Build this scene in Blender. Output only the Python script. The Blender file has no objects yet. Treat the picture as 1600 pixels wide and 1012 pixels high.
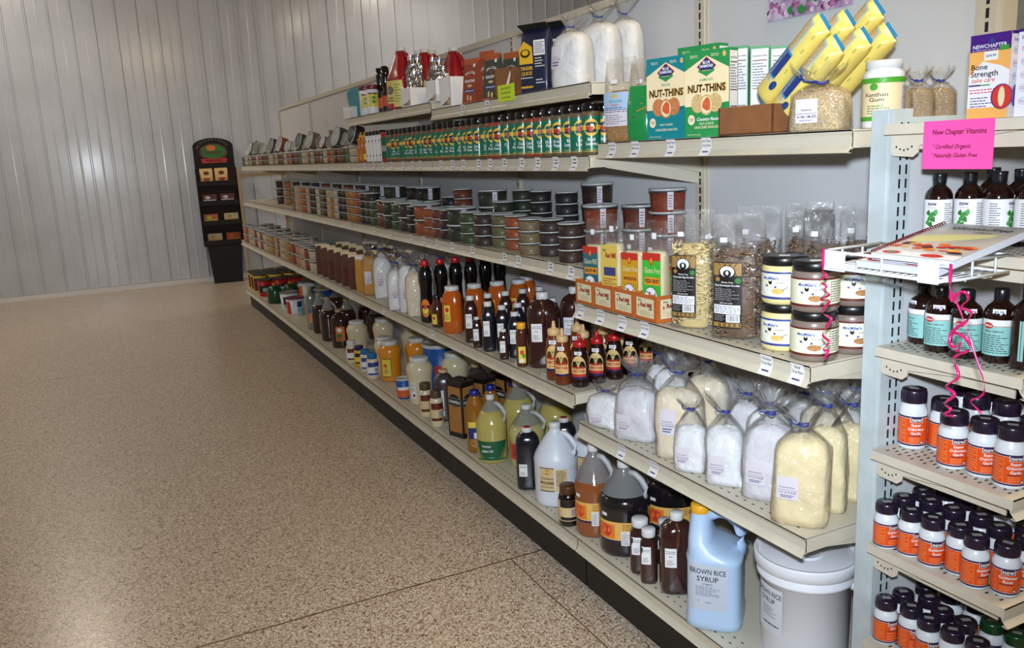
import bpy, math, random
from mathutils import Vector, Matrix
from math import sin, cos, pi, radians, atan2, sqrt
random.seed(7)
scene = bpy.context.scene
col = scene.collection

# ------------------------------------------------------------------ camera
CAM = Vector((-1.1421, 1.6362, 1.322))
YAW, PIT, ROL, FPX = -0.4506, -0.2055, -0.0492, 1306.36
FW = Vector((cos(YAW)*cos(PIT), sin(YAW)*cos(PIT), sin(PIT)))
RT = Vector((sin(YAW), -cos(YAW), 0)); UP = RT.cross(FW)
R2 = cos(ROL)*RT + sin(ROL)*UP; U2 = -sin(ROL)*RT + cos(ROL)*UP
cd = bpy.data.cameras.new('camera'); cam = bpy.data.objects.new('camera', cd); col.objects.link(cam)
cd.sensor_width = 36; cd.lens = 36*FPX/1600; cd.clip_start = .02
cam.matrix_world = Matrix(((R2.x, U2.x, -FW.x, CAM.x), (R2.y, U2.y, -FW.y, CAM.y), (R2.z, U2.z, -FW.z, CAM.z), (0, 0, 0, 1)))
scene.camera = cam
# ------------------------------------------------------------------ world, exposure, lights
scene.view_settings.view_transform = 'Standard'; scene.view_settings.look = 'None'
scene.view_settings.gamma = 1; scene.view_settings.use_curve_mapping = False
scene.view_settings.exposure = 0.0
w = bpy.data.worlds.new('room_air'); scene.world = w; w.use_nodes = True
w.node_tree.nodes['Background'].inputs[0].default_value = (.75, .8, 1, 1)
w.node_tree.nodes['Background'].inputs[1].default_value = .03
def area(name, loc, size, power, color, rot=(0, 0, 0), sy=None):
    l = bpy.data.lights.new(name, 'AREA'); l.energy = power; l.color = color; l.size = size
    if sy: l.shape = 'RECTANGLE'; l.size_y = sy
    o = bpy.data.objects.new(name, l); col.objects.link(o); o.location = loc; o.rotation_euler = rot
    return o
# ceiling tubes (warm at the far end of the hall), one light per fixture
TUBES = [(7.4, 2.3, 1.5), (7.6, -2.2, 1.1), (4.4, 3.6, .5), (4.4, -1.8, .5), (1.6, 3.4, .0), (-2.2, 3.4, .0), (-.75, .15, .6)]
for tx, ty, k in TUBES:
    if k and tx != -.75: area('tube_light', (tx, ty, 3.52), 1.2, 15*k, (1, .94, .88), sy=.28)
# the camera's flash, just above the lens
fl = bpy.data.lights.new('camera_flash', 'SPOT'); fl.energy = 225; fl.color = (.82, .91, 1.0)
fl.shadow_soft_size = .03; fl.spot_size = radians(88); fl.spot_blend = .9
fo = bpy.data.objects.new('camera_flash', fl); col.objects.link(fo)
fo.matrix_world = cam.matrix_world.copy(); fo.location = CAM + U2*.11 - FW*.02

# ------------------------------------------------------------------ projection helpers (pixels of the 1600x1012 photo)
def ray(px, py): return (FW + R2*((px-800)/FPX) - U2*((py-506)/FPX))
def at_z(px, py, z):
    d = ray(px, py); t = (z-CAM.z)/d.z; return CAM + d*t
def at_y(px, py, y):
    d = ray(px, py); t = (y-CAM.y)/d.y; return CAM + d*t
def at_x(px, py, x):
    d = ray(px, py); t = (x-CAM.x)/d.x; return CAM + d*t
def proj(p):
    v = Vector(p)-CAM; d = v.dot(FW); return 800+FPX*v.dot(R2)/d, 506-FPX*v.dot(U2)/d
def depth(p): return (Vector(p)-CAM).dot(FW)
def face_cam(x, y, k=0.0):
    return atan2(CAM.y-y, CAM.x-x) - pi/2 + k

# ------------------------------------------------------------------ materials
def lin(c): c /= 255; return c/12.92 if c <= .04045 else ((c+.055)/1.055)**2.4
def rgb(c): return (lin(c[0]), lin(c[1]), lin(c[2]), 1)
MATS = {}
def M(key, c=(200, 200, 200), rough=.5, metal=0, coat=0, spec=.5, noise=0, nscale=60, c2=None, emit=0, trans=0, sss=0, bump=0):
    if key in MATS: return MATS[key]
    m = bpy.data.materials.new(key); m.use_nodes = True; nt = m.node_tree; b = nt.nodes['Principled BSDF']
    b.inputs['Base Color'].default_value = rgb(c); b.inputs['Roughness'].default_value = rough
    b.inputs['Metallic'].default_value = metal; b.inputs['Coat Weight'].default_value = coat
    b.inputs['Coat Roughness'].default_value = .12
    b.inputs['Specular IOR Level'].default_value = spec
    if trans: b.inputs['Transmission Weight'].default_value = trans
    if emit: b.inputs['Emission Color'].default_value = rgb(c); b.inputs['Emission Strength'].default_value = emit
    if noise or bump:
        tc = nt.nodes.new('ShaderNodeTexCoord'); n = nt.nodes.new('ShaderNodeTexNoise')
        n.inputs['Scale'].default_value = nscale; n.inputs['Detail'].default_value = 4
        nt.links.new(tc.outputs['Object'], n.inputs['Vector'])
        if noise:
            r = nt.nodes.new('ShaderNodeValToRGB'); c2 = c2 or tuple(max(0, v*(1-noise)) for v in c)
            r.color_ramp.elements[0].position = .35; r.color_ramp.elements[1].position = .65
            r.color_ramp.elements[0].color = rgb(c2); r.color_ramp.elements[1].color = rgb(c)
            nt.links.new(n.outputs['Fac'], r.inputs[0]); nt.links.new(r.outputs[0], b.inputs['Base Color'])
        if bump:
            bp = nt.nodes.new('ShaderNodeBump'); bp.inputs['Strength'].default_value = bump; bp.inputs['Distance'].default_value = .01
            nt.links.new(n.outputs['Fac'], bp.inputs['Height']); nt.links.new(bp.outputs[0], b.inputs['Normal'])
    MATS[key] = m; return m
def crinkle(key, c, c2=None):
    """powder seen through a tight plastic bag: soft folds below, sharp crinkled gloss on top"""
    m = M(key, c, .85, coat=.4, noise=.02, nscale=6); nt = m.node_tree; b = nt.nodes['Principled BSDF']; b.inputs['Coat Roughness'].default_value = .10
    tc = nt.nodes.new('ShaderNodeTexCoord')
    for sc, dist, st, dst, sock in ((20, .5, .9, .012, 'Coat Normal'), (13, .5, .75, .022, 'Normal')):
        n = nt.nodes.new('ShaderNodeTexNoise'); n.inputs['Scale'].default_value = sc; n.inputs['Distortion'].default_value = dist; n.inputs['Detail'].default_value = 5
        bp = nt.nodes.new('ShaderNodeBump'); bp.inputs['Strength'].default_value = st; bp.inputs['Distance'].default_value = dst
        nt.links.new(tc.outputs['Object'], n.inputs['Vector']); nt.links.new(n.outputs['Fac'], bp.inputs['Height']); nt.links.new(bp.outputs[0], b.inputs[sock])
    return m
def film(key, tint=(255, 255, 255), haze=.12, gloss=.16, top=.55, cloud=True):
    """clear plastic film: see-through, with a little haze and a sharp gloss"""
    if key in MATS: return MATS[key]
    m = bpy.data.materials.new(key); m.use_nodes = True; nt = m.node_tree; nt.nodes.clear()
    out = nt.nodes.new('ShaderNodeOutputMaterial'); tr = nt.nodes.new('ShaderNodeBsdfTransparent')
    tr.inputs[0].default_value = rgb(tint); gl = nt.nodes.new('ShaderNodeBsdfGlossy'); gl.inputs['Roughness'].default_value = .09
    df = nt.nodes.new('ShaderNodeBsdfDiffuse'); df.inputs[0].default_value = (.75, .78, .8, 1)
    tl = nt.nodes.new('ShaderNodeBsdfTranslucent'); tl.inputs[0].default_value = (.75, .78, .8, 1)
    lw = nt.nodes.new('ShaderNodeLayerWeight'); lw.inputs[0].default_value = .25
    mr = nt.nodes.new('ShaderNodeMapRange'); mr.inputs[3].default_value = gloss; mr.inputs[4].default_value = top
    m0 = nt.nodes.new('ShaderNodeMixShader'); m1 = nt.nodes.new('ShaderNodeMixShader'); m2 = nt.nodes.new('ShaderNodeMixShader')
    m1.inputs[0].default_value = haze; m0.inputs[0].default_value = .5
    tc = nt.nodes.new('ShaderNodeTexCoord'); n = nt.nodes.new('ShaderNodeTexNoise'); n.inputs['Scale'].default_value = 34; n.inputs['Distortion'].default_value = 2.2; n.inputs['Detail'].default_value = 3
    bp = nt.nodes.new('ShaderNodeBump'); bp.inputs['Strength'].default_value = .9; bp.inputs['Distance'].default_value = .012
    L = nt.links.new
    L(tc.outputs['Object'], n.inputs['Vector']); L(n.outputs['Fac'], bp.inputs['Height']); L(bp.outputs[0], gl.inputs['Normal'])
    L(lw.outputs['Fresnel'], mr.inputs[0]); L(df.outputs[0], m0.inputs[1]); L(tl.outputs[0], m0.inputs[2])
    hz = nt.nodes.new('ShaderNodeTexNoise'); hz.inputs['Scale'].default_value = 15; hz.inputs['Distortion'].default_value = .9; hm = nt.nodes.new('ShaderNodeMapRange'); hm.inputs[1].default_value = .42; hm.inputs[2].default_value = .72; hm.inputs[3].default_value = haze*.5; hm.inputs[4].default_value = min(.8, haze*3.4)
    L(tc.outputs['Object'], hz.inputs['Vector']); L(hz.outputs['Fac'], hm.inputs[0])
    if cloud: L(hm.outputs[0], m1.inputs[0])
    else: bp.inputs['Strength'].default_value = .03
    L(tr.outputs[0], m1.inputs[1]); L(m0.outputs[0], m1.inputs[2])
    L(mr.outputs[0], m2.inputs[0]); L(m1.outputs[0], m2.inputs[1]); L(gl.outputs[0], m2.inputs[2]); L(m2.outputs[0], out.inputs[0])
    MATS[key] = m; return m
M('cream_metal', (205, 198, 180), .38); M('lip_cream', (206, 200, 182), .34, noise=.04, nscale=25)
M('panel', (212, 214, 218), .55, noise=.03, nscale=3); M('post_paint', (196, 208, 212), .42, noise=.08, nscale=14)
M('black', (14, 13, 14), .5); M('slot', (22, 20, 26), .7); M('kick', (20, 17, 16), .55)
M('paper', (232, 232, 234), .6); M('ink', (45, 40, 50), .6); M('red_ink', (150, 35, 40), .6); M('blue_ink', (60, 60, 120), .6)
M('white_plastic', (226, 230, 236), .32, coat=.3); M('white_lid', (215, 217, 218), .4)
M('cardboard', (139, 90, 52), .8, noise=.08, nscale=40); M('cardboard_in', (110, 70, 42), .85)
film('clear_film', haze=.05, gloss=.06, top=.30); film('lid_film', (235, 238, 238), haze=.28, gloss=.12); film('clear_shell', (235, 238, 238), haze=.05, gloss=.05)
def mt(k): return MATS[k] if isinstance(k, str) else k

# ------------------------------------------------------------------ mesh builder
TXT = {}
def text_geo(s, size, bold=0.0, shear=0.0):
    k = (s, bold, shear)
    if k not in TXT:
        c = bpy.data.curves.new('t', 'FONT'); c.body = s; c.size = 1; c.resolution_u = 2; c.align_x = 'CENTER'; c.align_y = 'CENTER'
        c.offset = bold; c.shear = shear; c.space_line = .85
        o = bpy.data.objects.new('t', c); col.objects.link(o); bpy.context.view_layer.update()
        e = o.evaluated_get(bpy.context.evaluated_depsgraph_get()); me = e.to_mesh()
        TXT[k] = ([tuple(v.co) for v in me.vertices], [tuple(p.vertices) for p in me.polygons])
        e.to_mesh_clear(); bpy.data.objects.remove(o); bpy.data.curves.remove(c)
    vs, fs = TXT[k]; return [(x*size, y*size) for x, y, z in vs], fs
def flat(yf, cx=0, cz=0):               # wrap: flat front at y = yf ; u goes to the viewer's right (-x)
    return lambda u, v, off: (cx-u, yf+off, cz+v)
def cyl(r, cz=0, a0=0, ry=None):
    ry = ry or r
    return lambda u, v, off: (-(r+off)*sin(u/r+a0), (ry+off)*cos(u/r+a0), cz+v)
class B:
    def __init__(s): s.v = []; s.f = []; s.m = []; s.sm = []; s.mats = []
    def mi(s, m):
        m = mt(m)
        if m not in s.mats: s.mats.append(m)
        return s.mats.index(m)
    def add(s, vs, fs, m, smooth=False):
        n = len(s.v); i = s.mi(m); s.v += [tuple(v) for v in vs]
        for f in fs: s.f.append(tuple(a+n for a in f)); s.m.append(i); s.sm.append(smooth)
    def box(s, x0, x1, y0, y1, z0, z1, m):
        vs = [(x, y, z) for x in (x0, x1) for y in (y0, y1) for z in (z0, z1)]
        s.add(vs, [(0, 1, 3, 2), (4, 6, 7, 5), (0, 4, 5, 1), (2, 3, 7, 6), (0, 2, 6, 4), (1, 5, 7, 3)], m); return s
    def hexa(s, vs, m):     # 8 corners, bottom ring then top ring
        s.add(vs, [(3, 2, 1, 0), (4, 5, 6, 7), (0, 1, 5, 4), (1, 2, 6, 5), (2, 3, 7, 6), (3, 0, 4, 7)], m); return s
    def lathe(s, prof, m, seg=24, cx=0, cy=0, smooth=True):
        vs = []; fs = []
        for r, z in prof: vs += [(cx+r*cos(2*pi*k/seg), cy+r*sin(2*pi*k/seg), z) for k in range(seg)]
        for i in range(len(prof)-1):
            for k in range(seg):
                a = i*seg+k; b = i*seg+(k+1) % seg; fs.append((a, b, b+seg, a+seg))
        s.add(vs, fs, m, smooth)
        n = len(s.v)-len(vs); i = s.mi(m)
        if prof[0][0] > 1e-5: s.f.append(tuple(n+k for k in range(seg))[::-1]); s.m.append(i); s.sm.append(False)
        if prof[-1][0] > 1e-5: s.f.append(tuple(n+(len(prof)-1)*seg+k for k in range(seg))); s.m.append(i); s.sm.append(False)
        return s
    def loft(s, secs, m, seg=28, fn=None, smooth=True, caps=(True, True)):
        """secs: (z, rx, ry, exponent, cx, cy)"""
        vs = []; fs = []
        for j, q in enumerate(secs):
            z, rx, ry, e = q[:4]; cx, cy = (q[4], q[5]) if len(q) > 5 else (0, 0)
            for k in range(seg):
                t = 2*pi*(k+.5)/seg; c, d = cos(t), sin(t)
                x = cx+rx*(abs(c)**(2/e))*(1 if c > 0 else -1); y = cy+ry*(abs(d)**(2/e))*(1 if d > 0 else -1)
                p = (x, y, z)
                if fn: p = fn(p, j, k, t)
                vs.append(p)
        for i in range(len(secs)-1):
            for k in range(seg):
                a = i*seg+k; b = i*seg+(k+1) % seg; fs.append((a, b, b+seg, a+seg))
        n = len(s.v); s.add(vs, fs, m, smooth); i = s.mi(m)
        if caps[0]: s.f.append(tuple(n+k for k in range(seg))[::-1]); s.m.append(i); s.sm.append(False)
        if caps[1]: s.f.append(tuple(n+(len(secs)-1)*seg+k for k in range(seg))); s.m.append(i); s.sm.append(False)
        return s
    def tube(s, pts, r, m, seg=8, closed=False):
        pts = [Vector(p) for p in pts]; n = len(pts); vs = []; fs = []
        for i, p in enumerate(pts):
            a = pts[(i-1) % n] if (closed or i > 0) else p; b = pts[(i+1) % n] if (closed or i < n-1) else p
            t = (b-a).normalized(); u = t.cross(Vector((0, 0, 1)))
            if u.length < .05: u = t.cross(Vector((1, 0, 0)))
            u.normalize(); w2 = t.cross(u); rr = r[i] if isinstance(r, (list, tuple)) else r
            vs += [p+u*rr*cos(2*pi*k/seg)+w2*rr*sin(2*pi*k/seg) for k in range(seg)]
        for i in range(n if closed else n-1):
            for k in range(seg):
                a = i*seg+k; b = i*seg+(k+1) % seg; c = ((i+1) % n)*seg
                fs.append((a, b, c+(k+1) % seg, c+k))
        base = len(s.v); s.add(vs, fs, m, True); i = s.mi(m)
        if not closed:
            s.f.append(tuple(base+k for k in range(seg))[::-1]); s.m.append(i); s.sm.append(False)
            s.f.append(tuple(base+(n-1)*seg+k for k in range(seg))); s.m.append(i); s.sm.append(False)
        return s
    def patch(s, u0, u1, v0, v1, m, w, off=.0006, n=None, du=.006):
        """label rectangle wrapped on w, as a thin solid"""
        n = n or max(1, int(abs(u1-u0)/du)); vs = []; fs = []
        for i in range(n+1):
            u = u0+(u1-u0)*i/n; vs += [w(u, v0, off), w(u, v1, off)]
        for i in range(n): a = 2*i; fs.append((a, a+1, a+3, a+2))
        s.add(vs, fs, m, True); return s
    def oval(s, u, v, ru, rv, m, w, off=.0009, seg=20, fn=None):
        vs = [w(u, v, off)]+[w(u+ru*cos(2*pi*k/seg)*(fn(k) if fn else 1), v+rv*sin(2*pi*k/seg)*(fn(k) if fn else 1), off) for k in range(seg)]
        s.add(vs, [(0, 1+(k+1) % seg, 1+k) for k in range(seg)], m); return s
    def ngon(s, pts, m, w, off=.0009):
        s.add([w(u, v, off) for u, v in pts], [tuple(range(len(pts)))[::-1]], m); return s
    def text(s, t, u, v, size, m, w, off=.0014, bold=.01, shear=0, maxw=None, rot=0):
        vs, fs = text_geo(t, size, bold, shear)
        if maxw and vs:
            wd = max(a for a, b in vs)-min(a for a, b in vs)
            if wd > maxw: vs = [(a*maxw/wd, b) for a, b in vs]
        c, d = cos(rot), sin(rot)
        s.add([w(u+a*c-b*d, v+a*d+b*c, off) for a, b in vs], [f[::-1] for f in fs], m); return s
    def lines(s, u0, u1, v0, v1, n, m, w, off=.0012, th=.35, seed=0, rag=.3):
        """rows of fine print"""
        R = random.Random(seed+n); h = (v1-v0)/n
        for i in range(n):
            v = v1-h*(i+.5); u = u0
            while u < u1-.0005:
                l = (u1-u0)*R.uniform(.08, .22); e = min(u1, u+l); s.patch(u, e, v-h*th/2, v+h*th/2, m, w, off, n=1 if e-u < .01 else None); u = e+(u1-u0)*.035
                if u > u1-(u1-u0)*rag and R.random() < .4: break
        return s
    def mesh(s, name):
        me = bpy.data.meshes.new(name); me.from_pydata(s.v, [], s.f); me.validate(clean_customdata=False)
        for m in s.mats: me.materials.append(m)
        if len(me.polygons) == len(s.m):
            me.polygons.foreach_set('material_index', s.m); me.polygons.foreach_set('use_smooth', s.sm)
        me.update(); return me
    def build(s, name, parent=None, label=None):
        o = bpy.data.objects.new(name, s.mesh(name)); col.objects.link(o)
        if parent is not None: o.parent = parent
        if label: o['label'] = label
        return o
def tag(o, label, cat, group=None):
    o['label'] = label; o['category'] = cat
    if group: o['group'] = group
    return o
def struct(b, name):
    o = b.build(name); o['kind'] = 'structure'; return o
def empty(name, loc=(0, 0, 0)):
    o = bpy.data.objects.new(name, None); col.objects.link(o); o.location = loc; o.empty_display_size = .1; return o
def copy_tree(o, parent=None, level=0):
    c = o.copy(); col.objects.link(c)
    if parent is not None: c.parent = parent
    for ch in list(o.children): copy_tree(ch, c, level+1)
    return c
KINDS = {}; USED = set(); BODIES = []; FREE = [False]
def foot(root):
    if 'fx' in KF.get(root.name, {}): return KF[root.name]
    xs = []; ys = []
    for o in [root]+list(root.children_recursive):
        if o.type == 'MESH':
            for v in o.data.vertices: xs.append(v.co.x); ys.append(v.co.y)
    mx, my = (min(xs)+max(xs))/2, (min(ys)+max(ys))/2; r = dict(fx=(min(xs), max(xs)), fy=(min(ys), max(ys)), rm=max(sqrt((x-mx)**2+(y-my)**2) for x, y in zip(xs, ys))); KF[root.name] = r; return r
KF = {}
def place(kind, label, x, y, z, rz=0, s=1, cat=None, group=None, sz=None, tilt=None):
    """first use places the thing itself, later uses copy it with its parts"""
    if kind in USED: o = copy_tree(KINDS[kind][0])
    else: o = KINDS[kind][0]; USED.add(kind)
    for k in ('group',):
        if k in o: del o[k]
    if tilt is None and not FREE[0]: BODIES.append([o, foot(KINDS[kind][0]), s, rz, z])
    o.location = (x, y, z+.0006); o.rotation_euler = tilt if tilt else (0, 0, rz); o.scale = (s, s, sz or s)
    tag(o, label, cat or KINDS[kind][1], group); return o
def kind(key, root, cat, w, h): KINDS[key] = (root, cat, w, h)
def hgt(p, pytop):          # height of a vertical stick at p whose top shows at row pytop
    x, y, z = p; a, b = 0, 1.2
    for _ in range(30):
        m = (a+b)/2
        if proj((x, y, z+m))[1] > pytop: a = m
        else: b = m
    return a
def pput(kindk, label, px, py, z, pytop=None, rz=None, group=None, cat=None, s=None, dx=0, dy=0, push=0, sw=None):
    """stand a thing on the plane z with the middle of its visible foot at (px,py)"""
    p = at_z(px, py, z); w, h = KINDS[kindk][2], KINDS[kindk][3]
    sz = (hgt(p, pytop)/h) if pytop is not None else (s or 1)
    sxy = sw or s or sz
    d = Vector((p.x-CAM.x, p.y-CAM.y)).normalized()*(w*sxy*.5+push)
    x, y = p.x+d.x+dx, p.y+d.y+dy
    return place(kindk, label, x, y, z, face_cam(x, y) if rz is None else rz, sxy, cat, group, sz)

# ------------------------------------------------------------------ setting
W = 9.05
def floor_mat():
    m = bpy.data.materials.new('flake_floor'); m.use_nodes = True; nt = m.node_tree; b = nt.nodes['Principled BSDF']; L = nt.links.new
    tc = nt.nodes.new('ShaderNodeTexCoord'); v = nt.nodes.new('ShaderNodeTexVoronoi'); v.inputs['Scale'].default_value = 230
    v2 = nt.nodes.new('ShaderNodeTexNoise'); v2.inputs['Scale'].default_value = 55; v2.inputs['Detail'].default_value = 3
    sp = nt.nodes.new('ShaderNodeSeparateColor'); r = nt.nodes.new('ShaderNodeValToRGB'); e = r.color_ramp
    L(tc.outputs['Object'], v.inputs['Vector']); L(tc.outputs['Object'], v2.inputs['Vector']); L(v.outputs['Color'], sp.inputs[0])
    mx = nt.nodes.new('ShaderNodeMath'); mx.operation = 'MULTIPLY_ADD'; mx.inputs[1].default_value = .55; 
    sc = nt.nodes.new('ShaderNodeMath'); sc.operation = 'MULTIPLY'; sc.inputs[1].default_value = .5
    L(v2.outputs['Fac'], sc.inputs[0]); L(sp.outputs[0], mx.inputs[0]); L(sc.outputs[0], mx.inputs[2]); L(mx.outputs[0], r.inputs[0])
    e.interpolation = 'CONSTANT'
    e.elements[0].position = 0; e.elements[0].color = rgb((84, 58, 46))
    for p, c in ((.25, (130, 100, 78)), (.33, (172, 152, 130)), (.45, (202, 187, 168)), (.60, (226, 215, 201)), (.70, (152, 128, 106)), (.75, (188, 172, 152))):
        q = e.elements.new(p); q.color = rgb(c)
    e.elements[-1].color = rgb((188, 172, 152))
    # saw-cut joints
    s = nt.nodes.new('ShaderNodeSeparateXYZ'); L(tc.outputs['Object'], s.inputs[0]); fac = None
    wob = nt.nodes.new('ShaderNodeTexNoise'); wob.inputs['Scale'].default_value = 3; L(tc.outputs['Object'], wob.inputs['Vector'])
    for ax, pos, hw in (('X', 1.17, .0035), ('X', 4.93, .003), ('Y', .565, .0020)):
        a = nt.nodes.new('ShaderNodeMath'); a.operation = 'SUBTRACT'; a.inputs[1].default_value = pos; L(s.outputs[ax], a.inputs[0])
        a2 = nt.nodes.new('ShaderNodeMath'); a2.operation = 'MULTIPLY_ADD'; a2.inputs[1].default_value = .012; a2.inputs[2].default_value = -.006
        L(wob.outputs['Fac'], a2.inputs[0]); a3 = nt.nodes.new('ShaderNodeMath'); a3.operation = 'ADD'; L(a.outputs[0], a3.inputs[0]); L(a2.outputs[0], a3.inputs[1])
        c = nt.nodes.new('ShaderNodeMath'); c.operation = 'ABSOLUTE'; L(a3.outputs[0], c.inputs[0])
        d = nt.nodes.new('ShaderNodeMath'); d.operation = 'LESS_THAN'; d.inputs[1].default_value = hw; L(c.outputs[0], d.inputs[0])
        if ax == 'Y':
            nx_ = nt.nodes.new('ShaderNodeMath'); nx_.operation = 'LESS_THAN'; nx_.inputs[1].default_value = 1.17; L(s.outputs['X'], nx_.inputs[0]); ml = nt.nodes.new('ShaderNodeMath'); ml.operation = 'MULTIPLY'; L(d.outputs[0], ml.inputs[0]); L(nx_.outputs[0], ml.inputs[1]); d = ml
        if fac is None: fac = d
        else:
            g = nt.nodes.new('ShaderNodeMath'); g.operation = 'MAXIMUM'; L(fac.outputs[0], g.inputs[0]); L(d.outputs[0], g.inputs[1]); fac = g
    mix = nt.nodes.new('ShaderNodeMix'); mix.data_type = 'RGBA'; L(fac.outputs[0], mix.inputs['Factor'])
    L(r.outputs[0], mix.inputs['A']); mix.inputs['B'].default_value = rgb((96, 72, 54)); L(mix.outputs['Result'], b.inputs['Base Color'])
    b.inputs['Roughness'].default_value = .34; b.inputs['Coat Weight'].default_value = .35; b.inputs['Coat Roughness'].default_value = .22
    MATS['floor'] = m
floor_mat()
M('wall_paint', (197, 204, 217), .30, coat=.6, noise=.05, nscale=2.2, bump=.05); MATS['wall_paint'].node_tree.nodes['Principled BSDF'].inputs['Coat Roughness'].default_value = .15
M('ceiling_paint', (200, 198, 190), .7)
M('lamp_on', (255, 232, 196), emit=14); M('lamp_bright', (255, 226, 176), emit=42); M('lamp_off', (226, 226, 220), .4); M('trim_paint', (222, 224, 228), .4); M('screw', (120, 120, 126), .4, metal=.6)
struct(B().box(-4.5, W+.3, -6.2, 5.4, -.12, 0, 'floor'), 'floor')
struct(B().box(-4.5, W+.3, -6.2, 5.4, 4.2, 4.3, 'ceiling_paint'), 'ceiling')
wb = B(); STEP = .2085; y0 = 2.03+STEP*15; vs = []; fs = []
prof = []
k = 0
while y0-k*STEP > -6.1:
    y = y0-k*STEP
    prof += [(y+.016, 0), (y+.007, -.016), (y-.004, -.016), (y-.011, 0), (y-STEP/2+.012, 0), (y-STEP/2, -.0010), (y-STEP/2-.012, 0)]; k += 1
for y, x in prof: vs += [(W+x, y, 0), (W+x, y, 4.2)]
for i in range(len(prof)-1): a = 2*i; fs.append((a, a+1, a+3, a+2))
wb.add(vs, fs, 'wall_paint'); wb.box(W+.01, W+.06, -6.2, 5.4, 0, 4.2, 'wall_paint')
sb = wb
for zz in (1.0, 2.15, 3.3):
    for i in range(k):
        y = y0-i*STEP; wb.box(W-.006, W+.002, y-.026, y-.020, zz, zz+.007, 'screw')
struct(wb, 'wall_back')
struct(B().box(W-.022, W-.017, -6.2, 5.4, 0, .055, 'trim_paint').box(W-.022, W-.004, -6.2, 5.4, .052, .056, 'trim_paint'), 'baseboard_back')
struct(B().box(-4.5, W+.1, 5.35, 5.45, 0, 4.2, 'wall_paint'), 'wall_left')
struct(B().box(-4.5, W+.1, -6.25, -6.15, 0, 4.2, 'wall_paint'), 'wall_right')
struct(B().box(-4.55, -4.45, -6.2, 5.4, 0, 4.2, 'wall_paint'), 'wall_front')
names = ['far end of the hall, left', 'far end of the hall, right', 'middle of the hall, left', 'middle of the hall, right', 'aisle end', 'behind the camera, left', 'behind the camera, right']
for (tx, ty, kk), nm in zip(TUBES, names):
    t = empty('ceiling_light', (tx, ty, 3.60)); [B().tube([(q_, 0, .13), (q_, 0, .5998)], .006, 'white_lid', 8).build('hanging_rod', t) for q_ in (-.45, .45)]; t.rotation_euler = (0, 0, pi/2 if tx < 0 else 0); tag(t, 'white ceiling tube fixture hung on rods over the '+nm, 'ceiling light', 'ceiling tube lights')
    B().box(-.63, .63, -.17, .17, .02, .139, 'white_lid').build('housing', t)
    B().hexa([(-.6, -.10, -.06), (.6, -.10, -.06), (.6, .10, -.06), (-.6, .10, -.06), (-.61, -.15, .02), (.61, -.15, .02), (.61, .15, .02), (-.61, .15, .02)], 'lamp_bright' if tx == -.75 else 'lamp_on' if kk > .45 else 'lamp_off').build('diffuser', t)

# ------------------------------------------------------------------ gondola shelving
w0 = .888; FT = 1.2192
def X(i): return 0 if i == 0 else w0+(i-1)*FT
gon = empty('gondola_shelving', (0, 0, 0)); tag(gon, 'long cream metal gondola shelving run along the aisle, full of groceries', 'shelving')
TOP = 1.80
b = B()
for i in range(6): b.box(X(i)+.02, X(i+1)-.02, -.03, -.004, .12, TOP-.02, 'panel')
gb = b.build('back_panel', gon)
b = B().box(0, X(6), -.035, .01, TOP-.025, TOP, 'cream_metal'); b.build('top_rail', gon)
for i in range(7):
    b = B().box(X(i)-.019, X(i)+.019, -.06, .004, 0, TOP+(.05 if i < 2 else .003), 'cream_metal')
    b.box(X(i)-.03, X(i)-.019, -.03, -.001, .12, TOP, 'cream_metal').box(X(i)+.019, X(i)+.03, -.03, -.001, .12, TOP, 'cream_metal')
    z = .3
    while z < TOP-.03:
        b.box(X(i)-.0035, X(i)+.0035, .003, .0046, z, z+.019, 'slot'); z += .0262
    b.build('upright', gon)
def lip(b, x0, x1, yf, z, h=.042, m='lip_cream'):
    """price channel: a scooped strip, leaning out at the foot"""
    n = 6; prof = [(yf-.004, z), (yf, z+.0005)]
    for k in range(n+1):
        t = k/n; prof.append((yf-.006*sin(pi*t)+.008*t**2, z-.003-(h-.003)*t))
    prof += [(yf+.004, z-h-.0015), (yf-.004, z-h), ]
    back = [(y-.0022, zz) for y, zz in prof[::-1][2:]]
    pts = prof+back[:-1]; vs = [(x0, y, zz) for y, zz in pts]+[(x1, y, zz) for y, zz in pts]; L_ = len(pts)
    fs = [(i, (i+1) % L_, (i+1) % L_+L_, i+L_) for i in range(L_)]
    b.add(vs, fs, m, False); b.add(vs, [tuple(range(L_)), tuple(range(L_, 2*L_))[::-1]], m)
def shelf(i, yf, z, name='shelf', tags=(), holes=True, brk=True):
    x0, x1 = X(i)+.003, X(i+1)-.003
    b = B().box(x0, x1, .006, yf, z-.004, z, 'cream_metal')
    b.box(x0, x0+.0015, .03, yf-.004, z-.034, z-.003, 'cream_metal').box(x1-.0015, x1, .03, yf-.004, z-.034, z-.003, 'cream_metal')
    b.box(x0, x1, yf-.006, yf-.003, z-.036, z-.003, 'cream_metal'); b.box(x0, x1, .02, .05, z-.03, z-.003, 'cream_metal')
    if holes:
        for q, yy in enumerate((yf-.028, yf-.052)):
            x = x0+.04+(.012 if q else 0)
            while x < x1-.03: b.box(x, x+.008, yy, yy+.003, z, z+.0004, 'slot'); x += .0265
    s = b.build(name, gon)
    b = B(); lip(b, x0, x1, yf, z); b.build('price_channel', s)
    if brk:
        for bx in (x0+.004, x1-.006):
            B().hexa([(bx, .005, z-.10), (bx+.002, .005, z-.10), (bx+.002, yf-.06, z-.036), (bx, yf-.06, z-.036),
                      (bx, .005, z-.005), (bx+.002, .005, z-.005), (bx+.002, yf-.06, z-.005), (bx, yf-.06, z-.005)], 'cream_metal').build('bracket', s)
    return s
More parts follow.
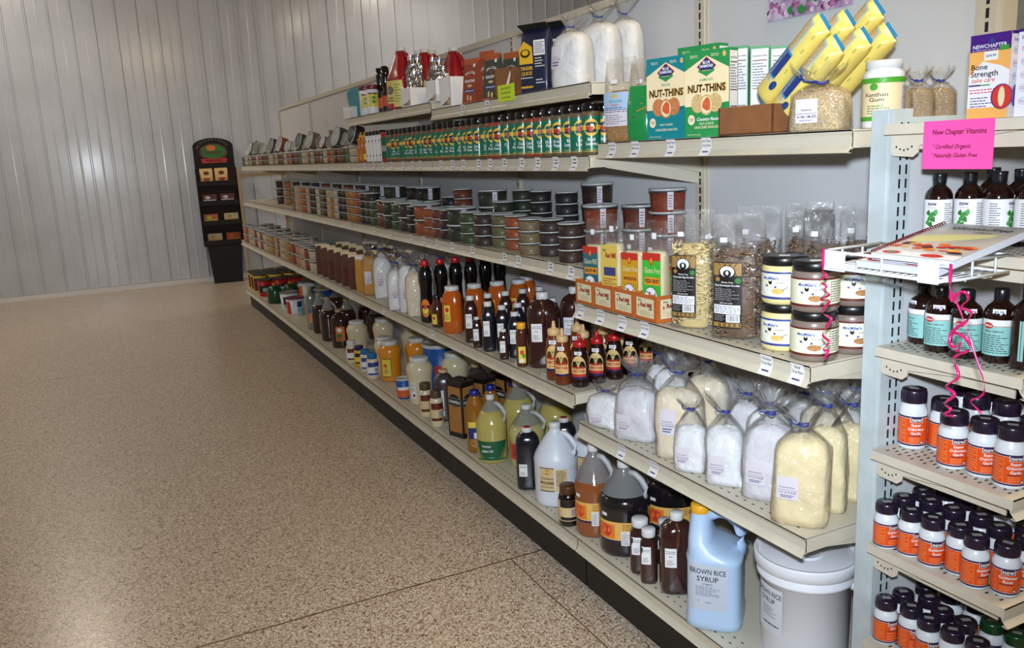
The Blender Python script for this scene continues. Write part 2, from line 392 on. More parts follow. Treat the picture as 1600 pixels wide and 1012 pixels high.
N1, N2, N3, A1, A2, ZB, ZC, ZD, ZE = 1.328, .889, .533, 1.4933, 1.5238, 1.295, .9796, .6176, .1705
dN1, dN2, dN3, dA, dB, dC, dD, dE = .365, .4565, .456, .3815, .393, .4085, .4655, .473
SH = {}
SH['N1'] = shelf(0, dN1, N1); SH['N2'] = shelf(0, dN2, N2); SH['N3'] = shelf(0, dN3, N3)
SH['A1'] = shelf(1, dA, A1); SH['A2'] = shelf(2, dA, A2)
for i in range(1, 6):
    SH['B%d' % i] = shelf(i, dB, ZB); SH['C%d' % i] = shelf(i, dC, ZC); SH['D%d' % i] = shelf(i, dD, ZD)
for i in range(0, 6): SH['E%d' % i] = shelf(i, dE, ZE, 'base_deck', brk=False)
for i in range(6):
    B().box(X(i)+.004, X(i+1)-.004, .425, .4427, 0, ZE-.035, 'kick').build('kick_plate', gon)
B().box(.004, .02, -.03, .42, 0, ZE-.04, 'kick').build('kick_plate', gon)
B().box(X(6)-.02, X(6)-.004, -.03, .42, 0, ZE-.04, 'kick').build('kick_plate', gon)
# wooden guard rail on the far end of the run
b = B(); M('pale_wood', (205, 180, 140), .5)
b.box(X(6)+.012, X(6)+.03, .40, .43, .0, 1.27, 'pale_wood').box(X(6)+.026, X(6)+.03, .0, .43, 1.19, 1.225, 'pale_wood').box(X(6)+.026, X(6)+.03, .0, .43, .30, .33, 'pale_wood').box(X(6)+.026, X(6)+.03, .0, .03, .0, 1.27, 'pale_wood')
b.v=[(x+.02,y,z) for x,y,z in b.v]
tag(b.build('end_frame'), 'pale wooden frame standing against the far end of the gondola shelving', 'frame')

def price_tag(sh, yf, z, px, lines=None, w=.034, h=.041):
    p = at_y(px, proj((.5, yf, z))[1], yf)   # first guess, then refine x so that it shows at px
    x0, x1 = -.1, 7.2
    for _ in range(40):
        m = (x0+x1)/2
        if proj((m, yf, z-.02))[0] > px: x0 = m
        else: x1 = m
    x = (x0+x1)/2; b = B()
    W_ = lambda u, v, off: (-u, .001+off+(-.006*sin(pi*(-v/.042))+.008*(v/.042)**2), v)
    n = 5
    for k in range(n): b.patch(-w/2, w/2, -.001-(h-.001)*(k+1)/n, -.001-(h-.001)*k/n, 'paper', W_, .0006, n=1)
    if lines:
        for k, t in enumerate(lines): b.text(t, 0, -.009-.0095*k, .0078, 'ink', W_, maxw=w*.86, bold=.012)
        b.patch(-w*.3, w*.3, -.034, -.031, 'blue_ink', W_, .0012, n=1)
    else:
        b.patch(-w*.22, w*.22, -.012, -.009, 'ink', W_, .0012, n=1); b.patch(-w*.3, w*.32, -.021, -.018, 'ink', W_, .0012, n=1); b.patch(-w*.33, w*.33, -.033, -.031, 'blue_ink', W_, .0012, n=1)
    o = b.build('price_tag', sh); o.location = (x, yf, z); return o
for px, t in ((956, ['Gluten Free Granola', 'Regular']), (992, ['Green Peas', 'Mixed Snacks']), (1048, ['Nut Thins', 'Pecan']), (1103, ['Nut Thins', 'Country Ranch'])): price_tag(SH['N1'], dN1, N1, px, t)
for px, t in ((907, ['Gluten Free', 'Biscuit Mix']), (938, ['Gluten Free', 'Brown Rice Flour']), (972, ['Gluten Free', 'Pastry Flour']), (1007, ['Gluten Free', 'Pizza Crust Mix']), (1197, ['Chicken', 'Soup Base']), (1245, ['Beef', 'Soup Base'])): price_tag(SH['N2'], dN2, N2, px, t)
for px, t in ((971, ['Gluten Free', 'Sweet Rice Flour']), (1021, ['Gluten Free', 'All Purpose Flour'])): price_tag(SH['N3'], dN3, N3, px, t)
for px in (723, 761): price_tag(SH['A1'], dA, A1, px)
price_tag(SH['A2'], dA, A2, 617)
for px in (689, 707, 724, 748, 766, 788, 815, 840, 868, 897): price_tag(SH['B1'], dB, ZB, px)
for px in (570, 584, 598, 612, 630, 645, 657): price_tag(SH['B2'], dB, ZB, px)
for px in (402, 418, 436, 452, 470, 500, 520, 545): price_tag(SH['B3' if px > 500 else 'B4'], dB, ZB, px)
for px in (683, 707, 738, 788, 810, 860, 892): price_tag(SH['C1'], dC, ZC, px)
for px in (662, 642, 610, 585): price_tag(SH['C2'], dC, ZC, px)
for px in (545, 520, 495, 470, 450): price_tag(SH['C3' if px > 500 else 'C4'], dC, ZC, px)
for px in (676, 600, 550, 530, 512, 480): price_tag(SH['D1' if px > 670 else 'D2' if px > 545 else 'D3'], dD, ZD, px)

# ------------------------------------------------------------------ end-cap shelving
ec = empty('endcap_shelving', (-.06, .3, 0)); tag(ec, 'white and cream end cap shelving with vitamin bottles at the near end of the run', 'shelving')
EY = .3566; EX0, EX1 = -.0635, -.3468
def erel(b): # parts are written in world coordinates
    b.v = [(x+.06, y-.3, z) for x, y, z in b.v]; return b
b = B().box(-.0621, -.0177, .3181, .3360, 0, 1.36, 'post_paint')
b.box(-.0621, -.058, .282, .3181, .02, 1.36, 'post_paint').box(-.050, -.0177, .300, .3181, 0, 1.36, 'post_paint')
b.box(-.055, -.030, .336, .3375, 0, 1.355, 'post_paint')
z = .1
while z < 1.34:
    for yy in (.3105, .2935): b.box(-.0627, -.0619, yy-.0022, yy+.0022, z, z+.017, 'slot')
    z += .0254
erel(b).build('upright', ec)
b = B().box(-.0621, -.0177, -.38, -.36, 0, 1.36, 'post_paint').box(-.0621, -.058, -.36, -.33, .02, 1.36, 'post_paint'); erel(b).build('upright', ec)
erel(B().box(-.0560, -.0500, -.33, .282, .08, 1.30, 'panel')).build('back_panel', ec)
erel(B().box(-.0600, -.0350, -.36, .282, 1.30, 1.345, 'post_paint')).build('top_rail', ec)
M('endcap_metal', (214, 206, 190), .4, noise=.04, nscale=20)
def eshelf(z, holes=True, x1=EX1):
    b = B().box(x1, EX0, -.37, EY, z-.018, z, 'endcap_metal')
    if holes:
        xx = x1+.02; q = 0
        while xx < EX0-.012:
            yy = EY-.02-(.009 if q % 2 else 0)
            while yy > -.05: b.box(xx, xx+.003, yy-.008, yy, z, z+.0004, 'slot'); yy -= .018
            xx += .0135; q += 1
    erel(b); s = b.build('shelf', ec)
    b = B(); lb = B(); lip(lb, -.37, EY-.001, 0, z, .034, 'endcap_metal')
    b.add([(x1-y, x, zz) for x, y, zz in lb.v], [f[::-1] for f in lb.f], 'endcap_metal'); erel(b).build('price_channel', s)
    b = B()
    bx0, bx1 = EX0-.0, EX0-.055; yb = EY-.022
    out = [(EX0, z-.018), (EX0, z-.052), (EX0-.006, z-.056), (EX0-.046, z-.058), (EX0-.056, z-.050), (EX0-.058, z-.038), (x1+.05, z-.020), (x1+.05, z-.018)]
    vs = [(x, yb, zz) for x, zz in out]+[(x, yb+.003, zz) for x, zz in out]; L_ = len(out)
    b.add(vs, [(i, (i+1) % L_, (i+1) % L_+L_, i+L_) for i in range(L_)]+[tuple(range(L_))[::-1], tuple(range(L_, 2*L_))], 'endcap_metal')
    for k in range(5): b.oval(0, 0, .0019, .0019, 'slot', lambda u, v, off, k=k: (EX0-.012-.008*k-u, yb+.003+off, z-.040-.006*sin(pi*k/4)+v), off=.0005, seg=10)
    b.box(x1+.03, EX0-.03, yb-.012, yb-.008, z-.045, z-.018, 'endcap_metal')
    erel(b).build('bracket', s)
    return s
S1, SB, S2, S3, S4, S5 = 1.3331, 1.118, .9261, .7200, .5243, .3145
for zz in (S1, SB, S2, S3, S4, S5, .12): eshelf(zz)
erel(B().box(EX1+.02, EX0, -.36, EY-.02, 0, .102, 'kick')).build('kick_plate', ec)

# ================================================================== kinds of goods
def xat(px, y, z):
    a, b = -.9, 8.0
    for _ in range(42):
        m = (a+b)/2
        if proj((m, y, z))[0] > px: a = m
        else: b = m
    return (a+b)/2
def scl(x, y, z): return FPX/depth((x, y, z))
def yput(kindk, label, px, y, z, top=None, wpx=None, rz=None, group=None, cat=None, s=None, sz=None, k=0.0, tilt=None):
    """stand a thing on the shelf at height z, y metres out from the back panel, so that its middle shows at column px"""
    x = xat(px, y, z); w, h = KINDS[kindk][2], KINDS[kindk][3]
    sx = (wpx/scl(x, y, z)/w) if wpx else (s or 1)
    szz = (hgt((x, y, z), top)/h) if top is not None else (sz or sx)
    if not wpx and not s: sx = szz
    return place(kindk, label, x, y, z, face_cam(x, y, k) if rz is None else rz, sx, cat, group, szz, tilt)
def loftwrap(secs):
    def w(u, v, off):
        S = secs; v_ = min(max(v, S[0][0]), S[-1][0])
        for i in range(len(S)-1):
            if v_ <= S[i+1][0]: break
        t = (v_-S[i][0])/max(1e-6, S[i+1][0]-S[i][0]); rx, ry, e = [S[i][j]*(1-t)+S[i+1][j]*t for j in (1, 2, 3)]
        q = min(.98, abs(u)/rx); return (-u, ry*(1-q**e)**(1/e)+off, v)
    return w
def bottle(key, name, cat, prof, body, cap=None, label=None, cap_name='cap', seg=24, extra=None, fill=None):
    """round container: prof is (r, z) ; cap = (prof, material) ; label = (name, fn(B))"""
    h = max(z for r, z in (cap[0] if cap else prof)); wd = 2*max(r for r, z in prof)
    b = B()
    if fill:   # see-through shell over its contents: contents are a part
        b.lathe(fill[0], fill[1], seg); root = empty(name); b.build('contents', root)
        B().lathe(prof, body, seg).build('bottle_shell', root)
    else:
        b.lathe(prof, body, seg); root = b.build(name)
    if cap: B().lathe(cap[0], cap[1], seg).build(cap_name, root)
    if label:
        for nm, fn in (label if isinstance(label, list) else [label]):
            q = B(); fn(q); q.build(nm, root)
    if extra: extra(root)
    kind(key, root, cat, wd, h); return root
def ridged(r, z0, z1, n=28, d=.0007):
    return [(r-.001, z0), (r, z0+.001), (r, z1-.003), (r-.0015, z1-.0008), (r-.004, z1), (.0001, z1)]
def cone_top(r, z0, z1): return [(r-.001, z0), (r, z0+.001), (r, z1-.002), (r-.002, z1), (.0001, z1)]

# ---- vitamin bottles (white, dark purple lid, orange label)
M('vit_orange', (226, 84, 26), .35, coat=.3); M('vit_purple', (44, 28, 78), .4); M('lid_purple', (34, 24, 44), .3, coat=.4)
M('lid_green', (14, 66, 34), .3, coat=.4); M('vit_yellow', (228, 180, 60), .5); M('seal_silver', (150, 150, 152), .45)
M('pale_orange', (240, 150, 90), .5)
def vit(key, lines, r=.0245, h=.098, lid='lid_purple'):
    hb = h*.76
    prof = [(r-.003, 0), (r-.0008, .0015), (r, .005), (r, hb*.80), (r*.97, hb*.88), (r*.86, hb*.955), (r*.78, hb), (r*.78, hb+.003), (.0001, hb+.003)]
    cp = [(r*.88, hb+.002), (r*.90, hb+.003)]+[(r*.90, h-.004), (r*.86, h-.001), (r*.8, h), (.0001, h)]
    def lab(b):
        w = cyl(r, hb*.42); t = r*2.7; q = hb*.30
        b.patch(-t, t, -q-.0035, q+.0035, 'paper', w, .0002); b.patch(-t, t, q-.0005, q+.0028, 'vit_purple', w, .0004)
        b.patch(-t, t, -q-.0028, -q+.0005, 'vit_purple', w, .0004); b.patch(-t, t, -q+.0012, q-.0012, 'vit_orange', w, .0005)
        b.patch(-.001, .0205, q-.0085, q+.0012, 'paper', w, .0007); b.patch(0, .0195, q-.0078, q+.0012, 'vit_purple', w, .0008)
        b.text('now', .0098, q-.0032, .0098, 'paper', w, .0012, bold=.03); b.oval(.0100, q-.0035, .0016, .0014, 'vit_yellow', w, .0014, seg=8)
        z = q-.0135
        for l in lines: b.text(l, .0095, z, .0074, 'paper', w, .0012, bold=.025, maxw=.028); z -= .0078
        b.patch(-.003, .018, z+.002, z+.0034, 'vit_purple', w, .001); b.lines(-.002, .017, -q+.0045, z+.0005, 3, 'pale_orange', w, .001, seed=1)
        b.oval(.020, -q+.005, .0028, .0028, 'vit_purple', w, .001, seg=12); b.oval(.020, -q+.005, .0018, .0018, 'paper', w, .0013, seg=10)
        b.lines(-.026, -.010, -q+.004, q-.004, 9, 'pale_orange', w, .001, seed=2)
        b.patch(-.0095, -.009, -q+.002, q-.002, 'pale_orange', w, .001)
    def ex(root):
        B().box(-.008, .008, -.0045, .0045, h-.0001, h+.0004, 'seal_silver').build('price_sticker', root)
        b = B()
        for k in range(26): a = 2*pi*k/26; b.box(-.0006, .0006, r*.895, r*.918, hb+.005, h-.006, lid); n = len(b.v); b.v[n-8:] = [(x*cos(a)-y*sin(a), x*sin(a)+y*cos(a), z) for x, y, z in b.v[n-8:]]
        b.build('lid_ribs', root.children[0])
    bottle(key, 'vitamin_bottle', 'bottle', prof, 'white_plastic', (cp, lid), ('label', lab), 'lid', extra=ex)
vit('garlic', ['Super', 'Odorless', 'Garlic'], .0255, .112); vit('golden', ['Goldenseal', 'Root'], .0225, .093); vit('zinc', ['Zinc'], .0225, .093); vit('greenvit', ['Zinc'], .0225, .093, 'lid_green')
# ---- amber bottles with white leaf labels
M('amber_glass', (30, 10, 8), .08, coat=.6); M('black_cap', (18, 20, 28), .3, coat=.4); M('leaf', (60, 150, 60), .5); M('leaf_dark', (40, 118, 46), .5)
M('teal_label', (140, 196, 192), .5); M('badge_red', (200, 44, 40), .4); M('violet_ink', (120, 80, 150), .5)
def rosewater(key, back=False):
    r = .0335; H = .155
    prof = [(r-.002, 0), (r, .004), (r, .098), (r*.97, .106), (r*.84, .115), (r*.6, .122), (.014, .127), (.0135, .133), (.0001, .133)]
    cp = [(.0150, .126), (.0165, .138), (.0165, .143), (.0175, .147), (.0175, .150), (.016, .152), (.0001, .152)]
    def lab(b):
        w = cyl(r, .053, a0=.0); b.patch(-r*2.9, r*2.9, -.043, .043, 'paper', w, .0003)
        u0 = .0 if not back else .035
        b.text('now', u0, .034, .0125, 'vit_purple', w, .0008, bold=.03); b.text('essential oils', u0, .0255, .0038, 'violet_ink', w, .0008)
        R = random.Random(3)
        for i, (a, c) in enumerate(((-.008, .014), (0, .010), (.007, .013), (-.004, .002), (.005, .000), (-.009, -.007), (-.001, -.011), (.010, .016))):
            b.oval(u0+a, c, .0055, .0062, 'leaf' if i % 2 else 'leaf_dark', w, .0008+.0001*i, seg=9, fn=lambda k: 1+.15*((k % 3)-1))
        b.text('Peppermint', u0, -.022, .0048, 'violet_ink', w, .0008); b.lines(u0-.012, u0+.012, -.036, -.027, 2, 'ink', w, .0008, seed=5)
        for s in (-1, 1): b.lines(u0+s*.042-.012, u0+s*.042+.012, -.036, .036, 15, 'ink', w, .0008, seed=7)
    bottle(key, 'amber_bottle', 'bottle', prof, 'amber_glass', (cp, 'black_cap'), ('label', lab))
rosewater('leafbottle'); rosewater('leafbottle_b', True)
def remedy(key):
    r = .0325
    prof = [(r-.003, 0), (r, .004), (r, .085), (r*.96, .092), (r*.8, .100), (r*.5, .107), (.013, .112), (.0125, .119), (.0001, .119)]
    cp = [(.0140, .112), (.0148, .113), (.0148, .130), (.013, .132), (.0001, .132)]
    def lab(b):
        w = cyl(r, .047); b.patch(-.036, .042, -.032, .032, 'teal_label', w, .0003); b.patch(-.036, .042, .021, .032, 'paper', w, .0005)
        b.patch(-.036, .042, .0202, .0211, 'badge_red', w, .0006); b.oval(-.020, .021, .0105, .0056, 'badge_red', w, .0008); b.text('DeRose', -.020, .021, .0052, 'paper', w, .0012, bold=.03)
        b.text('HERBAL COMPOUND', -.008, .011, .0042, 'ink', w, .001, maxw=.038, bold=.02); b.lines(-.030, .020, -.029, .006, 9, 'ink', w, .0008, seed=3)
        b.patch(-.055, -.045, -.032, .032, 'teal_label', w, .0003)
    def ex(root):
        w = cyl(r*.93, .092); B().patch(-.012, .012, -.006, .006, 'paper', w, .0012).text('$5.79', 0, 0, .0075, 'blue_ink', w, .0022, bold=.02).build('price_sticker', root)
    bottle(key, 'medicine_bottle', 'bottle', prof, 'amber_glass', (cp, 'black_cap'), ('label', lab), extra=ex)
remedy('remedy')
# ---- soup jars
M('jar_lid', (16, 16, 20), .35, coat=.3); M('broth', (128, 112, 104), .3, coat=.5); M('cream_soup', (226, 212, 150), .3, coat=.5)
M('lab_cream', (228, 228, 200), .5); M('lab_blue', (48, 66, 142), .45); M('lab_brown', (98, 36, 26), .45); M('oval_white', (222, 230, 238), .5)
M('noodle_y', (214, 160, 84), .6, noise=.3, nscale=700, c2=(230, 200, 120)); M('stew', (150, 84, 48), .6, noise=.5, nscale=600, c2=(196, 150, 90)); M('bowl', (236, 236, 232), .4)
def soup(key, body, band, food):
    r = .0455
    prof = [(r*.9, 0), (r*.98, .004), (r, .010), (r, .070), (r*.97, .077), (r*.9, .081), (.0001, .081)]
    cp = [(r*.93, .079), (r*.97, .080), (r*.97, .0945), (r*.94, .0965), (r*.55, .0966), (.0001, .0962)]
    def lab(b):
        w = cyl(r, .040); b.patch(-r*2.9, r*2.9, -.028, .028, 'lab_cream', w, .0003, du=.004); b.patch(-r*2.9, r*2.9, .024, .028, band, w, .0006, du=.004); b.patch(-r*2.9, r*2.9, -.028, -.023, band, w, .0006, du=.004)
        b.oval(-.018, .002, .024, .0225, 'oval_white', w, .0009, seg=28); b.text("Mrs.Miller's", -.022, .0145, .0082, 'lab_blue', w, .0016, bold=.03, maxw=.034)
        b.oval(-.022, .007, .0042, .0050, 'jar_lid', w, .0013, seg=10); b.oval(-.022, .0105, .0022, .0026, 'bowl', w, .0016, seg=10)
        b.ngon([(-.034, .0015), (-.008, -.001), (-.010, -.005), (-.033, -.0025)], 'lab_blue', w, .0013)
        b.oval(-.006, -.0125, .0155, .0085, 'bowl', w, .0016, seg=22); b.oval(-.006, -.0112, .0130, .0062, food, w, .0020, seg=20)
        b.ngon([(.002, -.0085), (.0135, -.001), (.0140, -.0018), (.003, -.0098)], 'blue_ink', w, .0024); b.text('Soup Base', -.001, .006, .0042, 'blue_ink', w, .0014)
        b.lines(.022, .060, -.020, .022, 9, 'ink', w, .0009, seed=4)
    def ex(root): B().box(-.011, .011, -.006, .006, .0965, .0971, 'paper').build('price_sticker', root)
    bottle(key, 'soup_jar', 'jar', prof, body, (cp, 'jar_lid'), ('label', lab), 'lid', extra=ex, seg=32)
soup('soup_blue', 'cream_soup', 'lab_blue', 'noodle_y'); soup('soup_brown', 'broth', 'lab_brown', 'stew')

# ---- bags tied with a blue twist
M('twist', (28, 50, 150), .45)
def smooth_noise(seed):
    R = random.Random(seed); c = [(R.uniform(-1, 1), R.randint(1, 4), R.uniform(0, 6.3), R.uniform(20, 70)) for _ in range(6)]
    return lambda t, z: sum(a*sin(n*t+p+z*f) for a, n, p, f in c)/3
def tied_bag(key, name, cat, Wd, Dp, Hc, Hn, Ht, mat, label=None, seed=1, lean=0.0, plain=False):
    """Wd, Dp: size ; Hc: filled height ; Hn: neck ; Ht: top of the gathered film"""
    rx, ry = Wd/2, Dp/2; ns = smooth_noise(seed); root = empty(name)
    secs = []
    for z, kx, ky, e in ((0, .86, .86, 4), (.015, .97, .98, 4.2), (.08, 1.0, 1.0, 4.1), (.15, 1.0, 1.0, 4), (.24, 1.0, 1.0, 4), (.33, 1.0, 1.0, 3.9), (.42, 1.0, 1.01, 3.8), (.52, 1.0, 1.02, 3.6), (.61, 1.0, 1.01, 3.5), (.70, .99, .99, 3.3), (.79, .97, .95, 3), (.87, .91, .88, 2.8), (.93, .80, .76, 2.6), (.985, .52, .48, 2.2), (1, .2, .2, 2)):
        secs.append((z*Hc, rx*kx, ry*ky, e, lean*z, 0))
    wr = lambda p, j, k, t: (p[0]+.0032*ns(t, p[2]), p[1]+.0032*ns(t+1, p[2]), p[2]+(.004*ns(t+2, p[2])*(j/14) if 0 < j else 0))
    n2 = smooth_noise(seed+50); wr0 = wr
    def wr(p, j, k, t):
        q = wr0(p, j, k, t); a = .0022*abs(n2(2.3*t, p[2]*2.2))-.0016*abs(n2(3.1*t+2, p[2]*1.7)); l = sqrt(q[0]**2+q[1]**2) or 1; return (q[0]*(1+a/l), q[1]*(1+a/l), q[2])
    B().loft(secs, mat, 56, wr).build('contents', root)
    R = random.Random(seed+5); f = []
    for z, kx, ky, e in ((.001, .9, .9, 4), (.015, 1.02, 1.03, 4), (.18, 1.03, 1.04, 4), (.5, 1.03, 1.05, 3.6), (.80, 1.0, 1.0, 3)):
        f.append((z*Hc, rx*kx+.001, ry*ky+.001, e, lean*z, 0))
    z0 = .80*Hc
    for t in (.25, .5, .72, .88, 1): f.append((z0+(Hn-z0)*t, rx*(1-t**1.3)+.0075, ry*(1-t**1.3)+.0075, 2.4, lean*(1-.3*t), 0))
    dx, dy = R.uniform(-.3, .3), R.uniform(-.2, .2)
    for t in (.08, .35, .7, 1): f.append((Hn+(Ht-Hn)*t, .0075+(.045*Wd/.12)*t**.8, .0075+.020*t**.8, 2, lean*.7+dx*(Ht-Hn)*t, dy*(Ht-Hn)*t))
    nb = len(f)
    def fr(p, j, k, t):
        a = .0034*ns(t*1.0, p[2])+.0012*sin(9*t+p[2]*140+seed)
        if j >= 5: q = min(1, (j-4)/4); a += q*.0045*sin(k*pi/1.5+seed)*min(1, 1 if j < nb-4 else 1.6)
        if j in (9, 10): a *= .25
        cx, cy = f[j][4], f[j][5]; d = Vector((p[0]-cx, p[1]-cy)); l = d.length or 1; d = d/l
        zz = p[2]+(.010*sin(k*2.1+seed)+.006*sin(k*.7) if j == nb-1 else 0)
        return (p[0]+d.x*a, p[1]+d.y*a, zz)
    if not plain: B().loft(f, 'clear_film', 36, fr, caps=(False, False)).build('bag_film', root)
    cxn = lean*.7
    ring = [(cxn+.0095*cos(2*pi*k/14), .0095*sin(2*pi*k/14), Hn+.002*sin(k)) for k in range(14)]
    if not plain:
        b = B().tube(ring, .0022, 'twist', 6, True); b.tube([(cxn+.008, .006, Hn), (cxn+.018, .014, Hn+.004), (cxn+.024, .012, Hn+.014)], .0016, 'twist', 5); b.build('twist_tie', root)
    if label:
        b = B(); w = loftwrap([(z, a+.0032, c+.0050, e) for z, a, c, e, _, _ in secs]); label(b, w); b.build('label', root)
    kind(key, root, cat, Wd, Ht); return root
crinkle('flour_white', (232, 233, 236)); crinkle('flour_cool', (216, 214, 220)); crinkle('flour_cream', (230, 216, 190))
crinkle('flour_yellow', (232, 216, 172)); M('sticker', (214, 208, 218), .55)
M('rice_brown', (188, 160, 118), .8, noise=.35, nscale=420, bump=.5, c2=(120, 92, 60)); M('sesame', (214, 196, 160), .8, noise=.3, nscale=420, bump=.5, c2=(160, 136, 100))
M('quinoa', (186, 164, 128), .8, noise=.35, nscale=420, bump=.5, c2=(130, 106, 74))
def store_label(title, u=-.012, z=.05, w_=.044, h=.052):
    def f(b, w):
        b.patch(u-w_/2, u+w_/2, z-h/2, z+h/2, 'sticker', w, .0006, du=.004)
        b.text(title, u, z+.002, .0046, 'ink', w, .0012, maxw=w_*.7, bold=.01); b.patch(u-w_*.45, u+w_*.45, z-.0045, z-.0038, 'blue_ink', w, .0012)
        for q, t in enumerate(('4.12', '$1.59', '6.55')): b.text(t, u+(q-1)*w_*.28, z-.0095, .0048 if q < 2 else .0062, 'ink', w, .0012, bold=.02)
        b.lines(u-w_*.3, u+w_*.3, z-h*.42, z-.0145, 2, 'blue_ink', w, .0012, seed=3, th=.5)
    return f
tied_bag('fb1', 'flour_bag', 'bag', .105, .072, .168, .185, .235, 'flour_white', store_label('Sweet Rice Flour', -.014, .052), 11, .004)
tied_bag('fb2', 'flour_bag', 'bag', .120, .085, .160, .200, .250, 'flour_cool', store_label('Tapioca Flour', -.022, .058), 12)
tied_bag('fb3', 'flour_bag', 'bag', .122, .080, .190, .232, .275, 'flour_cream', store_label('All Purpose Flour', -.026, .105, .040, .070), 13, .006)
tied_bag('fb4', 'flour_bag', 'bag', .090, .070, .140, .190, .225, 'flour_white', store_label('Brown Rice Flour', -.016, .055), 14)
tied_bag('fb5', 'flour_bag', 'bag', .095, .075, .145, .182, .235, 'flour_white', store_label('Brown Rice Flour', -.014, .055), 15, .004)
tied_bag('fb6', 'flour_bag', 'bag', .112, .078, .165, .190, .235, 'flour_cool', store_label('Buckwheat Flour', -.020, .065), 16)
tied_bag('fb7', 'flour_bag', 'bag', .110, .082, .196, .218, .262, 'flour_yellow', store_label('Garbanzo Bean Flour', -.018, .088), 17, -.004)
tied_bag('fb8', 'flour_bag', 'bag', .100, .075, .180, .225, .270, 'flour_yellow', None, 18)
tied_bag('ricebag', 'grain_bag', 'bag', .075, .055, .070, .082, .108, 'sesame', None, 21)
tied_bag('grainbag', 'grain_bag', 'bag', .080, .06, .088, .105, .135, 'quinoa', None, 22)
tied_bag('bigwhite', 'flour_bag', 'bag', .14, .10, .215, .235, .285, 'flour_white', store_label('Bread Flour', -.03, .12, .05, .085), 23)
tied_bag('whitecorn', 'starch_bag', 'bag', .085, .065, .150, .178, .205, 'flour_white', store_label('Corn Starch', -.014, .07, .03, .05), 24)
tied_bag('pinkish', 'flour_bag', 'bag', .085, .065, .150, .178, .205, 'flour_cream', None, 25)
M('gold_meal', (196, 144, 62), .8, bump=.2); tied_bag('goldbag', 'meal_bag', 'bag', .08, .065, .150, .178, .205, 'gold_meal', store_label('Corn Meal', -.014, .07, .03, .05), 26)

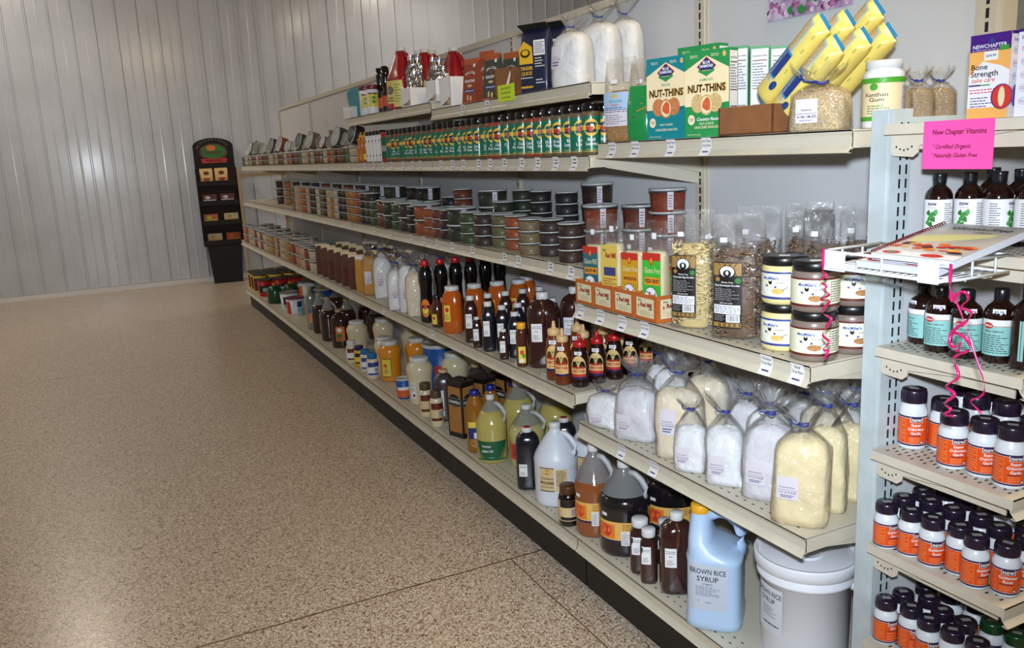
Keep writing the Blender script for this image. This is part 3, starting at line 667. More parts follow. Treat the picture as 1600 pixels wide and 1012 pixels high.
# ---- boxes
def wbox(b, w, d, h, m): b.box(-w/2, w/2, -d/2, d/2, 0, h, m); return b
M('teal_box', (10, 128, 138), .45, coat=.2); M('green_box', (38, 140, 76), .45, coat=.2); M('cream_print', (236, 218, 178), .5); M('nut_black', (34, 26, 22), .5)
M('cracker', (178, 100, 54), .7, noise=.3, nscale=500, c2=(206, 140, 84)); M('cracker_pale', (222, 190, 128), .7, noise=.2, nscale=500); M('navy', (28, 44, 110), .45); M('gold_print', (226, 178, 92), .5)
M('salsa', (176, 52, 30), .6, noise=.5, nscale=700, c2=(230, 120, 60)); M('olive_box', (160, 160, 96), .5)
def cracker_box(key, name, basem, title, sub, crm, topm):
    w_, d, h = .118, .040, .192
    root = wbox(B(), w_, d, h, basem).build(name); b = B(); w = flat(d/2); W2 = w_/2
    b.ngon([(-W2, .066), (W2, .066), (W2, .150), (0, .180), (-W2, .150)], 'cream_print', w, .0003)
    b.ngon([(-W2, .066), (W2, .066), (W2, .076), (0, .046), (-W2, .056)], basem, w, .0005); b.ngon([(-W2, .070), (-.02, .070), (-.035, .052), (-W2, .060)], basem, w, .0006)
    b.ngon([(-.026, .157), (0, .134), (.026, .157), (0, .178)], 'badge_red', w, .0006); b.ngon([(-.0235, .157), (0, .1365), (.0235, .157), (0, .1757)], 'navy', w, .0009)
    b.ngon([(-.022, .146), (-.010, .140), (0, .135), (.010, .140), (.022, .146), (.02, .151), (0, .1465), (-.02, .151)], 'green_box', w, .0011)
    b.text('BLUE', 0, .165, .0085, 'paper', w, .0014, bold=.03); b.text('DIAMOND', 0, .157, .0085, 'paper', w, .0014, bold=.03, maxw=.036); b.text('ALMONDS', 0, .1475, .0045, 'gold_print', w, .0014)
    b.text(title, 0, .1275, .0085, basem, w, .0012, maxw=.05)
    for o, m, bd in ((.0006, 'gold_print', .06), (.0012, 'nut_black', .03)):
        b.text('NUT-THINS', 0, .108, .0235, m, w, o, bold=bd, maxw=.100 if m == 'nut_black' else .105)
    for s in (-1, 1): b.oval(s*.023, .076, .018, .021, crm, w, .0009, seg=24)
    b.oval(0, .072, .018, .023, crm, w, .0013, seg=24); b.oval(0, .072, .0145, .019, 'cream_print', w, .0016, seg=24); b.oval(.001, .073, .0115, .015, 'salsa', w, .0019, seg=9, fn=lambda k: 1+.12*((k*7) % 3-1))
    b.oval(-.041, .040, .0095, .0115, 'cream_print', w, .0009); b.text('Wheat\nFree', -.041, .040, .0050, 'ink', w, .0012)
    if sub: b.text(sub, .004, .040, .0100, 'paper', w, .0009, shear=.3, bold=.02)
    b.text('NUT & RICE', 0, .030 if sub else .034, .0072, 'cream_print', w, .0009); b.text('CRACKER SNACKS', 0, .022, .0078, 'cream_print', w, .0009, bold=.01)
    b.text('NET WT 4.25 OZ (120g)', -.034, .006, .0034, 'cream_print', w, .0009)
    for s in (-.034, .022): b.text('Wheat Free\nGluten Free', s*1.0, .180, .0042, 'cream_print', w, .0009)
    b.oval(.047, .180, .0045, .0062, 'gold_print', w, .0009); b.build('front_print', root)
    b = B(); ws = lambda u, v, off: (w_/2+off, u, v); b.patch(-.0175, .0175, .02, .186, 'paper', ws, .0003, n=1); b.text('Nutrition Facts', 0, .171, .0052, 'ink', ws, .0009, bold=.02, maxw=.03)
    for z in (.160, .100, .064): b.patch(-.015, .015, z, z+.0022, 'lab_brown', ws, .0008, n=1)
    b.lines(-.015, .015, .104, .157, 9, 'blue_ink', ws, .0007, seed=3); b.lines(-.015, .015, .024, .060, 10, 'blue_ink', ws, .0007, seed=5, th=.5)
    b.build('nutrition_panel', root); b = B(); ws2 = lambda u, v, off: (-w_/2-off, -u, v); b.patch(-.0175, .0175, .02, .186, 'paper', ws2, .0003, n=1); b.text('Nutrition Facts', 0, .171, .0052, 'ink', ws2, .0009, bold=.02, maxw=.03)
    for z in (.160, .100, .064): b.patch(-.015, .015, z, z+.0022, 'lab_brown', ws2, .0008, n=1)
    b.lines(-.015, .015, .104, .157, 9, 'blue_ink', ws2, .0007, seed=3); b.lines(-.015, .015, .024, .060, 10, 'blue_ink', ws2, .0007, seed=5, th=.5)
    b.build('nutrition_panel', root); kind(key, root, 'box', w_, h)
cracker_box('pecan', 'cracker_box', 'teal_box', 'PECAN', None, 'cracker', 'teal_box'); cracker_box('almond', 'cracker_box', 'green_box', 'ALMOND', 'Country Ranch', 'cracker_pale', 'green_box')
# ---- clear bags standing, flat-topped (header film): noodle bags, granola, mix bags
def pillow(b, w_, d, h, m, seed=1, top=.0, seg=28, taper=1.0, caps=False):
    ns = smooth_noise(seed); secs = []
    for t in (0, .03, .1, .3, .55, .75, .9, 1.0):
        ky = max(.03, (1-abs(2*max(t, .35)-.7)**2.2/1.69*1.0)) if t > .35 else (.55+.45*(t/.35)**.5)
        secs.append((t*h, w_/2*(1-.06*(t > .95)), max(.0012, d/2*ky), 3.2))
    b.loft(secs, m, seg, lambda p, j, k, t: (p[0]+.002*ns(t, p[2]), p[1]+.0028*ns(t+2, p[2]*1.5)*(1 if j else .3), p[2]), caps=(False, False)); return secs
M('noodle_pale', (222, 204, 150), .6); M('noodle_pale2', (206, 184, 126), .6); M('noodle_dark', (128, 98, 70), .6); M('noodle_dark2', (100, 74, 52), .6)
M('label_black', (26, 22, 22), .4); M('lattice', (158, 124, 68), .5)
def noodle_bag(key, pasta, title, ma, mb):
    root = empty('noodle_bag'); w_, d, h, hc = .105, .062, .285, .205; R = random.Random(sum(map(ord, key)))
    b = B().loft([(z*hc, w_/2*.74*kx, d/2*.70*kx, 3) for z, kx in ((0.01, .8), (.04, .95), (.5, 1), (.9, .92), (1, .6))], mb, 20)
    for i in range(300):
        a = R.uniform(0, 2*pi); z = R.uniform(.012, hc-.005); rx, ry = w_/2*(.94-.12*(i % 3 == 0)), d/2*(.96-.14*(i % 3 == 0)); p = []
        t0 = R.uniform(-1, 1); up_ = R.uniform(-1, 1); n = 5; L_ = R.uniform(.014, .03)
        for k in range(n):
            aa = a+t0*(k/n)*L_/.03*1.1+.12*sin(k*2+i); zz = min(max(z+up_*L_*k/n, .006), hc+.004)
            c_, s_ = cos(aa), sin(aa); p.append((rx*abs(c_)**.66*(1 if c_ > 0 else -1), ry*abs(s_)**.66*(1 if s_ > 0 else -1), zz))
        b.tube(p, .0021, ma if i % 3 else mb, 4)
    b.build('contents', root)
    q = B(); pillow(q, w_+.004, d+.006, h, 'clear_film', seed=len(title)); q.build('bag_film', root)
    l = B(); yf = d/2+.0055; w = lambda u, v, off: (-u, yf+off-6*u*u, v)
    u0, u1, z0, z1 = -.046, .014, .030, .180
    l.patch(u0, u1, z0, z1, 'label_black', w, .0003)
    for za, zb in ((.150, .178), (.032, .042)):
        l.patch(u0+.001, u1-.001, za, zb, 'lattice', w, .0006); n = 6
        for k in range(-3, 8):
            for s in (-1, 1):
                x0 = u0+k*.0105; pts = []
                ya, yb_ = za, zb; xa, xb = x0, x0+s*(zb-za)*.62
                if s < 0: xa, xb = x0+(zb-za)*.62, x0
                if max(xa, xb) > u1-.001 or min(xa, xb) < u0+.001: continue
                l.ngon([(xa, za), (xa+.0016, za), (xb+.0016, zb), (xb, zb)], 'label_black', w, .0009)
    l.oval(-.016, .158, .0175, .0150, 'label_black', w, .0012); l.oval(-.016, .159, .0150, .0125, 'oval_white', w, .0015); l.oval(-.016, .1545, .0085, .0085, 'label_black', w, .0018); l.oval(-.016, .156, .0032, .0048, 'oval_white', w, .0021)
    l.oval(-.036, .141, .0050, .0050, 'lattice', w, .0012); l.oval(.006, .139, .0062, .0062, 'leaf_dark', w, .0012)
    l.text('Gluten Free', -.016, .1345, .0052, 'paper', w, .0012); l.text(title, -.016, .1275, .0060, 'paper', w, .0012, bold=.02, maxw=.052)
    l.lines(-.042, .008, .092, .121, 7, 'seal_silver', w, .001, seed=2); l.text('NET WT 8 OZ', -.018, .087, .0042, 'paper', w, .0012)
    l.patch(-.044, .011, .062, .083, 'paper', w, .0009); l.lines(-.042, .009, .064, .081, 5, 'blue_ink', w, .0012, seed=9)
    l.patch(-.018, .010, .0435, .0605, 'paper', w, .0009)
    x = -.015
    while x < .008: q_ = R.choice((.0006, .0011)); l.patch(x, x+q_, .046, .059, 'ink', w, .0012, n=1); x += q_+R.choice((.0007, .0012))
    l.lines(-.043, -.021, .045, .060, 4, 'seal_silver', w, .001, seed=6); l.build('label', root)
    s = B(); ws = lambda u, v, off: (-u, .016+off, v); s.patch(-.034, -.020, .222, .233, 'paper', ws, .0003, n=1).build('price_sticker', root)
    kind(key, root, 'bag', w_, h)
noodle_bag('egg_noodle', 1, 'Homestyle Egg Noodles', 'noodle_pale', 'noodle_pale2'); noodle_bag('rice_noodle', 2, 'Rice Homestyle Noodles', 'noodle_dark', 'noodle_dark2')
# ---- mill bags in orange trays
M('mill_red', (190, 48, 36), .5); M('mill_teal', (44, 100, 110), .5); M('mill_yellow', (214, 186, 84), .5); M('mill_mustard', (196, 150, 34), .5); M('mill_green', (62, 178, 52), .5)
M('mill_orange', (226, 146, 44), .5); M('flour_bag_tan', (210, 198, 160), .7); M('tray_orange', (196, 104, 38), .6, noise=.06, nscale=60); M('tray_in', (120, 66, 36), .8); M('tray_paper', (224, 214, 176), .55); M('mill_ink', (150, 40, 36), .5)
def mill_bag(key, m, l1, l2, back=False):
    root = empty('mix_bag'); w_, d, h = .074, .044, .175; hc = .120
    B().loft([(0, w_/2*.9, d/2*.9, 5), (.006, w_/2*.97, d/2, 5), (hc*.6, w_/2*.98, d/2, 5), (hc*.95, w_/2*.92, d/2*.85, 4), (hc, w_/2*.8, d/2*.6, 3)], 'flour_bag_tan', 24).build('contents', root)
    q = B(); pillow(q, w_+.003, d+.004, h, 'clear_film', seed=len(l1)+3); q.build('bag_film', root)
    l = B(); w = lambda u, v, off: (-u, d/2+.0035+off, v); W2 = .033
    l.patch(-W2, W2, .008, .118, m, w, .0003, n=1)
    if back:
        l.text("Bob's", -.018, .108, .0070, 'nut_black', w, .0009, bold=.02); l.text('Red Mill', .006, .098, .0130, 'mill_ink', w, .0009, shear=.2, bold=.04, maxw=.05)
        l.patch(-.022, .026, .060, .076, 'blue_ink', w, .0009, n=1); l.lines(-.026, .028, .015, .056, 9, 'mill_ink', w, .0009, seed=2)
    else:
        l.patch(-W2, W2, .104, .118, 'mill_red', w, .0006, n=1); l.oval(0, .104, .007, .008, 'mill_red', w, .0009); l.oval(0, .104, .004, .005, 'mill_orange', w, .0012)
        l.text(l1, .002, .086, .0150, 'tray_paper', w, .0009, bold=.0, maxw=.056); l.patch(-.026, .030, .060, .074, 'mill_orange', w, .0009, n=1); l.text(l2, .002, .067, .0088, 'nut_black', w, .0012, bold=.04, maxw=.050)
        l.oval(-.003, .036, .025, .021, 'nut_black', w, .0009, seg=26); l.oval(-.003, .036, .0238, .0198, 'paper', w, .0012, seg=26)
        l.text("Bob's", -.016, .047, .0060, 'nut_black', w, .0015, bold=.02); l.text('Red', .001, .040, .0165, 'mill_ink', w, .0015, bold=.05, shear=.1); l.text('Mill', .004, .026, .0165, 'mill_ink', w, .0015, bold=.05, shear=.1)
    l.build('label', root); s = B(); ws = lambda u, v, off: (-u, .012+off, v); s.patch(-.008, .008, .142, .153, 'paper', ws, .0003, n=1).build('price_sticker', root)
    kind(key, root, 'bag', w_, h)
mill_bag('mill_teal', 'mill_teal', 'Gluten FREE', 'BISCUIT MIX'); mill_bag('mill_yellow', 'mill_yellow', '', '', True); mill_bag('mill_mustard', 'mill_mustard', 'Gluten Free', 'BROWN RICE FLOUR'); mill_bag('mill_green', 'mill_green', 'Gluten Free', 'PIZZA CRUST')
def mill_tray():
    w_, d, h, t = .088, .15, .062, .002; b = B()
    b.box(-w_/2, w_/2, d/2-t, d/2, 0, h, 'tray_orange').box(-w_/2, w_/2, -d/2, -d/2+t, 0, h+.06, 'tray_orange'); b.box(-w_/2, w_/2, -d/2, d/2, 0, t, 'tray_orange')
    for s in (-1, 1): x = s*(w_/2-t/2); b.box(x-t/2, x+t/2, -d/2+t, d/2-t, t, h, 'tray_orange')
    root = b.build('display_tray')
    def pr(w, hw):
        l = B(); l.patch(-hw, hw, .008, .054, 'tray_paper', w, .0003, n=1)
        l.patch(-hw, hw, .0532, .054, 'mill_red', w, .0006, n=1); l.patch(-hw, hw, .008, .0088, 'mill_red', w, .0006, n=1); l.patch(-hw, -hw+.0008, .008, .054, 'mill_red', w, .0006, n=1); l.patch(hw-.0008, hw, .008, .054, 'mill_red', w, .0006, n=1)
        l.text("Bob's", -hw*.55, .047, .0065, 'nut_black', w, .0009, bold=.02); l.text('Red Mill', .004, .037, .0135, 'mill_ink', w, .0009, bold=.05, shear=.1, maxw=hw*1.3)
        l.oval(-hw*.72, .034, .0026, .0036, 'mill_red', w, .0009, seg=8); l.oval(-hw*.72, .024, .003, .008, 'flour_bag_tan', w, .0009, seg=8)
        l.ngon([(.012, .028), (.024, .0315), (.030, .0295), (.022, .0275)], 'nut_black', w, .0009); l.lines(-hw*.5, hw*.85, .012, .024, 4, 'mill_ink', w, .0009, seed=3, th=.22); return l
    pr(flat(d/2), .035).build('front_print', root)
    pr(lambda u, v, off: (-w_/2-off, -u+.03, v), .035).build('side_print', root)
    kind('mill_tray', root, 'tray', w_, h)
mill_tray()
# ---- jugs
def mold(key, name, cat, secs, body, cap=None, capm='white_lid', label=None, handle=None, seg=32, liquid=None, cap_name='cap', parts=None):
    """moulded jug: secs like loft ; liquid = (level, material) shows through a milky shell"""
    h = (cap[2] if cap else secs[-1][0]); wd = 2*max(s[1] for s in secs)
    if liquid:
        lv, lm = liquid; inn = [(z+.001, a-.0015, c-.0015, *r) for z, a, c, *r in secs if z < lv]
        i = len(inn); z0, z1 = secs[i-1], secs[min(i, len(secs)-1)]; t = (lv-z0[0])/max(1e-6, z1[0]-z0[0])
        inn.append(tuple([lv]+[z0[j]*(1-t)+z1[j]*t-(.0015 if j < 3 else 0) for j in range(1, len(z0))]))
        inn = [(q[0], *[c+.0015 if k < 2 else c for k, c in enumerate(q[1:])]) for q in inn]; inn[0] = secs[0]
        root = empty(name); B().loft(inn, lm, seg, caps=(True, True)).build('contents', root); B().loft([inn[-1]]+[s for s in secs if s[0] > lv], body, seg, caps=(False, True)).build('jug_shell', root)
    else: root = B().loft(secs, body, seg).build(name)
    if cap:
        r, z0, z1, cx = cap; B().lathe(cone_top(r, z0, z1), capm, 22, cx=cx).build(cap_name, root)
    if handle: b = B(); handle(b); b.build('handle', root)
    if label: b = B(); label(b, loftwrap(secs)); b.build('label', root)
    if parts: parts(root)
    kind(key, root, cat, wd, h); return root
M('hdpe', (216, 222, 232), .4, sss=0); M('blue_hdpe', (176, 202, 232), .4, coat=.15); M('yellow_cap', (232, 170, 34), .45)
film('milky', (238, 240, 240), haze=.42, gloss=.05, cloud=False); film('clear_pet', (240, 242, 242), haze=.03, gloss=.06)
M('apple_cider', (140, 78, 40), .15, coat=.5); M('vanilla_black', (26, 22, 26), .15, coat=.6); M('molasses', (52, 26, 24), .12, coat=.7); M('syrup_brown', (78, 38, 26), .12, coat=.7); M('oil_yellow', (196, 156, 44), .12, coat=.6)
M('oil_pale', (186, 172, 96), .15, coat=.5); M('vinegar', (190, 180, 120), .15, coat=.5); M('navy_syrup', (22, 24, 36), .15, coat=.6); M('amber', (190, 110, 20), .12, coat=.6)
M('lab_green', (20, 92, 56), .5); M('lab_red', (206, 52, 48), .5); M('lab_tan', (212, 188, 140), .5); M('lab_orange', (228, 120, 40), .5); M('lab_yel', (232, 206, 70), .5)
M('milky_solid', (176, 180, 182), .4)
def gal(r=.075, h=.27):   # round gallon jug with a sloping shoulder
    return [(0, r*.9, r*.9, 2.3), (.006, r*.98, r*.98, 2.3), (.02, r, r, 2.3), (h*.50, r, r, 2.2), (h*.56, r*1.02, r*1.02, 2.2), (h*.62, r*.96, r*.96, 2.1), (h*.74, r*.72, r*.72, 2), (h*.86, r*.42, r*.42, 2), (h*.92, r*.25, r*.25, 2), (h*.955, r*.235, r*.235, 2)]
def jughandle(r, h, m, th=.009, x=-1):
    def f(b):
        b.tube([(x*.016, 0.012, h*.90), (x*.034, .016, h*.885), (x*.052, .02, h*.82), (x*.062, .024, h*.74), (x*.064, .026, h*.66), (x*.058, .024, h*.60)], [th*.8, th, th, th, th*.95, th*.8], m, 10)
    return f
M('bucket_w', (228, 230, 238), .38, coat=.2)
def lab_molasses(b, w):
    b.patch(-.050, -.004, .055, .135, 'lab_tan', w, .0006); b.patch(0, .036, .055, .130, 'lab_tan', w, .0006)
    b.patch(-.050, -.004, .055, .058, 'nut_black', w, .001); b.patch(-.050, -.004, .132, .135, 'nut_black', w, .001); b.oval(-.027, .120, .012, .009, 'mill_mustard', w, .001)
    b.text('COOKING', -.027, .098, .0085, 'nut_black', w, .0012, bold=.02, maxw=.04); b.text('MOLASSES', -.027, .084, .0125, 'lab_brown', w, .0012, bold=.04, maxw=.043)
    b.text('UNSULPHURED', -.027, .070, .006, 'nut_black', w, .0012, maxw=.04); b.lines(.003, .033, .075, .126, 9, 'nut_black', w, .0012, seed=5); b.patch(.010, .030, .058, .068, 'paper', w, .0012)
    for k in range(9): b.patch(.012+k*.0019, .0130+k*.0019, .059, .067, 'ink', w, .0014, n=1)
mold('molasses_jug', 'molasses_jug', 'jug', gal(.070, .262), 'hdpe', (.0185, .247, .266, 0), 'white_lid', lab_molasses, jughandle(.070, .262, 'hdpe'))
def lab_cider(b, w):
    b.patch(-.066, .066, .052, .108, 'gold_print', w, .0006); b.patch(-.066, -.022, .058, .100, 'lab_orange', w, .0009); b.oval(-.045, .080, .014, .016, 'lab_red', w, .0012, seg=9, fn=lambda k: 1+.2*(k % 2))
    b.lines(.0, .060, .084, .104, 4, 'lab_brown', w, .001, seed=4); b.patch(-.066, .066, .048, .054, 'vit_purple', w, .0012)
    b.patch(-.004, .020, .040, .082, 'paper', w, .0018); b.text('Nutrition', .008, .078, .0036, 'ink', w, .0026); b.lines(-.002, .018, .043, .075, 8, 'ink', w, .0024, seed=8); b.patch(-.058, -.044, .122, .131, 'paper', w, .0012)
mold('cider_jug', 'vinegar_jug', 'jug', gal(.068, .262), 'milky', (.0185, .247, .266, 0), 'white_lid', lab_cider, jughandle(.068, .262, 'milky_solid'), liquid=(.165, 'apple_cider'))
mold('soy_jug', 'sauce_jug', 'jug', gal(.074, .262), 'milky', (.0185, .247, .266, 0), 'white_lid', lab_cider, jughandle(.074, .262, 'milky_solid'), liquid=(.176, 'vanilla_black'))
def lab_oil(b, w):
    b.patch(-.062, .062, .014, .092, 'lab_green', w, .0006); b.text('Soybean', -.020, .072, .0120, 'paper', w, .0012, bold=.02); b.text('Salad Oil', -.016, .052, .0135, 'paper', w, .0012, bold=.02); b.lines(-.012, .012, .024, .028, 1, 'paper', w, .0012)
mold('oil_jug', 'oil_jug', 'jug', gal(.068, .262), 'milky', (.0185, .247, .266, 0), 'white_lid', lab_oil, jughandle(.068, .262, 'milky_solid'), liquid=(.205, 'oil_pale'))
mold('plain_oil', 'oil_jug', 'jug', gal(.068, .262), 'milky', (.0185, .247, .266, 0), 'white_lid', None, jughandle(.068, .262, 'milky_solid'), liquid=(.200, 'oil_pale'))
def lab_vin(b, w):
    b.patch(-.062, .040, .040, .110, 'lab_red', w, .0006); b.patch(-.012, .022, .044, .106, 'paper', w, .001); b.text('CORN', -.036, .072, .0115, 'nut_black', w, .0012, bold=.04, shear=.2); b.text('SYRUP', -.034, .060, .0125, 'nut_black', w, .0012, bold=.04, shear=.2)
    b.oval(-.036, .095, .010, .008, 'paper', w, .001); b.lines(-.010, .020, .048, .102, 9, 'ink', w, .0014, seed=3)
mold('corn_jug', 'syrup_jug', 'jug', gal(.066, .262), 'milky', (.0185, .247, .266, 0), 'white_lid', lab_vin, jughandle(.066, .262, 'milky_solid'), liquid=(.185, 'vinegar'))
def sq(r, d, h, e=4, sh=.70, nk=.016):
    return [(0, r*.9, d*.9, e), (.005, r*.99, d*.99, e), (.015, r, d, e), (h*sh*.6, r, d, e), (h*sh, r, d, e), (h*(sh+.09), r*.93, d*.93, 3.2), (h*(sh+.16), r*.72, d*.74, 2.6), (h*(sh+.20), nk*1.2, nk*1.2, 2), (h*.955, nk, nk, 2)]
def stk(u, z, w_=.030, h=.045, t=''):
    def f(b, w):
        b.patch(u-w_/2, u+w_/2, z-h/2, z+h/2, 'paper', w, .0008, du=.004); b.lines(u-w_*.42, u+w_*.42, z+h*.2, z+h*.38, 2, 'ink', w, .0014, seed=2); b.lines(u-w_*.35, u+w_*.3, z-h*.4, z-h*.1, 4, 'ink', w, .0014, seed=3)
        if t: b.text(t, u, z+h*.08, .005, 'ink', w, .0014, maxw=w_*.8)
    return f
mold('sq_small', 'syrup_bottle', 'bottle', sq(.0245, .0245, .125), 'molasses', (.0195, .110, .129, 0), 'white_lid', stk(-.007, .070, .026, .042))
mold('sq_dark', 'syrup_bottle', 'bottle', sq(.030, .030, .165), 'navy_syrup', (.0175, .150, .169, 0), 'white_lid', stk(-.010, .080, .028, .052))
mold('sq_plum', 'syrup_bottle', 'bottle', sq(.030, .030, .165), 'molasses', (.0175, .150, .169, 0), 'white_lid', stk(-.010, .080, .028, .052))
mold('sq_mini', 'syrup_bottle', 'bottle', sq(.022, .022, .100), 'molasses', (.0125, .088, .104, 0), 'white_lid', stk(-.006, .045, .024, .040))
mold('half_gal', 'syrup_jug', 'jug', sq(.052, .045, .200, 3.4, .72, .018), 'molasses', (.020, .186, .206, 0), 'white_lid', stk(-.022, .100, .034, .050, 'Maple'),
     lambda b: b.tube([(0, .034, .188), (0, .048, .170), (0, .050, .150), (0, .049, .128), (0, .044, .118)], [.006, .0075, .0075, .007, .005], 'syrup_brown', 8))
mold('tall_dark', 'syrup_bottle', 'bottle', sq(.042, .036, .22, 3.2, .74, .015), 'navy_syrup', (.0180, .204, .222, 0), 'white_lid', stk(-.018, .075, .028, .045), parts=lambda r: B().lathe([(.0125, .2220), (.0125, .2228), (.0001, .2228)], 'lab_red', 16).build('cap_seal', r))
def red_dot(root, h): B().lathe([(.011, h), (.011, h+.0006), (.0001, h+.0006)], 'lab_red', 16).build('cap_seal', root)
red_dot_bottle = mold('sq_reddot', 'syrup_bottle', 'bottle', sq(.030, .030, .165), 'navy_syrup', (.0175, .150, .169, 0), 'white_lid', stk(-.010, .080, .028, .052), parts=lambda r: red_dot(r, .169))
# brown rice syrup: blue oblong jug with loop handle, and the bucket
def brs(b, w):
    b.patch(-.054, .034, .050, .158, 'paper_blue', w, .0006); b.text('BROWN RICE', -.010, .141, .0165, 'ink', w, .0030, bold=.012, maxw=.080); b.text('SYRUP', -.010, .124, .0165, 'ink', w, .0030, bold=.012); b.text('(Organic)', -.010, .113, .0060, 'ink', w, .0030)
    b.lines(-.036, .016, .084, .108, 6, 'ink', w, .0030, seed=2, th=.25); b.text('11', -.030, .072, .006, 'ink', w, .0030); b.text('Net wt', -.008, .070, .0045, 'ink', w, .0030)
M('paper_blue', (190, 200, 214), .5); M('paper_grey', (208, 212, 218), .5)
def blue_jug():
    rx, ry = .062, .075; secs = [(0, rx*.93, ry*.93, 4.5), (.006, rx*1.02, ry*1.02, 4.5), (.020, rx*1.03, ry*1.03, 4.5), (.030, rx*.99, ry*.99, 4.5), (.150, rx*.99, ry*.99, 4), (.160, rx*1.03, ry*1.03, 3.6), (.168, rx*.98, ry*.98, 3.2), (.180, rx*.66, ry*.92, 3, .020, -.0), (.196, rx*.46, ry*.80, 2.8, .032, 0), (.225, rx*.40, ry*.58, 2.4, .034, 0), (.244, .022, .024, 2.2, .034, 0), (.250, .019, .019, 2, .036, 0)]
    root = B().loft(secs, 'blue_hdpe', 36).build('syrup_jug'); B().lathe(cone_top(.0215, .246, .266), 'yellow_cap', 24, cx=.036).build('cap', root)
    pts = [(.018, 0, .238), (-.004, 0, .250), (-.028, 0, .247), (-.048, .0, .230), (-.057, .0, .206), (-.060, .0, .184), (-.056, .0, .160)]
    B().tube(pts, [.013, .0135, .0135, .0135, .0135, .0135, .012], 'blue_hdpe', 14).build('handle', root)
    b = B(); brs(b, loftwrap(secs)); b.build('label', root); kind('blue_jug', root, 'jug', .125, .268)
blue_jug()
def bucket():
    r = .118; h = .245
    root = B().lathe([(r*.86, 0), (r*.87, .004), (r*.90, h-.055), (r*.985, h-.052), (r*.985, h-.046), (r*.97, h-.044), (r*.98, h-.012), (r*.95, h-.010), (.0001, h-.010)], 'bucket_w', 56).build('bucket')
    B().lathe([(r*1.0, h-.030), (r*1.03, h-.028), (r*1.045, h-.004), (r*1.03, h), (r*.985, h), (r*.975, h-.010), (r*.5, h-.0105), (r*.34, h-.011), (r*.33, h-.007), (r*.27, h-.006), (r*.25, h-.010), (r*.10, h-.0102), (r*.09, h-.008), (.0001, h-.008)], 'bucket_w', 56).build('lid', root)
    b = B()
    for s in (-1, 1): b.lathe([(.010, h-.062), (.011, h-.050), (.0001, h-.046)], 'bucket_w', 12, cx=s*r*.99); b.tube([(s*r*.95, 0, h-.056), (s*(r*.99+.010), 0, h-.056)], .007, 'bucket_w', 12)
    b.build('handle_lugs', root)
    pts = [((r+.012)*cos(pi*k/20), -.030-(r*.98)*sin(pi*k/20)*1.02, h-.056-.085*sin(pi*k/20)) for k in range(21)]
    hb = B().tube(pts, .0022, 'seal_silver', 6).build('bail_handle', root)
    b = B(); w = cyl(r*.885, 0); b.patch(-.098, -.012, .065, .178, 'paper_grey', w, .003, du=.004); b.text('BROWN RICE', -.053, .162, .0160, 'ink', w, .0055, bold=.012, maxw=.078); b.text('SYRUP', -.053, .145, .0160, 'ink', w, .0055, bold=.012); b.lines(-.072, -.028, .105, .132, 6, 'ink', w, .0045, seed=3, th=.25); b.lines(-.07, -.02, .084, .092, 1, 'ink', w, .0045, th=.4); b.build('label', root)
    kind('bucket', root, 'bucket', r*2.09, h)
bucket()

# ---- clear deli tubs with lids
TUBC = {'dark brown': (56, 34, 28), 'reddish brown': (120, 58, 38), 'orange': (168, 84, 42), 'tan': (134, 116, 84), 'green': (66, 84, 46), 'dark green': (44, 54, 38), 'purple brown': (62, 44, 44), 'cream': (214, 188, 150), 'gold': (186, 124, 48), 'pink': (214, 150, 130), 'rust': (150, 64, 38), 'yellow': (196, 170, 84), 'red': (160, 44, 36), 'charcoal': (30, 26, 26), 'olive': (112, 108, 68), 'pale': (216, 206, 184)}
def tub(cn, big):
    key = ('big_' if big else 'tub_')+cn
    if key in KINDS: return key
    m = M('fill_'+cn.replace(' ', '_'), TUBC[cn], .6, noise=.38, nscale=230, coat=.25)
    r, h = (.062, .066) if big else (.042, .040)
    root = empty('deli_container' if big else 'spice_tub'); B().lathe([(r*.86, 0), (r*.885, .003), (r*.935, h*.80), (.0001, h*.82)], m, 22).build('contents', root)
    b = B().lathe([(r*.935, h*.80), (r*.95, h*.90), (r*.99, h*.92)], 'clear_shell', 22); b.build('tub_shell', root)
    b = B().lathe([(r*.985, h*.90), (r, h*.91), (r*1.005, h*.97), (r*.985, h*.995), (r*.95, h*.995), (r*.94, h*.955)], 'rim_plastic', 22); b.lathe([(r*.94, h*.955), (r*.5, h*.95), (.0001, h*.95)], 'lid_film', 22); b.build('lid', root)
    if big: s = B(); s.patch(-.010, .010, .006, h*.86, 'sticker', lambda u, v, off: (-(r*.90+off+v*.06)*sin(u/r+.15), (r*.90+off+v*.06)*cos(u/r+.15), v), .0016, du=.003); s.lines(-.007, .007, .012, .05, 5, 'ink', lambda u, v, off: (-(r*.90+off+v*.06)*sin(u/r+.15), (r*.90+off+v*.06)*cos(u/r+.15), v), .0026); s.build('label', root)
    kind(key, root, 'container' if big else 'tub', 2*r, h); return key
M('rim_plastic', (188, 192, 192), .25, coat=.3)
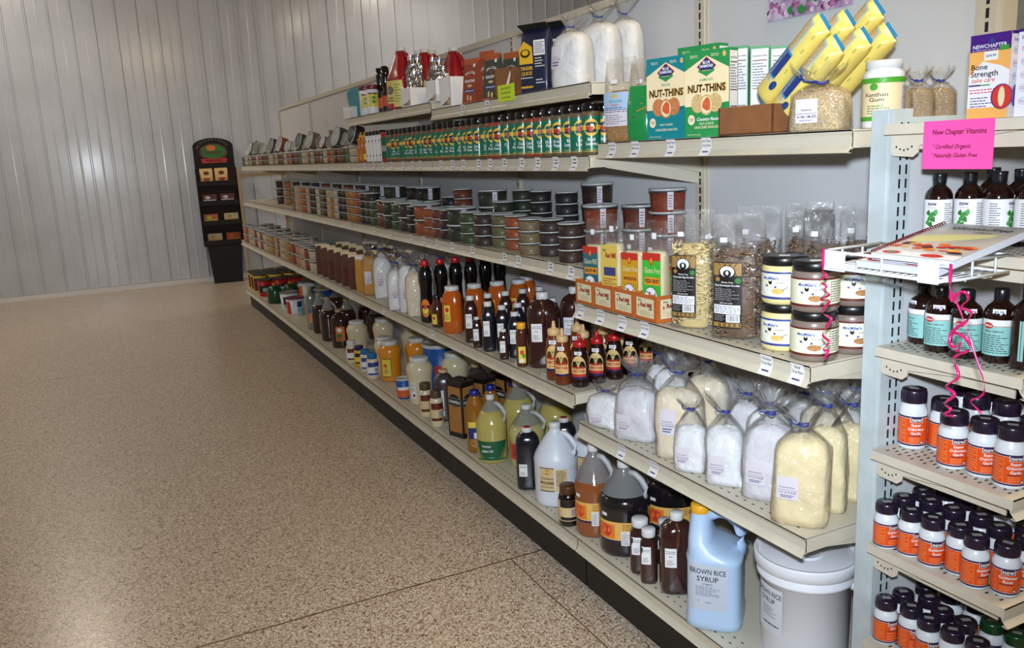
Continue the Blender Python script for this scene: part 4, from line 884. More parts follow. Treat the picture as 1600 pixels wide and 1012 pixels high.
# ---- spice jars
M('spice_green', (8, 108, 82), .35, coat=.25); M('spice_yellow', (232, 186, 70), .45); M('spice_red', (176, 34, 34), .45); M('spice_fill', (110, 92, 66), .4, coat=.5, noise=.3, nscale=500); M('spice_fill_r', (168, 70, 44), .4, coat=.5, noise=.3, nscale=500)
M('gloss_black', (12, 12, 14), .12, coat=.8)
def spice(key, lines, fill='spice_fill'):
    r = .0275; prof = [(r*.93, 0), (r, .004), (r, .112), (r*.96, .118), (r*.9, .121), (.0001, .121)]
    cp = [(r*.93, .119), (r*.97, .121), (r*.97, .140), (r*.93, .1425), (.0001, .1425)]
    def lab(b):
        w = cyl(r, .060); b.patch(-r*2.6, r*2.6, -.050, .046, 'spice_green', w, .0003, du=.004); b.patch(-r*2.6, r*2.6, -.050, -.0485, 'spice_yellow', w, .0006)
        b.patch(-.034, .050, .010, .022, 'spice_yellow', w, .0006, du=.004); b.oval(0, .016, .0225, .0235, 'spice_yellow', w, .0009, seg=26); b.oval(0, .016, .0145, .0155, 'nut_black', w, .0012, seg=18); b.oval(-.002, .014, .009, .009, 'spice_red', w, .0015, seg=9, fn=lambda k: 1+.2*((k % 3)-1)); b.oval(.003, .022, .005, .004, 'paper', w, .0018, seg=8)
        z = -.017
        for t in lines: b.text(t, 0, z, .0125, 'paper', w, .0012, bold=.02, maxw=.040); z -= .0115
        b.lines(-.020, .020, -.046, -.042, 1, 'spice_yellow', w, .0009)
    bottle(key, 'spice_jar', 'jar', prof, fill, (cp, 'gloss_black'), ('label', lab), seg=26)
SPN = [('Basil', 'Leaves'), ('Bay', 'Leaves'), ('Ground', 'Pepper'), ('Cayenne', 'Pepper'), ('Curry', 'Powder'), ('Chili', 'Powder'), ('Celery', 'Salt'), ('Ground', 'Cinnamon'), ('Garlic', 'Powder')]
for i, n in enumerate(SPN): spice('spice%d' % i, n, 'spice_fill_r' if i in (3, 5) else 'spice_fill')
def shaker(key, bodym, capm, accent, r=.022, h=.125):
    def lab(b):
        w = cyl(r, h*.45); b.patch(-r*2.8, r*2.8, -h*.34, h*.34, 'paper', w, .0003, du=.005)
        for s in (-.028, -.004, .020): b.patch(s, s+.009, h*.20, h*.25, 'nut_black', w, .0007, n=2); b.patch(s+.001, s+.006, h*.14, h*.16, accent, w, .0007, n=2); b.patch(s, s+.009, -h*.28, -h*.23, 'nut_black', w, .0007, n=2)
    bottle(key, 'seasoning_shaker', 'shaker', [(r*.95, 0), (r, .003), (r, h*.84), (r*.9, h*.87), (.0001, h*.87)], bodym, (cone_top(r*.97, h*.86, h), capm), ('label', lab), seg=20)
shaker('white_shaker', 'white_plastic', 'gloss_black', 'lab_orange')
M('red_lid', (184, 24, 30), .35, coat=.3); M('maroon_lid', (104, 22, 44), .4, coat=.3)
def veg_shaker():
    r, h = .026, .120
    def lab(b): w = cyl(r, h*.45); b.patch(-r*2.8, r*2.8, -h*.34, h*.38, 'lab_green', w, .0003); b.patch(-r*2.8, r*2.8, -h*.10, h*.10, 'seal_silver', w, .0006)
    bottle('veg_shaker', 'seasoning_shaker', 'shaker', [(r*.95, 0), (r, .003), (r, h*.84), (r*.9, h*.87), (.0001, h*.87)], 'red_lid', (cone_top(r*.97, h*.86, h), 'red_lid'), ('label', lab), seg=20)
    r2 = .030
    def lab2(b): w = cyl(r2, .065); b.patch(-.02, .03, -.03, .03, 'lab_yel', w, .0004); b.patch(-.02, .03, .024, .030, 'maroon_lid', w, .0008); b.oval(.006, .0, .014, .016, 'leaf', w, .0008); b.ngon([(-.02, -.03), (.03, -.012), (.03, -.006), (-.02, -.022)], 'maroon_lid', w, .001)
    bottle('salt_shaker', 'seasoning_shaker', 'shaker', [(r2*.95, 0), (r2, .003), (r2, .108), (r2*.95, .112), (.0001, .112)], 'white_plastic', (cone_top(r2*1.0, .110, .130), 'maroon_lid'), ('label', lab2), seg=22)
veg_shaker()
def honey_bear():
    r = .027; prof = [(r*.8, 0), (r, .006), (r*1.06, .03), (r*.95, .058), (r*.68, .078), (r*.62, .082), (r*.78, .094), (r*.76, .108), (r*.5, .120), (r*.42, .124), (.0001, .124)]
    def ex(root):
        b = B()
        for s in (-1, 1): b.lathe([(.001, .104), (.006, .108), (.0065, .114), (.004, .119), (.0001, .120)], 'amber', 10, cx=s*.018); b.tube([(s*.024, .006, .062), (s*.022, .018, .05), (s*.010, .026, .046)], .006, 'amber', 8)
        b.build('ears_and_paws', root); B().patch(-.013, .013, .012, .040, 'lab_yel', cyl(r*1.04), .0008).build('label', root)
    bottle('honey_bear', 'honey_bottle', 'bottle', prof, 'amber', ([(.012, .122), (.012, .132), (.005, .136), (.004, .150), (.0001, .151)], 'yellow_cap'), None, extra=ex)
honey_bear()
# ---- squeeze bottles with pointed caps
M('tan_cap', (214, 178, 128), .45); M('agave_light', (110, 48, 18), .12, coat=.6); M('agave_dark', (34, 16, 14), .12, coat=.6); M('agave_print', (226, 190, 124), .5); M('agave_red', (190, 52, 30), .5)
def agave(key, body, capm):
    r = .031; prof = [(r*.86, 0), (r*.98, .004), (r*.98, .022), (r*.93, .026), (r, .032), (r, .086), (r*.97, .100), (r*.80, .122), (r*.62, .134), (r*.58, .140), (.0001, .140)]
    cp = [(r*.66, .136), (r*.70, .138), (r*.70, .151), (r*.60, .155), (.0075, .158), (.0055, .172), (.0045, .178), (.0001, .179)]
    def lab(b):
        w = cyl(r, .060); b.oval(0, .010, .026, .040, 'agave_print', w, .0005, seg=30); b.patch(-.026, .026, -.030, .008, 'agave_print', w, .0007); b.patch(-.026, .026, -.030, -.022, 'vit_purple', w, .001)
        if body == 'agave_dark': b.patch(-.026, .026, -.022, -.012, 'mill_red', w, .001)
        for a in range(-2, 3): b.ngon([(a*.0006-.001, .026), (a*.0006+.001, .026), (a*.0045, .040-abs(a)*.002)], 'leaf_dark', w, .0012)
        b.text('ORGANIC', 0, .021, .0046, 'leaf_dark', w, .0012, bold=.02); b.text('AGAVE', 0, .0095, .0120, 'agave_red', w, .0012, bold=.05, maxw=.042); b.text('NECTAR', 0, -.003, .0120, 'agave_red', w, .0012, bold=.05, maxw=.044); b.lines(-.016, .016, -.018, -.011, 1, 'agave_red', w, .0012, seed=2)
    def ex(root): w = cyl(r*.80, .118); B().patch(-.012, .010, -.006, .006, 'paper', w, .0035).text('12.9', -.001, 0, .007, 'ink', w, .0045, bold=.03).build('price_sticker', root)
    bottle(key, 'agave_bottle', 'bottle', prof, body, (cp, capm), ('label', lab), extra=ex)
agave('agave_tan', 'agave_light', 'tan_cap'); agave('agave_red', 'agave_dark', 'red_lid')
# ---- tall black syrup with red cap ; honey jugs ; squeeze honey
def syrup_tall():
    r = .032; prof = [(r*.9, 0), (r, .006), (r, .06), (r*.86, .095), (r*.84, .13), (r*1.0, .155), (r*.96, .185), (r*.70, .205), (r*.55, .212), (.0001, .212)]
    def lab(b): w = cyl(r*.98, .055); b.oval(0, 0, .021, .034, 'lab_orange', w, .0010, seg=22); b.oval(0, -.008, .014, .014, 'lab_yel', w, .0016, seg=12); b.oval(0, .004, .008, .009, 'lab_red', w, .002, seg=10)
    bottle('syrup_tall', 'syrup_bottle', 'bottle', prof, 'gloss_black', (cone_top(r*.62, .208, .228), 'red_lid'), ('label', lab))
syrup_tall()
M('honey_orange', (186, 88, 22), .14, coat=.6)
mold('honey_jug', 'honey_jug', 'jug', [(0, .036, .036, 3.5), (.006, .040, .040, 3.5), (.06, .041, .041, 3.4), (.10, .040, .040, 3.2), (.135, .037, .037, 3), (.150, .030, .030, 2.6), (.157, .0265, .0265, 2.2)], 'honey_orange', (.0285, .154, .170, 0), 'white_lid',
     lambda b, w: (b.patch(-.028, -.004, .045, .105, 'lab_yel', w, .0008), b.oval(-.016, .088, .008, .009, 'lab_red', w, .0012, seg=9), b.lines(-.026, -.006, .050, .072, 3, 'leaf_dark', w, .0012)))
def squeeze_honey():
    r = .027; prof = [(r*.85, 0), (r, .006), (r*1.02, .05), (r*.90, .075), (r*.55, .092), (r*.5, .098), (.0001, .098)]
    def lab(b): w = cyl(r, .03); b.patch(-.020, .004, -.018, .018, 'lab_yel', w, .0006); b.oval(-.008, .004, .006, .006, 'lab_red', w, .001)
    bottle('squat_honey', 'honey_bottle', 'bottle', prof, 'syrup_brown', (cone_top(r*.58, .096, .112), 'gloss_black'), ('label', lab))
    r = .022; prof = [(r*.9, 0), (r, .005), (r, .045), (r*.9, .06), (r, .08), (r*.9, .098), (r*.7, .108), (.0001, .108)]
    def lab2(b): w = cyl(r, .034); b.patch(-.014, .014, -.022, .024, 'lab_yel', w, .0008); b.oval(0, .008, .007, .007, 'lab_red', w, .0012); b.oval(.006, -.002, .006, .006, 'leaf', w, .0012); b.patch(-.012, .004, -.020, -.010, 'paper', w, .0012)
    bottle('yellow_cap_honey', 'honey_bottle', 'bottle', prof, 'syrup_brown', (cone_top(r*.78, .106, .122), 'yellow_cap'), ('label', lab2))
squeeze_honey()
# ---- wide-mouth jars of mayonnaise, mustard, cheese
M('mayo', (218, 206, 170), .3, coat=.4); M('cheese', (226, 142, 30), .3, coat=.4); M('mustard', (214, 176, 60), .35, coat=.3); M('blue_lid', (20, 110, 172), .4); M('navy_lid', (26, 34, 90), .4); M('brown_lid', (84, 68, 50), .45)
def wide(key, body, lidm, r=.068, h=.235, lab=None, name='condiment_jar'):
    prof = [(r*.84, 0), (r*.88, .006), (r*.86, .02), (r*.90, h*.5), (r*.94, h*.62), (r, h*.70), (r*.99, h*.78), (r*.85, h*.86), (r*.66, h*.905), (r*.64, h*.92), (.0001, h*.92)]
    bottle(key, name, 'jar', prof, body, ([(r*.66, h*.90), (r*.71, h*.905), (r*.71, h*.985), (r*.68, h), (r*.4, h*.996), (.0001, h*.996)], lidm), ('label', lab) if lab else None, 'lid', seg=28)
def lab_mayo(b): w = cyl(.062, .08); b.patch(-.040, -.014, -.045, .035, 'paper', w, .001); b.text('MAYO', -.027, .022, .008, 'ink', w, .0016, bold=.02, maxw=.022); b.lines(-.038, -.018, -.01, .012, 3, 'blue_ink', w, .0016); b.patch(-.030, -.018, -.036, -.024, 'navy', w, .0016)
def lab_cheese(b): w = cyl(.0625, .085); b.patch(-.050, .010, -.055, .055, 'lab_green', w, .001); b.patch(-.047, .007, -.051, .051, 'lab_yel', w, .0016); b.ngon([(-.045, .002), (-.030, .024), (-.015, .018), (-.020, -.006)], 'lab_red', w, .0022); b.oval(-.022, -.022, .015, .012, 'oil_pale', w, .0022)
wide('mayo_big', 'mayo', 'white_lid', lab=lab_mayo); wide('mayo_plain', 'mayo', 'white_lid'); wide('cheese_big', 'cheese', 'white_lid', lab=lab_cheese); wide('cheese_plain', 'cheese', 'white_lid')
def smalljar(key, body, lidm, labm, r=.032, h=.10):
    def lab(b): w = cyl(r, h*.42); b.patch(-r*2, r*2, -h*.26, h*.26, labm[0], w, .0006); b.patch(-r*.9, r*1.2, h*.08, h*.26, labm[1], w, .001); b.patch(-r*.9, r*.9, -h*.24, -h*.16, labm[1], w, .001); b.patch(r*.3, r*.9, -h*.12, h*.04, 'seal_silver', w, .001)
    bottle(key, 'condiment_jar', 'jar', [(r*.88, 0), (r, .005), (r, h*.68), (r*.9, h*.78), (r*.75, h*.82), (.0001, h*.82)], body, ([(r*.76, h*.80), (r*.82, h*.81), (r*.82, h*.97), (r*.8, h), (.0001, h)], lidm), ('label', lab), 'lid')
smalljar('small_mayo', 'mayo', 'blue_lid', ('paper', 'lab_blue')); smalljar('small_mustard', 'mustard', 'navy_lid', ('lab_yel', 'nut_black')); smalljar('small_white', 'mayo', 'white_lid', ('paper', 'lab_brown'))
smalljar('garlic_jar', 'mayo', 'brown_lid', ('lab_tan', 'lab_brown'), .030, .125)
smalljar('molasses_jar', 'gloss_black', 'mol_lid', ('lab_tan', 'nut_black'), .034, .122) if M('mol_lid', (84, 48, 26), .4) else None
# ---- tin, oil bottle, buckets, coffee cans, containers
M('tin_black', (24, 20, 20), .35, coat=.2); M('tin_gold', (168, 116, 58), .5); M('tin_top', (70, 64, 60), .35, metal=.3)
def tin():
    w_, d, h = .105, .085, .225; root = wbox(B(), w_, d, h, 'tin_black').build('oil_tin'); B().box(-w_/2-.001, w_/2+.001, -d/2-.001, d/2+.001, h, h+.004, 'tin_top').lathe([(.018, h+.003), (.018, h+.010), (.0001, h+.010)], 'tin_black', 18, cx=-.02).build('tin_top', root)
    for w, hw in ((flat(d/2), .044), (lambda u, v, off: (-w_/2-off, -u, v), .036)):
        b = B(); b.patch(-hw, hw, .020, .205, 'tin_gold', w, .0004, n=1); b.oval(0, .150, hw*.92, .026, 'nut_black', w, .0008, seg=24); b.patch(-hw*1.05, hw*1.05, .128, .160, 'seal_silver', w, .0010, n=1); b.patch(-hw*1.0, hw*1.0, .130, .158, 'nut_black', w, .0013, n=1); b.text('CARAPELLI', 0, .144, .016, 'paper', w, .0018, bold=.03, maxw=hw*1.8); b.build('front_print', root)
    kind('tin', root, 'tin', w_, h)
tin()
M('blue_cap', (28, 40, 130), .4)
mold('corn_oil', 'oil_bottle', 'bottle', [(0, .036, .030, 3), (.006, .040, .034, 3), (.10, .040, .034, 3), (.13, .037, .031, 3), (.17, .040, .034, 3), (.20, .036, .030, 2.8), (.225, .022, .020, 2.2), (.235, .019, .019, 2)], 'amber_oil', (.021, .230, .252, 0), 'blue_cap',
     lambda b, w: (b.patch(-.032, .032, .105, .128, 'lab_yel', w, .0008), b.patch(-.032, .032, .060, .105, 'navy', w, .0008), b.patch(-.010, .030, .062, .085, 'paper', w, .0012), b.oval(0, .040, .026, .018, 'stew', w, .0008))) if M('amber_oil', (150, 96, 20), .12, coat=.6) else None
mold('brown_jug', 'vinegar_jug', 'jug', gal(.062, .25), 'milky', (.0185, .236, .254, 0), 'yellowish', None, jughandle(.062, .25, 'milky'), liquid=(.18, 'molasses')) if M('yellowish', (176, 160, 110), .5) else None
mold('clear_bottle', 'water_bottle', 'bottle', sq(.036, .036, .25, 2.2, .70, .014), 'clearish', (.0165, .238, .256, 0), 'yellowish', lambda b, w: (b.patch(-.02, .02, .10, .125, 'blue_lid', w, .001), b.patch(-.02, .02, .04, .10, 'pale_orange', w, .001))) if M('clearish', (128, 136, 120), .2, coat=.5) else None
mold('juice_jug', 'juice_jug', 'jug', sq(.050, .046, .235, 3, .70, .016), 'molasses', (.0190, .222, .240, 0), 'yellowish', lambda b, w: (b.patch(-.012, .044, .045, .135, 'lab_orange', w, .001), b.oval(.012, .115, .016, .013, 'paper', w, .0016), b.patch(-.006, .03, .05, .09, 'leaf_dark', w, .0016), b.oval(.014, .062, .012, .010, 'lab_red', w, .002)))
mold('grey_jug', 'sauce_jug', 'jug', sq(.052, .050, .25, 2.6, .74, .020), 'plumwine', (.024, .240, .254, 0), 'tan_cap', lambda b, w: (b.patch(-.048, -.004, .03, .16, 'paper', w, .001), b.oval(-.03, .135, .014, .012, 'seal_silver', w, .0016), b.oval(-.016, .065, .010, .020, 'lab_red', w, .0016))) if M('plumwine', (72, 58, 62), .3, coat=.3) else None
def pail(key, r, h, body, lidm, labs, cat='tub', name='pail'):
    root = B().lathe([(r*.82, 0), (r*.84, .004), (r*.97, h*.94), (.0001, h*.94)], body, 26).build(name); B().lathe([(r*.985, h*.93), (r*1.02, h*.935), (r*1.02, h*.985), (r*1.0, h), (r*.92, h*.995), (r*.90, h*.98), (.0001, h*.98)], lidm, 26).build('lid', root)
    if labs:
        b = B(); w = lambda u, v, off: (-(r*(.845+.12*v/h)+off)*sin(u/r), (r*(.845+.12*v/h)+off)*cos(u/r), v)
        for u0, u1, v0, v1, m, o in labs: b.patch(u0*r, u1*r, v0*h, v1*h, m, w, .001+o*.0006)
        b.build('label', root)
    kind(key, root, cat, 2*r, h)
pail('ice_pail', .075, .17, 'white_plastic', 'lid_grey', [(-1.4, -.7, .1, .8, 'lab_orange', 0), (.3, .9, .2, .75, 'navy', 0), (.3, 1.2, .1, .3, 'teal_label', 1)]) if M('lid_grey', (120, 112, 108), .5) else None
pail('red_pail', .075, .17, 'white_plastic', 'maroon_lid', [(-1.5, -.6, .05, .8, 'lab_red', 0), (.2, .8, .45, .8, 'navy', 0), (.2, 1.0, .1, .4, 'teal_label', 0)])
pail('blue_pail', .080, .155, 'lab_bluec', 'pale_lid', [(-.4, 1.0, .3, .6, 'lab_red', 0)]) if (M('lab_bluec', (24, 84, 160), .4), M('pale_lid', (200, 206, 200), .5)) else None
pail('dip_tub', .050, .078, 'lab_bluec', 'pale_lid', [(-2, 2, .08, .45, 'salsa', 0), (-1, 1, .45, .6, 'paper', 0)], 'tub', 'dip_tub')
pail('coffee_can', .064, .155, 'gold_print', 'black_lid', [(-2.8, 2.8, .05, .9, 'lab_yel', 0), (-1, .2, .1, .8, 'lab_brown', 1), (.6, 1.6, .2, .7, 'leaf_dark', 1)], 'can', 'coffee_can') if M('black_lid', (44, 50, 50), .4) else None
pail('red_can', .064, .150, 'red_lid', 'black_lid', [(-1, 1.2, .25, .65, 'nut_black', 0), (-.4, .5, .3, .5, 'teal_label', 1)], 'can', 'coffee_can')
def green_jar():
    r, h = .062, .165
    root = B().lathe([(r*.9, 0), (r, .006), (r, h*.62), (r*.8, h*.80), (r*.5, h*.88), (.0001, h*.88)], 'bottle_green', 22).build('syrup_jug'); B().lathe(cone_top(.017, h*.86, h), 'lab_orange', 16).build('cap', root); kind('green_jar', root, 'jug', 2*r, h)
M('bottle_green', (14, 70, 36), .3, coat=.4); green_jar()
M('choc', (96, 56, 42), .5, coat=.35, noise=.15, nscale=20)
def flatbag(key, m, cat='bag', name='flat_bag', w_=.105, d=.045, h=.19, accent=None, flapm='cream_print'):
    root = B(); pillow(root, w_, d, h*.94, m, seed=len(key)); o = root.build(name); B().box(-w_/2*.95, w_/2*.95, -.002, .002, h*.90, h, flapm).build('header', o)
    if accent: b = B(); w = lambda u, v, off: (-u, d/2+.0005+off-5*u*u, v); b.patch(-w_*.36, w_*.34, .03, h*.55, accent, w, .0006); b.build('label', o)
    kind(key, o, cat, w_, h)
flatbag('choc_bag', 'choc', name='chocolate_bag'); flatbag('choc_bag_l', 'choc', name='chocolate_bag', accent='lab_brown'); flatbag('gold_pack', 'gold_meal', name='meal_bag', flapm='paper')
M('pasta_y', (212, 176, 96), .6, noise=.3, nscale=200)
# ---- top shelf goods
M('punch_red', (150, 16, 28), .3, coat=.4); M('punch_yellow', (222, 208, 124), .5); M('foil', (190, 190, 196), .22, metal=1, bump=1.0, nscale=30); M('terracotta', (140, 62, 40), .6); M('bag_green', (58, 66, 58), .6); M('dark_fold', (22, 30, 26), .6); M('rust_top', (176, 88, 44), .55)
def punch():
    secs = [(0, .062, .056, 4), (.006, .068, .062, 4), (.135, .068, .062, 4), (.150, .066, .060, 3.6), (.20, .050, .044, 3), (.255, .028, .026, 2.4), (.275, .021, .021, 2)]
    root = B().loft(secs, 'punch_red', 30).build('punch_jug'); B().lathe(cone_top(.0215, .272, .292), 'white_lid', 20).build('cap', root)
    B().tube([(-.024, 0, .262), (-.044, 0, .250), (-.060, 0, .222), (-.068, 0, .190), (-.068, 0, .165), (-.060, 0, .150)], [.010, .011, .011, .011, .011, .010], 'punch_red', 10).build('handle', root)
    b = B(); w = loftwrap(secs); b.patch(-.060, .060, .010, .135, 'punch_yellow', w, .0006, du=.005); b.oval(-.018, .090, .026, .020, 'lid_grey', w, .0012); b.ngon([(-.045, .112), (-.010, .124), (-.004, .118), (-.040, .106)], 'lab_orange', w, .0014)
    b.text('Tropical', -.020, .055, .012, 'nut_black', w, .0014, bold=.03); b.text('Fruit Punch', -.018, .042, .011, 'nut_black', w, .0014, bold=.03, maxw=.05); b.lines(.012, .052, .03, .12, 7, 'leaf', w, .0012, seed=4, th=.3)
    for s in (-.035, -.010): b.oval(s, .018, .014, .012, 'red_lid', w, .0014)
    b.build('label', root); kind('punch', root, 'jug', .136, .292)
punch()
def foilbox():
    w_, d, h = .085, .10, .085; b = B().box(-w_/2, w_/2, d/2-.002, d/2, 0, h, 'paper').box(-w_/2, w_/2, -d/2, d/2, 0, .002, 'paper').box(-w_/2, w_/2, -d/2, -d/2+.002, 0, h, 'paper')
    b.box(-w_/2, -w_/2+.002, -d/2, d/2, 0, h, 'paper').box(w_/2-.002, w_/2, -d/2, d/2, 0, h, 'paper'); root = b.build('display_box')
    l = B(); l.ngon([(-.036, .006), (.036, .006), (.036, .030), (.010, .018)], 'lid_grey', flat(d/2), .0004); l.oval(.024, .016, .009, .008, 'tan_cap', flat(d/2), .0008); l.build('front_print', root); kind('foil_box', root, 'box', w_, h)
foilbox()
def foilbag():
    R = random.Random(4); b = B(); secs = []
    for i in range(13):
        t = i/12; secs.append((.16*t, (.034+.010*sin(t*3))*(1-.25*(t > .8)), .014+.008*sin(t*3.1)-.008*(t > .85), 2.6))
    b.loft(secs, 'foil', 26, lambda p, j, k, t: (p[0]+R.uniform(-.0055, .0055), p[1]+R.uniform(-.0055, .0055), p[2]+(R.uniform(-.003, .003) if j else 0)), smooth=False); o = b.build('foil_bag'); kind('foil_bag', o, 'bag', .085, .16)
foilbag()
def gable(key, m, l1, l2, topm='rust_top'):
    w_, d, h = .082, .055, .165; root = empty('coffee_bag')
    b = B().hexa([(-w_/2, -d/2, 0), (w_/2, -d/2, 0), (w_/2, d/2, 0), (-w_/2, d/2, 0), (-w_/2, -.004, h), (w_/2, -.004, h), (w_/2, .004, h), (-w_/2, .004, h)], m)
    b.v = b.v[:4]+b.v[4:]; b.build('bag_body', root); B().box(-w_/2+.001, w_/2-.001, -.006, .006, h-.016, h+.008, topm).build('folded_top', root)
    b = B(); w = lambda u, v, off: (-u, d/2-(d/2-.004)*v/h+off, v)
    for i, c in enumerate(l1): a = (i-(len(l1)-1)/2)*.30; b.text(c, .034*sin(a), .100+.026*cos(a)-.004, .0135, 'paper', w, .0010, bold=.02, rot=-a)
    b.oval(0, .106, .005, .005, 'lab_red', w, .001, seg=6); b.text(l2, 0, .088, .0150, 'paper', w, .001, bold=.03, maxw=.058); b.oval(0, .070, .014, .005, 'tan_cap', w, .001)
    b.patch(-.028, .028, .045, .056, 'lab_blue', w, .001, n=1); b.lines(-.024, .024, .047, .054, 1, 'paper', w, .0014); b.oval(-.008, .025, .005, .012, 'tan_cap', w, .001); b.oval(.010, .022, .006, .010, 'tan_cap', w, .001)
    b.patch(.016, .028, .140, .152, 'paper', w, .0014, n=1); b.patch(-w_/2, w_/2, .004, .010, 'rust_top', w, .001, n=1); b.build('front_print', root); kind(key, root, 'bag', w_, h+.008)
gable('terra_bag', 'terracotta', 'HALCON', 'ROASTING'); gable('green_bag', 'bag_green', 'HALCON', 'ROASTING')
M('navy_bag', (26, 32, 62), .5, coat=.2); M('duck_yellow', (224, 176, 40), .5)
def navybag():
    w_, d, h = .125, .065, .215; root = B().loft([(0, w_/2*.97, d/2, 6), (.005, w_/2, d/2, 6), (h*.7, w_/2, d/2, 5), (h*.9, w_/2*.97, d/2*.6, 4), (h, w_/2*.95, .006, 4)], 'navy_bag', 30).build('litter_bag')
    B().hexa([(-w_/2*.95, -.004, h-.003), (w_/2*.95, -.004, h-.003), (w_/2*.95, .004, h-.003), (-w_/2*.95, .004, h-.003), (-w_/2, .030, h+.016), (w_/2, .030, h+.016), (w_/2, .036, h+.014), (-w_/2, .036, h+.014)], 'dark_fold').build('folded_top', root)
    b = B(); w = flat(d/2); b.ngon([(-.058, .1), (-.058, .15), (-.035, .175), (.0, .155), (.004, .1)], 'duck_yellow', w, .0006); b.oval(-.030, .135, .022, .014, 'nut_black', w, .0010); b.oval(-.030, .137, .015, .009, 'duck_yellow', w, .0014)
    b.text('TENDER', -.026, .085, .016, 'duck_yellow', w, .001, bold=.03, maxw=.055); b.text('QUICK', -.026, .068, .016, 'duck_yellow', w, .001, bold=.03, maxw=.05); b.lines(-.054, .0, .050, .058, 1, 'paper', w, .001); b.lines(-.054, .0, .018, .028, 1, 'duck_yellow', w, .001, th=.7)
    b.patch(.008, .058, .125, .175, 'paper', w, .0008, n=1); b.lines(.012, .055, .13, .17, 6, 'blue_ink', w, .0012, seed=4, th=.4); b.lines(.012, .054, .085, .12, 4, 'paper', w, .001, seed=5); b.lines(.014, .054, .03, .05, 2, 'paper', w, .001, seed=6); b.build('front_print', root); kind('navy_bag', root, 'bag', w_, h+.016)
navybag()
def carton():
    w_, d, h, t = .085, .11, .085, .003; b = B().box(-w_/2, w_/2, d/2-t, d/2, 0, h, 'cardboard').box(-w_/2, w_/2, -d/2, -d/2+t, 0, h, 'cardboard').box(-w_/2, w_/2, -d/2, d/2, 0, t, 'cardboard_in').box(-w_/2, -w_/2+t, -d/2, d/2, 0, h, 'cardboard').box(w_/2-t, w_/2, -d/2, d/2, 0, h, 'cardboard')
    root = b.build('carton'); l = B(); l.ngon([(-.005, .0), (.014, .0), (.042, .060), (.042, .076)], 'paper', flat(d/2), .0004); l.build('shipping_tape', root); kind('carton', root, 'box', w_, h)
carton()
def teal_packets():
    w_, d, h = .10, .09, .085; b = B().box(-w_/2, w_/2, d/2-.002, d/2, 0, h*.62, 'paper').box(-w_/2, w_/2, -d/2, d/2, 0, .002, 'paper').box(-w_/2, -w_/2+.002, -d/2, d/2, 0, h, 'paper').box(w_/2-.002, w_/2, -d/2, d/2, 0, h, 'paper').box(-w_/2, w_/2, -d/2, -d/2+.002, 0, h*1.3, 'paper')
    root = b.build('display_box'); kind('teal_display', root, 'box', w_, h)
    p = B(); pillow(p, .062, .010, .13, 'teal_pack', seed=3); o = p.build('drink_packet'); kind('teal_packet', o, 'packet', .062, .13)
M('teal_pack', (64, 140, 156), .35, coat=.3); teal_packets()
def pepper_grinder():
    r = .020; bottle('grinder', 'pepper_grinder', 'grinder', [(r, 0), (r*1.02, .004), (r, .08), (r*.7, .09), (r*.68, .10), (.0001, .10)], 'nut_black', ([(r*.75, .098), (r*.95, .102), (r*.90, .125), (r*1.0, .14), (r*.9, .185), (.0001, .187)], 'gloss_black'), ('label', lambda b: b.patch(-.03, .03, -.02, .022, 'salsa', cyl(r, .045), .0006)))
pepper_grinder()
# ---- near top shelf
M('granola', (134, 92, 56), .8, noise=.5, nscale=260, bump=.6, c2=(190, 150, 100)); M('label_sky', (168, 196, 226), .5)
def granola_bag():
    root = empty('granola_bag'); w_, d, h = .098, .055, .225
    B().loft([(0, w_/2*.85, d/2*.8, 4), (.01, w_/2*.95, d/2, 4), (.09, w_/2*.96, d/2, 4), (.128, w_/2*.9, d/2*.8, 3), (.138, w_/2*.6, d/2*.4, 3)], 'granola', 26).build('contents', root)
    q = B(); pillow(q, w_+.004, d+.006, h, 'clear_film', seed=9); q.build('bag_film', root)
    l = B(); w = lambda u, v, off: (-u, d/2+.0055+off-4*u*u, v); l.patch(-.044, .044, .042, .132, 'label_sky', w, .0004); l.patch(-.040, .036, .042, .086, 'sticker', w, .0007)
    l.oval(-.002, .122, .012, .005, 'tan_cap', w, .001); l.text('Granola', 0, .109, .0130, 'teal_box', w, .001, bold=.0); l.text('Regular', -.002, .099, .0085, 'salsa', w, .001, bold=.02); l.lines(-.038, .040, .078, .094, 3, 'navy', w, .001, seed=3); l.lines(-.036, .032, .046, .074, 5, 'ink', w, .001, seed=4, th=.25)
    l.patch(-.014, .008, .155, .166, 'paper', w, .0006); l.build('label', root); kind('granola', root, 'bag', w_, h)
granola_bag()
M('pea_green', (30, 136, 70), .35, coat=.5); M('snack_mix', (150, 66, 30), .6, noise=.6, nscale=160, c2=(60, 20, 14))
def snackbag():
    root = B(); S = pillow(root, .075, .05, .115, 'pea_green', seed=5); o = root.build('snack_bag')
    l = B(); w = lambda u, v, off: (-u, .0255+off-5*u*u-max(0, v-.06)*.45, v); l.ngon([(-.012, .048), (.035, .056), (.034, .110), (.016, .104)], 'snack_mix', w, .001)
    for a, c in ((.010, .06), (.018, .075), (.020, .09)): l.ngon([(a-.006, c), (.034, c+.010), (.034, c+.0125), (a-.006, c+.0025)], 'lab_orange', w, .0016)
    l.text('GREEN PEA', -.004, .034, .0055, 'leaf_dark', w, .0016); l.build('front_print', o); kind('snack_bag', o, 'bag', .075, .115)
snackbag()
M('rc_yellow', (236, 214, 112), .4, coat=.4); M('rc_blue', (44, 148, 204), .38, coat=.4); M('rc_cake', (222, 196, 150), .6, noise=.2, nscale=300); M('rc_clear', (190, 214, 210), .3, coat=.4); M('rc_navy', (34, 60, 130), .4)
